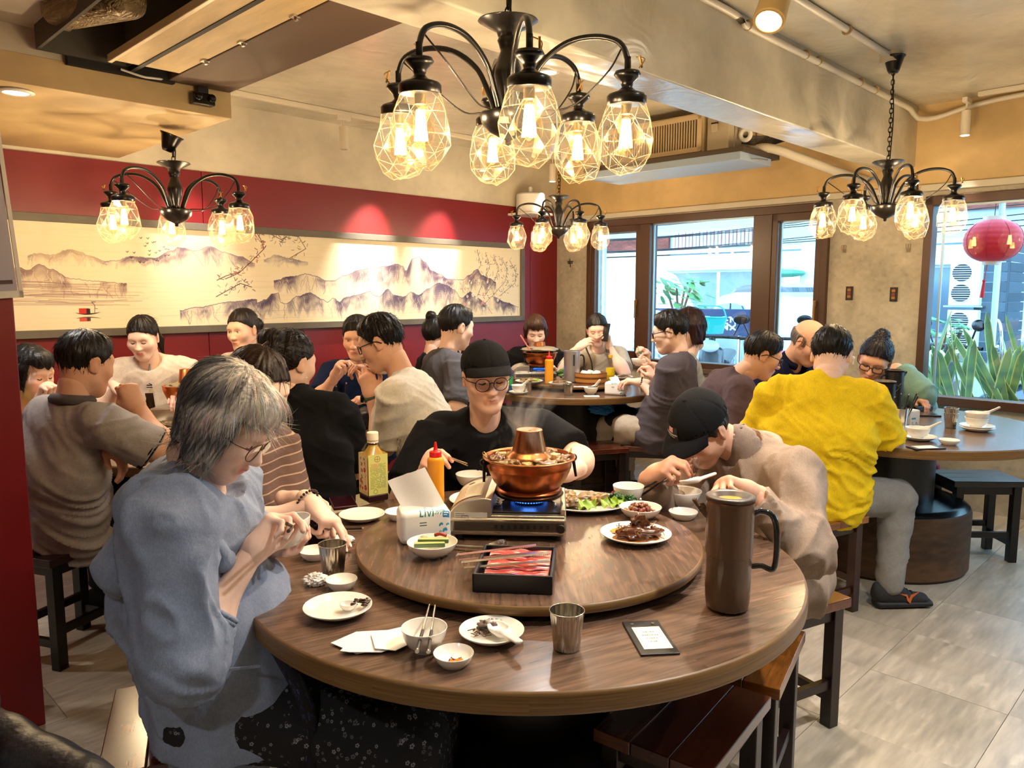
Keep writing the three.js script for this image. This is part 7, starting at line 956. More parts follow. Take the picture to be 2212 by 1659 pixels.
// plates and bowls along the front
{ const p = onT(1062, 1378); put('plate', 'white plate with a china spoon and fish-head scraps at the front centre', 'plate', plateG(0.066), M.china, p); const sp = put('china_spoon', 'white china spoon resting across the scraps plate, its handle over the rim', 'spoon', spoonG, M.china, p.clone().add(V(0.014, 0.0145, 0.002)), 0.5); sp.rotation.x = 0.10;
  const t = thing('fish_scraps', 'grey fish head scraps with brown bits on the front plate', 'scrap', p.clone().add(V(-0.016, 0.013, -0.008)), 0); part(t, 'fish_head', blob(0.019, 0.012, 0.017, 7.7, 0.5, 18).translate(0.006, 0.004, -0.012), food(0xa88f84, 0.3)); part(t, 'fish_skin', blob(0.014, 0.008, 0.010, 2.2, 0.6, 18).translate(0.024, 0.004, -0.020), food(0x8f8a88, 0.25)); const b = []; for (let i = 0; i < 26; i++) { const x = rnd(-0.026, 0.01), z = rnd(-0.004, 0.032); b.push(tube([[x, 0, z], [x + rnd(-0.008, 0.008), rnd(0, 0.005), z + rnd(-0.006, 0.006)], [x + rnd(-0.012, 0.012), 0, z + rnd(-0.01, 0.01)]], rnd(0.0006, 0.0013), 6, 4)); } part(t, 'crumbs', mg(b), food(0x6a4420)).userData.kind = 'stuff'; }
{ const p = onT(980, 1434); put('saucer', 'white sauce dish with orange chilli oil at the very front', 'dish', dishG(0.0385), M.china, p); const t = thing('chilli_oil', 'orange oil with chilli flakes in the front sauce dish', 'sauce', p.clone().add(V(0.004, 0.0066, 0.006)), 0); part(t, 'oil', flat(splat(0.015, 2.2, 36, 0.5), 0.0008), mat(0xc9720c, 0.08, { clearcoat: 1 })); const f = []; for (let i = 0; i < 16; i++) f.push(blob(rnd(0.001, 0.0026), 0.001, rnd(0.001, 0.002), i, 0.6).translate(rnd(-0.018, 0.014), 0.0012, rnd(-0.016, 0.012))); part(t, 'flakes', mg(f), food(0x7a1f10)).userData.kind = 'stuff'; }
{ const p = onT(917, 1404); put('bowl', 'white rice bowl with a pair of chopsticks across it at the front left', 'bowl', bowlG(0.0455, 0.048), M.china, p); const y = p.y + 0.051; chop('left chopstick of the pair lying across the front rice bowl', V(p.x + 0.0, y, p.z - 0.098), V(p.x - 0.006, y + 0.002, p.z + 0.082).add(V(0.002, -0.016, 0.0)), 0x2c2a24, 'chopsticks on the front bowl'); chop('right chopstick of the pair lying across the front rice bowl', V(p.x + 0.012, y, p.z - 0.095), V(p.x + 0.017, y - 0.014, p.z + 0.085), 0x2c2a24, 'chopsticks on the front bowl'); }
{ const p = V(-0.285, TB, -1.452), nm = mat(0xf3efe8, 0.9); const nap = (pts, y, lab, r) => { const g = flat(pts, 0.0014), q = g.attributes.position; for (let i = 0; i < q.count; i++) q.setY(i, q.getY(i) + 0.003 * noise3(q.getX(i) * 25, q.getZ(i) * 25, y * 900) + 0.0028); g.computeVertexNormals(); put('napkin', lab, 'napkin', g, nm, p.clone().add(V(0, y, 0)), r, 'used white napkins'); };
  nap([[-0.075, 0.0], [-0.03, -0.045], [0.05, -0.05], [0.06, 0.03], [-0.02, 0.05]], 0.0, 'white napkin, lowest of the three left of the front rice bowl', 0.1); nap([[-0.03, 0.052], [-0.05, 0.045], [-0.02, -0.04], [0.06, -0.035], [0.05, 0.04], [0.03, 0.052]], 0.003, 'folded white napkin lying in the middle of the three', 0.05); nap([[0.02, 0.045], [0.0, -0.02], [0.075, -0.06], [0.1, -0.02], [0.085, 0.02], [0.06, 0.05]], 0.006, 'white napkin, topmost and nearest the front rice bowl', 0); }
{ const p = onT(730, 1325); put('plate', 'white plate with a small spoon bowl and shell scraps at the left front', 'plate', plateG(0.074), M.china, p); put('small_dish', 'tiny white egg-shaped cup on the left front plate', 'dish', lathe([[0, 0], [0.01, 0.001], [0.016, 0.01], [0.017, 0.018], [0.0155, 0.018], [0.0145, 0.011], [0.009, 0.004], [0, 0.003]], 28).scale(1.1, 0.8, 1), M.china, p.clone().add(V(0.024, 0.010, 0.004))); const t = thing('shell_scraps', 'heap of brown shell scraps on the left front plate', 'scrap', p.clone().add(V(0.048, 0.018, -0.008)), 0), b = []; for (let i = 0; i < 16; i++) b.push(blob(rnd(0.004, 0.008), 0.002, rnd(0.003, 0.006), i * 2.2, 0.7).rotateX(rnd(-0.8, 0.8)).translate(rnd(-0.014, 0.014), rnd(0, 0.008), rnd(-0.014, 0.014))); part(t, 'heap', mg(b), food(0x6a3f1c, 0.3)).userData.kind = 'stuff'; }
{ const p = onT(738, 1270); put('saucer', 'white sauce dish with yellow sauce left of the lazy susan', 'dish', dishG(0.0375), M.china, p); put('sauce_pool', 'small pool of yellow sauce in the left sauce dish', 'sauce', flat(splat(0.016, 4.4, 36, 0.3), 0.0008).scale(1.2, 1, 0.7), mat(0xdfa04a, 0.1, { clearcoat: 1 }), p.clone().add(V(-0.002, 0.0066, 0.008))); }
put('saucer', 'plain white sauce dish tucked behind the hammered cup at left', 'dish', dishG(0.043), M.china, onT(682, 1205));
const crumple = (r, s) => { const g = new THREE.IcosahedronGeometry(1, 8), p = g.attributes.position, a = V(); for (let i = 0; i < p.count; i++) { a.fromBufferAttribute(p, i); const k = 0.75 + 0.45 * ridge(noise3(a.x * 2.2 + s, a.y * 2.2, a.z * 2.2)) * 0.6 + 0.25 * noise3(a.x * 6, a.y * 6 + s, a.z * 6); p.setXYZ(i, a.x * r * k, a.y * r * 0.55 * k + r * 0.4, a.z * r * 0.8 * k); } const m = BGU.mergeVertices((g.deleteAttribute('uv'), g.deleteAttribute('normal'), g), 1e-5); const f = m.toNonIndexed(); f.computeVertexNormals(); return f; };
put('crumpled_tissue', 'crumpled white tissue left of the yellow sauce dish', 'tissue', crumple(0.030, 3), mat(0xefeae4, 0.9), onT(682, 1262)); put('crumpled_tissue', 'flattened white tissue under the pointing hand', 'tissue', crumple(0.038, 8).scale(1, 0.45, 1), mat(0xefeae4, 0.9), onT(738, 1170));
{ const p = onT(782, 1122); put('plate', 'empty white plate behind the pointing hand', 'plate', plateG(0.070), M.china, p); chop('black chopstick lying in front of the empty plate behind the hand', V(-0.60, TB + 0.006, -2.16), V(-0.435, TB + 0.008, -2.175)); }
{ const t = thing('phone', 'maroon phone in a case beside the tea bottle', 'phone', onT(741, 1090), 0.35); part(t, 'case', box(0.078, 0.012, 0.13, 0, 0.006, 0, 0.004), mat(0x3a0f1c, 0.3)); part(t, 'screen', box(0.072, 0.001, 0.124, 0, 0.0122, 0), mat(0x2a0a14, 0.1)); }
// the plum-flower tea bottle
{ const w = 0.072, front = canvas(256, 512, (g, W, h) => { g.fillStyle = '#e2cf86'; g.fillRect(0, 0, W, h); g.fillStyle = '#ecd9a8'; g.fillRect(10, 20, W - 20, h - 60); g.strokeStyle = '#2c3a20'; ['bei', 'fa'].forEach((c, i) => glyph(g, c, 40 + i * 90, 40, 40, 5)); ['qian', 'long', 'ji', 'tang'].forEach((c, i) => glyph(g, c, 60, 110 + i * 78, 52, 6)); g.strokeStyle = '#5a3a2a'; g.lineWidth = 5; g.beginPath(); g.moveTo(190, 20); g.bezierCurveTo(150, 160, 210, 300, 170, 480); g.moveTo(186, 120); g.lineTo(226, 190); g.moveTo(182, 290); g.lineTo(226, 250); g.moveTo(40, 470); g.lineTo(80, 380); g.stroke(); const fw = (x, y, r) => { g.fillStyle = '#c0242c'; for (let k = 0; k < 5; k++) { g.beginPath(); g.arc(x + r * cos(k * 1.257), y + r * sin(k * 1.257), r * 0.72, 0, 7); g.fill(); } g.fillStyle = '#e8b84a'; g.beginPath(); g.arc(x, y, r * 0.35, 0, 7); g.fill(); }; [[176, 110, 10], [170, 200, 20], [60, 350, 18], [190, 420, 22], [40, 430, 14], [100, 440, 12]].forEach((f) => fw(...f)); }), side = canvas(256, 512, (g, W, h) => { g.fillStyle = '#cfd07c'; g.fillRect(0, 0, W, h); g.strokeStyle = '#8a4a3a'; g.lineWidth = 6; g.beginPath(); g.arc(120, 60, 36, 0, 7); g.stroke(); g.beginPath(); g.moveTo(120, 30); g.lineTo(120, 90); g.moveTo(90, 60); g.lineTo(150, 60); g.stroke(); for (let r = 0; r < 28; r++) for (let c = 0; c < 13; c++) { g.fillStyle = r < 6 && c < 7 ? '#b0504a' : '#4a6a34'; if (rnd() < 0.86) g.fillRect(24 + c * 16, 116 + r * 11.5, 9, 6.5); } g.strokeStyle = '#5a7a2c'; g.beginPath(); g.arc(90, 470, 26, 0, 7); g.stroke(); });
  const t = thing('tea_bottle', 'square plastic tea bottle with a plum-blossom label and white cap', 'bottle', onT(808, 1082), 0.62); const sq = (r, y) => [[-r, y, -r], [r, y, -r], [r, y, r], [-r, y, r]], rings = [[0.028, 0.0], [0.034, 0.01], [0.036, 0.03], [0.036, 0.165], [0.032, 0.175], [0.017, 0.205], [0.0145, 0.212]], P = [], I = []; const N2 = 24; rings.forEach(([r, y], j) => { const e = j < 4 ? 0.25 : j === 4 ? 0.4 : 1; for (let i = 0; i < N2; i++) { const a = i / N2 * 2 * PI + PI / N2, c = cos(a), s = sin(a); P.push(r * Math.sign(c) * Math.abs(c) ** e, y, r * Math.sign(s) * Math.abs(s) ** e); } }); for (let j = 0; j < rings.length - 1; j++) for (let i = 0; i < N2; i++) { const a = j * N2 + i, b = j * N2 + (i + 1) % N2; I.push(a, a + N2, b, b, a + N2, b + N2); } for (let i = 1; i < N2 - 1; i++) I.push(0, i, i + 1); const bg = new THREE.BufferGeometry(); bg.setAttribute('position', new THREE.Float32BufferAttribute(P, 3)); bg.setIndex(I); bg.computeVertexNormals();
  part(t, 'tea', bg.clone().scale(0.96, 0.90, 0.96).translate(0, 0.002, 0), mat(0xb08c34, 0.2)); part(t, 'bottle_wall', bg, M.glass); part(t, 'dark_base', mg([box(0.0735, 0.024, 0.0735, 0, 0.018, 0, 0.006)]), mat(0x2c0f14, 0.25)); part(t, 'cap', lathe([[0.0185, 0.208], [0.019, 0.21], [0.019, 0.232], [0.0175, 0.235], [0, 0.235]], 32), mat(0xece3c8, 0.4)); part(t, 'neck_ring', cyl(0.0185, 0.0185, 0.006, 0, 0.2, 0), mat(0xe2d8bc, 0.4));
  const L = (ry, m) => part(t, 'label', new THREE.PlaneGeometry(0.069, 0.135).translate(0, 0.0975, 0.0368).rotateY(ry), mat(0xffffff, 0.35, { map: m })); L(0, side); L(-PI / 2, front); L(PI / 2, front); L(PI, side); }
// ---------- what lies on the other tables ----------
const mid = (name, label, g, m, p, cat, group, turn = 0) => put(name, label, cat ?? name, g, m, p, turn, group);
{ // far corner table
  const S = (px, z, h = SBK) => V((px - 1106) / FPX * (z * CP + (EYE - h) * SP), h, -z), T = (px, z) => S(px, z, TBK);
  { const p = S(1160, 5.62); hotpot(p.x - 0.03, p.z, SBK, 0.1, ['under the far copper pot on the corner table', 'heaped with pale food, on the far corner table'], true); const q = put('food_heap', 'pale heap of food brimming over the far hot pot rim', 'food', blob(0.13, 0.02, 0.13, 3, 0.25, 18), food(0xd9c9a6, 0.5), p.clone().add(V(0.03, 0.225, 0.02))); }
  { const p = S(1165, 5.6); put('chopstick', 'pink plastic stick leaning in the far hot pot', 'chopstick', rod([0, 0, 0], [-0.07, 0.11, 0], 0.005), mat(0xd9776a, 0.4), D(1145, 757, 5.5)); }
  squeeze(S(1186, 5.36), 'yellow mustard squeeze bottle with a red cap on the far corner table', 1.15);
  { const t = thing('steel_pitcher', 'tall square-looking steel pitcher on the far corner table', 'pitcher', S(1235, 5.45), 0.5); part(t, 'jug', lathe([[0, 0.002], [0.055, 0], [0.058, 0.01], [0.058, 0.22], [0.06, 0.225], [0.056, 0.225], [0.054, 0.02]], 40), mat(0xb5afaa, 0.35, { metalness: 0.8 })); part(t, 'slot', box(0.012, 0.08, 0.003, -0.02, 0.16, 0.0575), M.black); part(t, 'handle', tube([[0.055, 0.19, 0], [0.1, 0.18, 0], [0.1, 0.08, 0], [0.056, 0.06, 0]], 0.006, 20, 8), M.black); }
  { const t = thing('bamboo_steamer', 'round bamboo steamer with dumplings on the far corner table', 'steamer', S(1276, 5.40)), bm = mat(0xc98f45, 0.5, { map: edgeTex }); part(t, 'steamer_wall', lathe([[0.105, 0], [0.112, 0], [0.112, 0.075], [0.105, 0.075], [0.104, 0.03], [0, 0.03]], 48), bm); part(t, 'hoop', mg([0.012, 0.048].map((y) => cyl(0.1145, 0.1145, 0.022, 0, y, 0, 48, true))), mat(0xb87c36, 0.5)); const dp = blob(0.024, 0.018, 0.022, 2, 0.25, 18); for (let i = 0; i < 5; i++) mid('dumpling', `white steamed dumpling in the bamboo steamer, ${['back', 'right', 'front right', 'front left', 'left'][i]} one`, dp, mat(0xefe6d6, 0.5), t.position.clone().add(V(0.05 * sin(i * 1.257), 0.068, -0.05 * cos(i * 1.257))), 'dumpling', 'steamed dumplings'); }
  { const t = thing('tea_bottle', 'clear bottle of yellow tea with a yellow cap on the far corner table', 'bottle', S(1318, 5.52)); part(t, 'bottle_wall', lathe([[0, 0], [0.03, 0.002], [0.032, 0.01], [0.032, 0.11], [0.026, 0.135], [0.014, 0.16], [0.013, 0.17]], 32), M.glass); part(t, 'tea', lathe([[0, 0.002], [0.029, 0.004], [0.0305, 0.012], [0.0305, 0.085], [0, 0.085]], 28), mat(0xd9a514, 0.1)); part(t, 'label', cyl(0.0325, 0.0325, 0.055, 0, 0.04, 0, 32, true), mat(0xe8c818, 0.4)); part(t, 'cap', cyl(0.015, 0.015, 0.022, 0, 0.168, 0), mat(0xe6b41e, 0.4)); }
  const plates = [['white platter of chicken and greens at the left of the far lazy susan', S(1143, 5.38), 0.10, 0xc9a05a], ['white plate of brown shredded food at the front of the far lazy susan', S(1210, 5.25), 0.08, 0xa87838], ['white plate of dark food behind the far steel pitcher', S(1288, 5.76), 0.09, 0x6a4a2c], ['white plate of green and pink food right of the far tea bottle', S(1345, 5.64), 0.075, 0xa8906a], ['plate of pale noodles beside the far stove', S(1118, 5.60), 0.055, 0xd9d0a8], ['small dish of red food behind the front far plate', S(1228, 5.62), 0.05, 0x8a3a34]];
  plates.forEach(([l, p, r, c], i) => { mid('plate', l, plateG(r), M.china, p, 'plate'); mid('food_heap', 'food heaped on the ' + l.split(' of ')[0] + [' far left', ' far front', ' far back', ' far right', ' by the far stove', ' behind the far front'][i] + ' plate', blob(r * 0.62, 0.016, r * 0.55, i * 2.7, 0.6, 18), food(c), p.clone().add(V(0, 0.018, 0)), 'food'); });
  { const p = S(1152, 5.38); mid('orchid_petal', 'magenta petal on the far chicken platter', new THREE.SphereGeometry(0.016, 12, 8).scale(1, 0.6, 0.3), mat(0x9a1a6a, 0.5), p.clone().add(V(0, 0.03, 0)), 'petal'); mid('lettuce_leaf', 'green lettuce on the far chicken platter', blob(0.03, 0.012, 0.02, 5, 0.6, 18), mat(0x7fae2e, 0.5), p.clone().add(V(0.01, 0.022, 0.02)), 'lettuce'); mid('vegetable_heap', 'green vegetable heap right of the far hot pot', blob(0.05, 0.03, 0.04, 8, 0.7, 18), mat(0x5a7a34, 0.5), S(1214, 5.66).add(V(0, 0.04, 0)), 'vegetable'); }
  steel(T(1228, 5.04), 'steel cup at the front edge of the far corner table'); steel(T(1139, 5.12), 'steel cup behind the far white bowl and spoon'); steel(T(1392, 5.25), 'steel cup right by the man in dark grey on the far table');
  { const p = T(1120, 5.10); mid('saucer', 'white saucer under the far left bowl', plateG(0.065), M.china, p, 'dish'); mid('bowl', 'white bowl with a spoon at the left front of the far table', bowlG(0.05, 0.052), M.china, p.clone().add(V(0, 0.011, 0)), 'bowl'); mid('china_spoon', 'white spoon standing in the far left bowl', spoonG, M.china, p.clone().add(V(0.01, 0.04, 0)), 'spoon', null, 0.8).rotation.x = -0.9; }
  { const p = T(1276, 5.10); mid('bowl', 'white bowl with spoon and chopsticks at the middle front of the far table', bowlG(0.05, 0.048), M.china, p, 'bowl'); mid('china_spoon', 'white spoon standing in the far middle bowl', spoonG, M.china, p.clone().add(V(0.01, 0.03, 0)), 'spoon', null, 0.6).rotation.x = -0.9; chop('black chopstick across the far middle bowl', p.clone().add(V(-0.12, 0.05, 0)), p.clone().add(V(0.05, 0.052, 0.02))); }
  tissuePack(T(1330, 5.08), -0.4, 'white tissue pack on the far corner table near the bracelet', false); mid('notice_card', 'white notice card lying at the front edge of the far table', box(0.1, 0.004, 0.06, 0, 0.002, 0, 0.001), mat(0xe6dfd0, 0.5), T(1278, 4.98), 'card');
  { const t = thing('drink_bottle', 'blue and green drink bottle behind the capped man', 'bottle', T(1098, 5.2)); part(t, 'bottle_wall', lathe([[0, 0], [0.03, 0], [0.032, 0.01], [0.032, 0.13], [0.014, 0.18], [0.013, 0.2], [0, 0.2]], 28), mat(0x2a5f8a, 0.15, { transmission: 0.4, thickness: 0 })); part(t, 'label', cyl(0.0325, 0.0325, 0.06, 0, 0.05, 0, 28, true), mat(0x2f8a4a, 0.4)); }
  mid('plastic_bag', 'crumpled blue plastic bag under the far corner table', crumple(0.09, 5), mat(0x3a8fd0, 0.3), V(0.62, 0.62, -5.2), 'bag'); mid('backpack', 'dark bag hanging in the shadow under the far table', blob(0.16, 0.16, 0.10, 6, 0.25, 18), mat(0x14161c, 0.8), V(0.78, 0.50, -5.32), 'bag');
}
{ // right table
  const T = (px, py) => H(px, py, TB), dark = new THREE.MeshPhysicalMaterial({ color: 0x2a2c2e, roughness: 0.25, transmission: 0.35, thickness: 0, side: THREE.DoubleSide });
  pitcher(T(1906, 925), 2.9, 'dark grey pitcher with a lid beside the yellow shirt', 0.235, dark, true); pitcher(T(1928, 888), 0.2 + PI, 'second dark grey pitcher, behind the first and by the woman in teal', 0.235, dark, true);
  { const p = T(1940, 940), t = thing('chopstick_holder', 'steel cylinder of black chopsticks on the right table', 'holder', p); part(t, 'cylinder', cupG(0.042, 0.135), M.steel); [[0.01, 0, 0.06, 0.02], [-0.01, 0.01, 0.03, 0.03], [0.0, -0.012, 0.02, -0.02], [0.015, 0.012, 0.07, -0.01], [-0.014, -0.006, -0.01, 0.0]].forEach(([x, z, dx, dz], i) => chop('black chopstick standing in the steel holder, ' + ['first', 'second', 'third', 'fourth', 'fifth'][i] + ' of the bunch', p.clone().add(V(x * 0.5, 0.012, z * 0.5)), p.clone().add(V(x + dx, 0.215 - i * 0.006, z + dz)), 0x17181a, 'chopsticks in the steel holder')); }
  { const t = thing('tissue_pack', 'white and blue tissue box standing on the right table', 'tissue', T(1965, 925), 0.4), art = canvas(128, 160, (g, w, h) => { g.fillStyle = '#efe9e0'; g.fillRect(0, 0, w, h); g.fillStyle = '#3f9cb4'; g.fillRect(20, 60, 56, 16); for (let i = 0; i < 12; i++) g.fillRect(rnd(10, 110), rnd(100, 150), 12, 10); }); part(t, 'carton', box(0.07, 0.095, 0.055, 0, 0.0475, 0, 0.004), mat(0xffffff, 0.5, { map: art })); part(t, 'flap', box(0.06, 0.003, 0.05, 0, 0.096, 0, 0.001), mat(0xf1ece4, 0.6)); }
  mid('wallet', 'black wallet under the hand of the woman in teal', box(0.13, 0.03, 0.085, 0, 0.015, 0, 0.006), mat(0x15161b, 0.35), T(1985, 886), 'wallet', null, 0.3); mid('phone', 'dark phone lying behind the tissue box on the right table', box(0.075, 0.009, 0.15, 0, 0.0045, 0, 0.003), mat(0x1c1a18, 0.2), T(1998, 898), 'phone', null, 1.4);
  steel(T(2053, 924), 'lower steel cup of the stack of two on the right table', cupBig, false); steel(T(2053, 924).add(V(0, 0.026, 0)), 'upper steel cup of the stack of two on the right table', cupBig, false);
  { const p = T(2110, 930); mid('saucer', 'lower of two white plates under the stacked bowls', plateG(0.082), M.china, p, 'plate'); mid('saucer', 'upper of two white plates under the stacked bowls', plateG(0.080), M.china, p.clone().add(V(0, 0.009, 0)), 'plate'); mid('bowl', 'lower of two stacked white bowls at right', bowlG(0.056, 0.05), M.china, p.clone().add(V(-0.005, 0.018, 0)), 'bowl'); mid('bowl', 'upper of two stacked white bowls at right, spoon inside', bowlG(0.056, 0.05), M.china, p.clone().add(V(-0.004, 0.044, 0)), 'bowl'); mid('china_spoon', 'white spoon leaning out of the stacked bowls', spoonG, M.china, p.clone().add(V(0.02, 0.075, 0)), 'spoon', null, 0.9).rotation.x = -0.6; }
  { const p = T(1985, 950); mid('saucer', 'white plate under the single bowl on the right table', plateG(0.078), M.china, p, 'plate'); mid('bowl', 'single white bowl with a spoon on its plate, near the notice card', bowlG(0.055, 0.05), M.china, p.clone().add(V(-0.008, 0.010, 0)), 'bowl'); mid('china_spoon', 'white spoon leaning out of the single bowl', spoonG, M.china, p.clone().add(V(0.015, 0.042, 0)), 'spoon', null, 0.9).rotation.x = -0.6; }
  mid('saucer', 'empty white sauce dish near the front rim of the right table', dishG(0.045), M.china, T(2050, 960), 'dish'); { const t = thing('notice_card', 'black and white notice card at the rim of the right table', 'card', T(2000, 968), 0.15); part(t, 'holder', box(0.15, 0.005, 0.07, 0, 0.0025, 0, 0.002), mat(0x17181b, 0.3)); part(t, 'notice', box(0.1, 0.001, 0.055, -0.005, 0.0055, 0), mat(0xe9e3d6, 0.5)); }
  mid('bag_strap', 'pink cloth bag hanging under the right table', blob(0.05, 0.10, 0.03, 4, 0.3, 18), mat(0xc01a52, 0.6), D(2005, 1020, 4.3), 'bag');
}
{ // left table
  const T = (px, py) => H(px, py, TB), Z = (px, z) => V((px - 1106) / FPX * (z * CP + (EYE - TB) * SP), TB, -z);
  { const t = thing('soy_bottle', 'square glass bottle of dark soy sauce with a pour spout on the left table', 'bottle', T(328, 899)); part(t, 'bottle_wall', lathe([[0, 0], [0.034, 0.002], [0.036, 0.008], [0.036, 0.15], [0.03, 0.175], [0.015, 0.205], [0.0145, 0.225]], 24), M.glass); part(t, 'soy_sauce', lathe([[0, 0.004], [0.032, 0.005], [0.034, 0.01], [0.034, 0.125], [0, 0.125]], 24), mat(0x160806, 0.08)); part(t, 'spout', mg([cyl(0.017, 0.016, 0.014, 0, 0.222, 0), rod([0, 0.23, 0], [0.006, 0.275, 0.0], 0.008, 0.004)]), mat(0x8a8a8a, 0.4)); t.scale.set(1, 1.08, 1); }
  squeeze(Z(287, 4.1), 'yellow sauce bottle half hidden behind the raised hand at left', 1);
  { const p = Z(408, 4.1), t = thing('hot_pot', 'copper hot pot behind the grey-haired woman on the left table', 'hot pot', p), c = mat(0xd27a45, 0.32, { metalness: 1 }); part(t, 'bowl', lathe([[0, 0.10], [0.07, 0.1], [0.1, 0.12], [0.12, 0.17], [0.126, 0.20], [0.118, 0.20], [0.11, 0.18], [0.02, 0.17]], 48), c); part(t, 'stove_stand', box(0.3, 0.09, 0.26, 0, 0.045, 0, 0.01), M.steel); part(t, 'chimney', lathe([[0.06, 0.18], [0.045, 0.20], [0.034, 0.285], [0, 0.285]], 40), c); part(t, 'tofu_piece', blob(0.1, 0.02, 0.1, 3, 0.3, 18).translate(0, 0.195, 0), food(0xe2cf9a, 0.5)); }
  [['long white platter of meat and greens in front of the soy bottle', T(358, 925), 0.12, 0x8a6a3a, 0x8fae3c], ['white plate of dark food behind the soy bottle', Z(362, 4.28), 0.09, 0x3a2a1c, 0xc9c06a], ['white plate left of the tall chopstick holder', Z(742, 4.12), 0.09, 0xb8a06a, 0]].forEach(([l, p, r, c, c2], i) => { mid('plate', l, plateG(r), M.china, p, 'plate'); mid('food_heap', ['meat heap on the long white platter', 'dark food on the plate behind the soy bottle', 'leftovers on the plate by the chopstick holder'][i], blob(r * 0.5, 0.018, r * 0.45, i * 3.1, 0.6, 18), food(c), p.clone().add(V(0, 0.018, 0)), 'food'); if (c2) mid('lettuce_leaf', ['light green leaf on the long white platter', 'pale vegetable on the plate behind the soy bottle'][i], blob(r * 0.34, 0.014, r * 0.3, i + 5, 0.8, 18), food(c2), p.clone().add(V(r * 0.45, 0.02, -0.01)), 'vegetable'); });
  mid('bowl', 'white bowl in front of the man in navy', bowlG(0.058, 0.055), M.china, Z(770, 4.10), 'bowl'); mid('saucer', 'white dish in front of the bowl by the man in navy', dishG(0.05), M.china, Z(745, 3.98), 'dish'); steel(Z(763, 3.92), 'steel cup beside the tall glass with chopsticks on the left table');
  { const p = T(738, 940), t = thing('tall_glass', 'tall clear glass holding dark chopsticks at the rim of the left table', 'glass', p); part(t, 'glass_wall', cupG(0.036, 0.15), M.glass); chop('dark chopstick leaning in the tall glass', p.clone().add(V(0, 0.01, 0)), p.clone().add(V(0.03, 0.26, 0)), 0x17130f); chop('second dark chopstick in the tall glass, more upright', p.clone().add(V(-0.008, 0.01, 0.004)), p.clone().add(V(-0.02, 0.245, 0)), 0x17130f); }
  mid('handbag', 'black handbag on the left table by the elbow of the man in white', blob(0.10, 0.06, 0.07, 12, 0.25, 18), mat(0x131316, 0.4), T(805, 928).add(V(0, 0.05, -0.06)), 'bag');
  { const t = thing('key_chain', 'silver chain of keys hanging from the trousers of the man in white', 'keys', D(862, 950, 3.25)), l = []; for (let i = 0; i < 14; i++) l.push(new THREE.TorusGeometry(0.008, 0.0018, 6, 12).rotateY(i * 1.3).translate(0.006 * sin(i), -i * 0.011, 0.004 * cos(i * 2))); part(t, 'chain', mg(l), M.chrome); part(t, 'fob', box(0.03, 0.045, 0.012, 0.005, -0.18, 0, 0.005), M.black); }
}
// ---------- things held in hands ----------
const inHand = (p, q, x, y, z) => V(x, y, z).applyMatrix4(p.rig.arm[q].m);
const pair = (p, q, tipA, who2, L = 0.22) => { const g = inHand(p, q, 0.033, -0.040, 0.098); for (const k of [0, 1]) { const tip = tipA.clone().add(V(0, k * 0.008, k * 0.006)), d = g.clone().sub(tip).normalize(); chop(['upper', 'lower'][k] + ' chopstick in the hand of ' + who2, tip, tip.clone().addScaledVector(d, L), 0x1c1a18, 'chopsticks held by ' + who2); } };
pair(who.cap, 'r', D(1010, 1006, 2.3), 'the man in the black cap'); pair(who.beige, 'r', D(1505, 993, 2.30), 'the man in beige'); pair(who.navy, 'r', D(770, 800, 4.0), 'the man in navy'); pair(who.grey, 'r', D(640, 1140, 1.70), 'the grey-haired woman');
{ const p = D(1490, 1045, 2.10); const s = mid('china_spoon', 'white china spoon held by the man in beige', spoonG, M.china, p, 'spoon', null, 1.9); s.rotation.x = 0; s.rotation.z = -0.3; mid('meat_slice', 'strip of meat hanging from the chopsticks of the man in beige', blob(0.014, 0.022, 0.010, 3, 0.6, 18), food(0xc99a80), D(1500, 1005, 2.29), 'meat'); }
{ const t = thing('bowl', 'white soup bowl held by the grey-haired woman', 'bowl', D(622, 1176, 1.70), 0); part(t, 'bowl_body', bowlG(0.062, 0.058), M.china); part(t, 'soup', cyl(0.054, 0.054, 0.002, 0, 0.036, 0, 32), mat(0x9a7a3c, 0.1, { clearcoat: 1 })); t.rotation.z = 0.16; }
{ const b = mid('bowl', 'white saucer bowl held up by the man in the white T-shirt', plateG(0.06), M.china, D(818, 806, 3.46), 'bowl'); b.rotation.z = -0.15; mid('dumpling', 'dumpling between the fingers of the man in white', blob(0.018, 0.014, 0.014, 6, 0.4, 18), food(0xe0c690, 0.5), D(790, 778, 3.52), 'dumpling'); }
{ const t = thing('phone', 'dark phone held to the ear of the woman in the pale T-shirt', 'phone', D(1309, 718, 5.88), 0.5); part(t, 'case', box(0.012, 0.14, 0.07, 0, 0, 0, 0.004), mat(0x15161a, 0.25)); part(t, 'camera_bump', box(0.004, 0.03, 0.03, 0.007, 0.045, 0.01, 0.002), M.black); t.rotation.z = -0.2; }
{ mid('bowl', 'white bowl held by the woman with the claw clip', bowlG(0.055, 0.05), M.china, D(1380, 790, 5.36), 'bowl'); const s = mid('metal_spoon', 'steel spoon with food lifted by the woman with the claw clip', mg([ball(0.024, 0, 0, 0, 1, 0.5, 1.3, 14), rod([0, 0.004, -0.02], [0, 0.05, -0.08], 0.004)]), M.steel, D(1382, 765, 5.45), 'spoon'); mid('vegetable_bite', 'bit of greens on the lifted steel spoon', blob(0.016, 0.012, 0.016, 3, 0.6), food(0x9a9a4a), D(1382, 762, 5.44), 'food'); }
chop('chopstick near the cheek of the woman with twisted-up hair', D(652, 842, 3.25), D(662, 815, 3.1), 0x17130f);
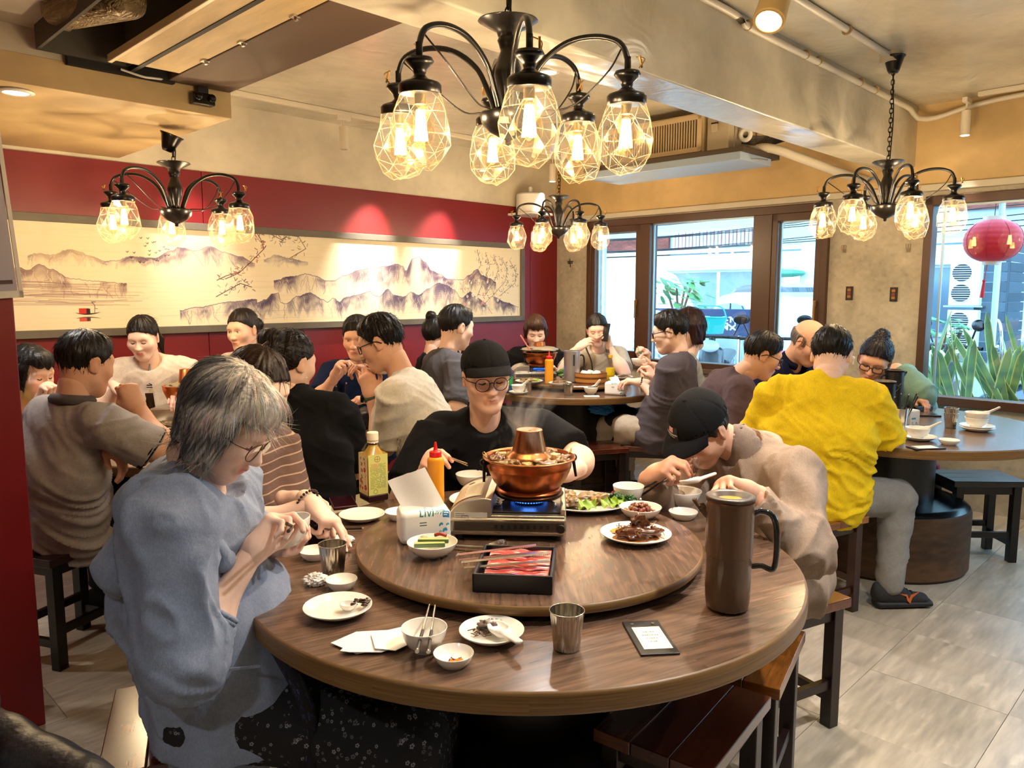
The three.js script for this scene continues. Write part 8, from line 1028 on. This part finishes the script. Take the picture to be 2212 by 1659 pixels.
// the handbag in the foreground
{ const c = V(-0.72, 0.62, -1.0), t = thing('handbag', 'large black leather handbag in the bottom left corner', 'bag', D(70, 1640, 1.02), -0.5), lm = mat(0x17171b, 0.35, { bumpMap: bumpTex, bumpScale: 0.001, sheen: 0.3 }); const g = netMesh([ovalP([-0.22, -0.06, 0], [0.16, -0.06, 0], V(0, 1, 0), [0.085, 0.07], [0.075, 0.06]), capP([-0.2, 0.0, 0], [0.10, -0.01, 0], 0.03)], { cell: 0.008, k: 0.05 }); push(g, (p) => 0.006 * noise3(p.x * 14, p.y * 14, p.z * 14)); part(t, 'bag_body', planarUV(g, V(1, 0, 0.4), 5), lm);
  part(t, 'handle', tube([[-0.16, 0.02, 0.05], [-0.15, 0.09, 0.045], [-0.09, 0.125, 0.03], [-0.035, 0.10, 0.03], [-0.025, 0.03, 0.05]], 0.011, 40, 10), mat(0x26252a, 0.4)); part(t, 'clasp', mg([new THREE.TorusGeometry(0.012, 0.003, 8, 20).translate(-0.03, 0.03, 0.055), new THREE.TorusGeometry(0.012, 0.003, 8, 20).translate(-0.15, 0.02, 0.06), box(0.05, 0.012, 0.006, -0.02, -0.03, 0.07, 0.002), box(0.02, 0.02, 0.006, 0.06, -0.03, 0.068, 0.002)]), mat(0x3a3a3e, 0.2, { metalness: 1 })); }
// ---------- the street outside the windows (room axes: u away from the window wall) ----------
const st = struct('street', box(60, 0.1, 70, UW + 30.2, -0.2, -5), mat(0x8f9296, 0.9, { map: plasterTex }));
const inRoom = (name, label, cat, u, y, v, turn = 0, group) => thing(name, label, cat, R(u, y, v), ROT + turn, group);
{ const t = inRoom('building', 'pale shop building across the street with wide glass fronts and a ribbed parapet', 'building', 22, -0.15, 11), wl = mat(0xc9d2d6, 0.8, { map: plasterTex }), fr = mat(0xdfe6ea, 0.5), gl = mat(0x6f8492, 0.12, { metalness: 0.2 });
  part(t, 'wall', mg([box(0.5, 0.5, 40, 0.3, 0.25, 4), box(0.5, 1.1, 40, 0.3, 3.35, 4), box(0.5, 6, 40, 0.6, 6.8, 4)]), wl); part(t, 'fascia', mg([box(0.3, 0.5, 40, -0.05, 2.55, 4, 0.01), box(0.2, 0.12, 40, -0.15, 2.9, 4, 0.01)]), fr);
  [[-6.0, 3.8], [-1.6, 4.2], [4.6, 4.2], [9.1, 4.2], [13.6, 4.2]].forEach(([z, w]) => { const f = part(t, 'shop_window', mg([box(0.12, 0.1, w, 0.05, 2.28, z), box(0.12, 0.1, w, 0.05, 0.5, z), box(0.14, 1.9, 0.1, 0.05, 1.35, z - w / 2), box(0.14, 1.9, 0.1, 0.05, 1.35, z + w / 2)]), fr); for (const k of [-1, 1]) part(f, 'pane', box(0.03, 1.7, w / 2 - 0.12, 0.08, 1.38, z + k * w / 4), gl); });
  for (let i = 0; i < 26; i++) part(t, 'parapet_rib', box(0.12, 0.5, 0.08, -0.02, 3.3, -3.2 + i * 0.13), i % 2 ? mat(0xc9a3a2, 0.7) : mat(0xe9e6e6, 0.6)); part(t, 'brick_band', mg([box(0.1, 0.9, 3.2, -0.02, 3.0, -5.0), box(0.1, 0.7, 4, -0.02, 4.0, 7)]), mat(0xa8584a, 0.8, { map: rustTex }));
  part(t, 'pillar', box(0.5, 3.0, 0.7, -0.1, 1.5, 1.6, 0.02), mat(0xdbe6ea, 0.5)); const ps = part(t, 'pillar_sign', mg([box(0.04, 0.36, 0.34, -0.37, 1.75, 1.6), box(0.04, 0.14, 0.2, -0.37, 1.25, 1.6)]), mat(0xf0ece2, 0.5)); part(ps, 'badge', rot(cyl(0.13, 0.13, 0.03, 0, 0, 0, 24), 0, 0, PI / 2).translate(-0.36, 0.85, 1.6), mat(0xc9a06a, 0.5)); part(t, 'green_canopy', ball(0.4, -0.5, 2.15, 0.9, 1, 0.3, 1.4), mat(0x4fae8a, 0.5)); }
{ const t = inRoom('awning', 'grey corrugated awning over the pavement outside the windows', 'awning', 8.3, 2.42, 4.5); part(t, 'sheet', box(1.5, 0.03, 5.2, 0, 0.08, 0), mat(0x5a6064, 0.7)); for (let i = 0; i < 5; i++) part(t, 'beam', box(1.5, 0.07, 0.06, 0, 0.02, -2.2 + i * 1.1, 0.004), mat(0xe6ecf0, 0.5)); part(t, 'front_rail', box(0.06, 0.09, 5.2, 0.74, 0.02, 0, 0.004), mat(0xe6ecf0, 0.5)); part(t, 'post', mg([rod([0.7, 0, -2.5], [0.7, -2.57, -2.5], 0.03), rod([0.7, 0, 2.5], [0.7, -2.57, 2.5], 0.03)]), mat(0xc9d2d8, 0.5)); }
{ const t = inRoom('overhead_cables', 'bundle of sagging black cables across the street', 'cables', 19, 3.1, 11); for (let i = 0; i < 7; i++) part(t, 'cable', tube([[0, 0.16 * i - 0.3, -12], [0, 0.12 * i - 0.45 - 0.1 * (i % 3), -2], [0.1, 0.16 * i - 0.2, 10]], 0.012, 40, 5), M.black); }
// vehicles: a pressed body with glass let in, on four wheels
function vehicle(label, u, v, turn, prof, win, W, wheels, color, r) {
  const t = inRoom('car', label, 'vehicle', u, -0.15, v, turn), b = ext(prof, W - 0.24, 0.10).translate(0, 0, -W / 2 + 0.12), m = mat(color, 0.25, { clearcoat: 1, clearcoatRoughness: 0.05 }); part(t, 'car_body', b, m);
  const gm = mat(0x39505c, 0.08, { metalness: 0.3 }); win.forEach(([n, pts]) => { if (n === 'side') for (const s of [0, 1]) part(t, 'side_window', ext(pts, 0.02).translate(0, 0, s ? W / 2 - 0.012 : -W / 2 - 0.008), gm); else { const [a, c] = pts, L = Math.hypot(c[0] - a[0], c[1] - a[1]); part(t, n, box(L, 0.02, W - 0.36).rotateZ(Math.atan2(c[1] - a[1], c[0] - a[0])).translate((a[0] + c[0]) / 2, (a[1] + c[1]) / 2, 0), gm); } });
  for (const x of wheels) for (const s of [-1, 1]) { const w = part(t, 'wheel', rot(lathe([[0, -0.1], [r * 0.9, -0.1], [r, -0.06], [r, 0.06], [r * 0.9, 0.1], [0, 0.1]], 28), PI / 2).translate(x, r, s * (W / 2 - 0.1)), M.black); part(w, 'hubcap', rot(cyl(r * 0.62, r * 0.6, 0.02, 0, 0, 0, 24), PI / 2).translate(x, r, s * (W / 2 + 0.005)), M.steel); }
  for (const s of [-1, 1]) { part(t, 'mirror', ball(0.1, prof[0][0] + 1.25, 1.02, s * (W / 2 + 0.08), 0.7, 0.7, 1), m); part(t, 'headlamp', ball(0.12, prof[0][0] + 0.06, 0.72, s * (W / 2 - 0.28), 0.5, 0.7, 1.3), mat(0xe6eef2, 0.1)); } return t;
}
const carP = [[-2.0, 0.3], [-2.05, 0.62], [-1.85, 0.86], [-1.0, 0.98], [-0.35, 1.42], [0.3, 1.5], [1.0, 1.44], [1.6, 1.05], [2.0, 0.95], [2.05, 0.4], [1.9, 0.28]];
vehicle('pale silver hatchback parked behind the scooter, seen through the window', 13.4, 6.35, 0.85, carP, [['side', [[-0.72, 1.02], [-0.28, 1.36], [0.22, 1.40], [0.22, 1.02]]], ['side', [[0.30, 1.02], [0.30, 1.40], [0.92, 1.36], [1.30, 1.04]]], ['windscreen', [[-1.0, 1.0], [-0.38, 1.43]]], ['rear_window', [[1.05, 1.44], [1.58, 1.07]]]], 1.7, [-1.3, 1.25], 0xb9c9d2, 0.31);
vehicle('dark car parked behind the silver hatchback', 17.5, 8.0, 1.3, carP.map(([x, y]) => [x, y * 1.14]), [['side', [[-0.6, 1.2], [-0.2, 1.54], [1.2, 1.52], [1.3, 1.2]]], ['windscreen', [[-1.0, 1.14], [-0.38, 1.63]]]], 1.75, [-1.3, 1.25], 0x2c3a44, 0.33);
vehicle('white van parked at the left of the casement window', 12.6, 9.6, 1.2, [[-2.2, 0.3], [-2.25, 0.95], [-1.6, 1.25], [-1.0, 1.86], [-0.7, 1.94], [2.2, 1.94], [2.25, 0.35]], [['side', [[-1.15, 1.22], [-0.80, 1.72], [-0.2, 1.72], [-0.2, 1.22]]], ['side', [[-0.08, 1.22], [-0.08, 1.72], [1.0, 1.72], [1.0, 1.22]]], ['side', [[1.12, 1.22], [1.12, 1.72], [2.0, 1.72], [2.0, 1.22]]], ['windscreen', [[-1.62, 1.26], [-1.02, 1.88]]]], 1.75, [-1.5, 1.4], 0xeaf2f4, 0.31);
{ // white plastic chairs in one tall stack
  const m = mat(0xeef2f2, 0.35), back = mg([tube([[-0.2, 0.44, 0], [-0.21, 0.7, 0.05], [-0.15, 0.84, 0.08], [0, 0.87, 0.09], [0.15, 0.84, 0.08], [0.21, 0.7, 0.05], [0.2, 0.44, 0]], 0.022, 32, 8)]), seat = box(0.42, 0.03, 0.42, 0, 0.43, -0.2, 0.012), slat = box(0.05, 0.36, 0.012, 0, 0.64, 0.045, 0.005).rotateX(0.0), leg = (x, z) => rod([x, 0.43, z * 0.9 - 0.2], [x * 1.1, 0, z - 0.2], 0.02, 0.016);
  const c = inRoom('plastic_chair', 'white plastic chair, lowest of the stack outside the window', 'chair', 7.25, -0.15, 5.0, -1.2, 'stacked white plastic chairs'); part(c, 'back_frame', back, m); part(c, 'seat', seat, m); for (const x of [-0.1, 0, 0.1]) part(c, 'back_slat', slat.clone().translate(x, 0, 0), m); for (const x of [-0.19, 0.19]) for (const z of [-0.2, 0.2]) part(c, 'leg', leg(x, z), m);
  for (let i = 1; i < 7; i++) dup(c, `white plastic chair, number ${['', 'two', 'three', 'four', 'five', 'six', 'seven'][i]} from the bottom of the stack outside`, R(7.25 + 0.012 * i, -0.15 + 0.085 * i, 5.0)); }
{ // scooters
  const scoot = (label, u, v, turn, c1, c2, basket) => { const t = inRoom('scooter', label, 'scooter', u, -0.15, v, turn), m = mat(c1, 0.25, { clearcoat: 0.8 }), m2 = mat(c2, 0.3); const w = lathe([[0.12, -0.05], [0.2, -0.05], [0.235, -0.02], [0.235, 0.02], [0.2, 0.05], [0.12, 0.05]], 28);
    for (const x of [-0.58, 0.6]) { const q = part(t, 'wheel', rot(w.clone(), PI / 2).translate(x, 0.235, 0), M.black); part(q, 'rim', rot(cyl(0.13, 0.13, 0.08, 0, -0.04, 0, 20), PI / 2).translate(x, 0.235, 0), M.steel); }
    const body = netMesh([ovalP([-0.52, 0.5, 0], [-0.40, 0.92, 0], V(0, 0, 1), [0.17, 0.09], [0.15, 0.07]), ovalP([-0.3, 0.3, 0], [0.25, 0.3, 0], V(0, 0, 1), [0.15, 0.06], [0.16, 0.08]), ovalP([0.2, 0.45, 0], [0.85, 0.68, 0], V(0, 0, 1), [0.17, 0.17], [0.10, 0.09])], { cell: 0.02, k: 0.1 }); part(t, 'fairing', body, m); part(t, 'seat', netMesh([ovalP([0.1, 0.74, 0], [0.8, 0.82, 0], V(0, 0, 1), [0.13, 0.06], [0.12, 0.05])], { cell: 0.02 }), m2);
    part(t, 'handlebar', mg([rod([-0.40, 0.95, 0], [-0.36, 1.08, 0], 0.04), tube([[-0.3, 1.07, -0.34], [-0.36, 1.08, -0.15], [-0.38, 1.08, 0], [-0.36, 1.08, 0.15], [-0.3, 1.07, 0.34]], 0.018, 30, 8)]), M.black); for (const s of [-1, 1]) part(t, 'mirror', mg([rod([-0.35, 1.1, s * 0.24], [-0.36, 1.27, s * 0.32], 0.009), ball(0.07, -0.36, 1.29, s * 0.34, 0.25, 0.8, 1.2)]), M.blackGloss); part(t, 'headlamp', ball(0.09, -0.5, 0.98, 0, 0.6, 0.8, 1.2), mat(0xe8f4f8, 0.1)); part(t, 'front_mudguard', netMesh([ovalP([-0.72, 0.42, 0], [-0.46, 0.5, 0], V(0, 0, 1), [0.07, 0.05], [0.09, 0.06])], { cell: 0.02 }), m);
    if (basket) { const bk = mid('basket', 'turquoise plastic basket on the scooter handlebars', mg([lathe([[0.15, 0], [0.19, 0.18], [0.2, 0.185], [0.185, 0.18], [0.145, 0.006], [0, 0.006]], 28), tube([[-0.19, 0.18, 0], [-0.12, 0.30, 0], [0.12, 0.30, 0], [0.19, 0.18, 0]], 0.008, 24, 6)]), mat(0x2fd0c8, 0.35, { transmission: 0.2, thickness: 0 }), R(u, 0.98, v).add(V(-0.55, 0, 0).applyAxisAngle(V(0, 1, 0), ROT + turn)), 'basket'); } return t; };
  scoot('dark scooter with a turquoise basket parked just outside the big window', 8.35, 4.75, 0.35, 0x39424a, 0x1a1c20, true); scoot('scooter under a bright pink cover, right of the dark scooter', 8.5, 4.15, 0.5, 0xd84a72, 0xe8708e, false); scoot('dark motor scooter with a big mirror outside the lantern window', 8.6, 2.0, -0.6, 0x33424e, 0x20262c, false);
}
{ // navy sign board, shrub and fence
  const art = canvas(512, 128, (g, w, h) => { g.fillStyle = '#1c2a52'; g.fillRect(0, 0, w, h); g.strokeStyle = '#cfdcea'; ['kai', 'fa', 'jian', 'she'].forEach((c, i) => glyph(g, c, 60 + i * 106, 30, 68, 8)); });
  const t = inRoom('sign_board', 'navy sign board with four white characters across the street', 'sign', 10.8, 0.98, 6.5, 0.1); part(t, 'board', box(0.05, 0.42, 1.9, 0, 0, 0, 0.01), mat(0x1c2a52, 0.5)); part(t, 'lettering', new THREE.PlaneGeometry(1.7, 0.4).rotateY(-PI / 2).translate(-0.03, 0, 0), mat(0xffffff, 0.5, { map: art })); part(t, 'post', mg([rod([0, -0.2, -0.7], [0, -1.15, -0.7], 0.04), rod([0, -0.2, 0.7], [0, -1.15, 0.7], 0.04)]), M.steel);
  const leafy = (label, u, v, y, n, s, L) => { const b = inRoom('shrub', label, 'plant', u, y, v), lf = ball(1, 0, 0, 0.5, 0.32, 0.03, 0.5, 8), gm = [0x3f8a4a, 0x57a25a, 0x2f7040].map((c) => mat(c, 0.5)); part(b, 'stem', mg([0, 1, 2, 3].map((i) => rod([0, 0, 0], [0.3 * s * sin(i * 1.7), s * 0.9, 0.3 * s * cos(i * 1.7)], 0.02))), mat(0x5a4a34, 0.8)); part(b, 'pot', lathe([[0, 0], [0.16, 0], [0.2, 0.3], [0.18, 0.3], [0, 0.26]], 24).translate(0, -0.3, 0), mat(0x8a7a6a, 0.8)); for (let i = 0; i < n; i++) { const g = part(b, 'leaf', lf, gm[i % 3]); g.scale.setScalar(L * rnd(0.7, 1.3)); g.position.set(rnd(-0.5, 0.5) * s, rnd(0.35, 1.15) * s, rnd(-0.5, 0.5) * s); g.rotation.set(rnd(-0.2, 1.0), rnd(0, 6.3), 0); } return b; };
  leafy('bushy green potted shrub beside the navy sign board', 11.4, 7.25, 0.85, 70, 0.75, 0.2); leafy('leafy green shrub at the left edge of the lantern window', 9.2, 2.52, 0.5, 40, 0.6, 0.16);
  const f = inRoom('plank_fence', 'dark blue-grey plank wall behind the red lantern', 'fence', 20, -0.15, 4.55), pm = [0x4a5660, 0x424e58, 0x525e68].map((c) => mat(c, 0.7)); for (let i = 0; i < 13; i++) part(f, 'plank', box(0.04, 0.205, 0.62, 0, 0.14 + i * 0.225, 0, 0.006), pm[i % 3]); for (let i = 0; i < 13; i++) part(f, 'plank', box(1.6, 0.205, 0.04, 0.82, 0.14 + i * 0.225, 0.32, 0.006), pm[(i + 1) % 3]); part(f, 'post', box(0.08, 3.0, 0.08, 0.03, 1.5, 0.30, 0.01), pm[1]);
  for (const [k, y] of [[0, 0.2], [1, 1.3]]) { const a = inRoom('condenser', k ? 'upper white air-conditioner condenser with two round grilles, left of the plank wall' : 'lower white air-conditioner condenser with two round grilles, left of the plank wall', 'condenser', 19.7, y - 0.15, 5.02, 0, 'stacked condensers'); part(a, 'cabinet', box(0.36, 1.0, 0.62, 0.2, 0.5, 0, 0.02), mat(0xdfe4e2, 0.5)); for (const fy of [0.28, 0.74]) { const c = part(a, 'fan_grille', mg([new THREE.TorusGeometry(0.21, 0.012, 8, 36).rotateY(PI / 2).translate(0.012, fy, -0.06), ...Array.from({ length: 9 }, (_, i) => box(0.01, 0.012, 2 * Math.sqrt(Math.max(0.002, 0.044 - (i * 0.05 - 0.2) ** 2)), 0.008, fy + i * 0.05 - 0.2, -0.06))]), mat(0xeef0ec, 0.5)); part(c, 'fan_opening', rot(cyl(0.205, 0.205, 0.01, 0, 0, 0, 36), 0, 0, PI / 2).translate(0.022, fy, -0.06), mat(0x2a3238, 0.8)); } part(a, 'bracket', box(0.4, 0.04, 0.8, 0.2, -0.02, 0), M.steel); } }
{ // red lantern
  const p = D(2145, 520, 5.75), t = thing('lantern', 'round red paper lantern with a tassel outside the right window', 'lantern', p, 0), rm = new THREE.MeshPhysicalMaterial({ color: 0xd81830, roughness: 0.7, transmission: 0.35, thickness: 0, side: THREE.DoubleSide, map: tex(256, 128, (u, v) => { const n = fbm(u, v, 48, 2, 160); return [1, 0.55 + 0.6 * (n > 0.52), 0.6 + 0.5 * (n > 0.52)]; }) });
  const pr = []; for (let i = 0; i <= 40; i++) { const a = mix(-1.28, 1.28, i / 40); pr.push([0.195 * cos(a) ** 0.85 * (1 - 0.014 * (i % 4 === 0)), 0.158 * sin(a)]); } part(t, 'lantern_shade', lathe(pr, 48), rm); for (let i = 0; i < 8; i++) { const a = i * PI / 4; part(t, 'rib', tube([-1.25, -0.8, -0.3, 0.3, 0.8, 1.25].map((b) => [0.197 * cos(b) ** 0.85 * cos(a), 0.158 * sin(b), 0.197 * cos(b) ** 0.85 * sin(a)]), 0.002, 20, 5), mat(0xa81424, 0.5)); }
  const gm = mat(0xd9c6b8, 0.5); part(t, 'top_ring', cyl(0.075, 0.075, 0.03, 0, 0.148, 0), gm); part(t, 'bottom_ring', cyl(0.06, 0.06, 0.028, 0, -0.176, 0), gm); part(t, 'hanging_wire', rod([0, 0.17, 0], [0.01, 0.62, 0], 0.003), M.black); part(t, 'tassel', mg([rod([-0.03, -0.176, 0], [-0.045, -0.30, 0], 0.003), rod([-0.045, -0.30, 0], [-0.052, -0.42, 0], 0.009, 0.016), ball(0.012, -0.045, -0.295, 0)]), mat(0xc81420, 0.6)); }
{ // snake plants in white troughs under the right window
  const sh = (L, w) => { const P = [], I = [], C = []; for (let i = 0; i <= 8; i++) { const t = i / 8, ww = w * (0.55 + 0.6 * t) * Math.sqrt(Math.max(0.0, 1 - t ** 3)) + 0.002; for (let j = -2; j <= 2; j++) { P.push([-1, -0.72, 0, 0.72, 1][j + 2] * ww, L * t, 0.25 * ww * (Math.abs(j) / 2) ** 2 + 0.10 * L * t * t); const e = Math.abs(j) === 2 ? [0.9, 0.82, 0.25] : [0.16 + 0.06 * sin(i * 2.6), 0.30 + 0.08 * sin(i * 2.6), 0.12]; C.push(...e); } } for (let i = 0; i < 8; i++) for (let j = 0; j < 4; j++) { const a = i * 5 + j; I.push(a, a + 1, a + 5, a + 1, a + 6, a + 5); } const g = new THREE.BufferGeometry(); g.setAttribute('position', new THREE.Float32BufferAttribute(P, 3)); g.setAttribute('color', new THREE.Float32BufferAttribute(C, 3)); g.setIndex(I); g.computeVertexNormals(); return g; };
  const gs = [sh(0.5, 0.035), sh(0.62, 0.03), sh(0.4, 0.04)], lm = new THREE.MeshPhysicalMaterial({ color: 0xffffff, vertexColors: true, roughness: 0.4, side: THREE.DoubleSide });
  for (let k = 0; k < 4; k++) { const v = 1.72 - k * 0.42, t = inRoom('snake_plant', ['variegated snake plant nearest the pillar, in the trough', 'variegated snake plant second from the pillar', 'variegated snake plant third from the pillar', 'variegated snake plant farthest right in the trough row'][k], 'plant', 6.65 + 0.1 * (k % 2), 0.62, v, 0, 'snake plants outside'); for (let i = 0; i < 22; i++) { const l = part(t, 'leaf', gs[i % 3], lm); l.position.set(rnd(-0.14, 0.14), 0, rnd(-0.2, 0.2)); l.rotation.set(rnd(-0.5, 0.3), rnd(0, 6.3), rnd(-0.35, 0.35)); l.scale.setScalar(rnd(0.75, 1.15)); } part(t, 'soil', box(0.3, 0.02, 0.42, 0, 0, 0), mat(0x3a2f26, 0.9)); const tr = inRoom('planter', ['white planter trough nearest the pillar outside', 'white planter trough second from the pillar', 'white planter trough third from the pillar', 'white planter trough farthest right outside'][k], 'planter', 6.65 + 0.1 * (k % 2), -0.15, v, 0, 'white troughs'); part(tr, 'trough', mg([box(0.34, 0.74, 0.02, 0, 0.39, 0.218), box(0.34, 0.74, 0.02, 0, 0.39, -0.218), box(0.02, 0.74, 0.44, 0.16, 0.39, 0), box(0.02, 0.74, 0.44, -0.16, 0.39, 0), box(0.34, 0.02, 0.44, 0, 0.03, 0)]), mat(0xe9eef0, 0.5)); }
  const b = inRoom('bicycle_wheel', 'thin bicycle wheel leaning behind the snake plants', 'wheel', 9.6, 0.85, 2.1, 0.4); part(b, 'rim', new THREE.TorusGeometry(0.3, 0.015, 8, 40), M.steel); part(b, 'spokes', mg(Array.from({ length: 10 }, (_, i) => rod([0, 0, 0], [0.3 * cos(i * 0.628), 0.3 * sin(i * 0.628), 0], 0.004, 0.004, 5))), M.steel); part(b, 'hub', rot(cyl(0.03, 0.03, 0.06, 0, -0.03, 0), PI / 2), M.steel); }
renderer.render(scene, camera);
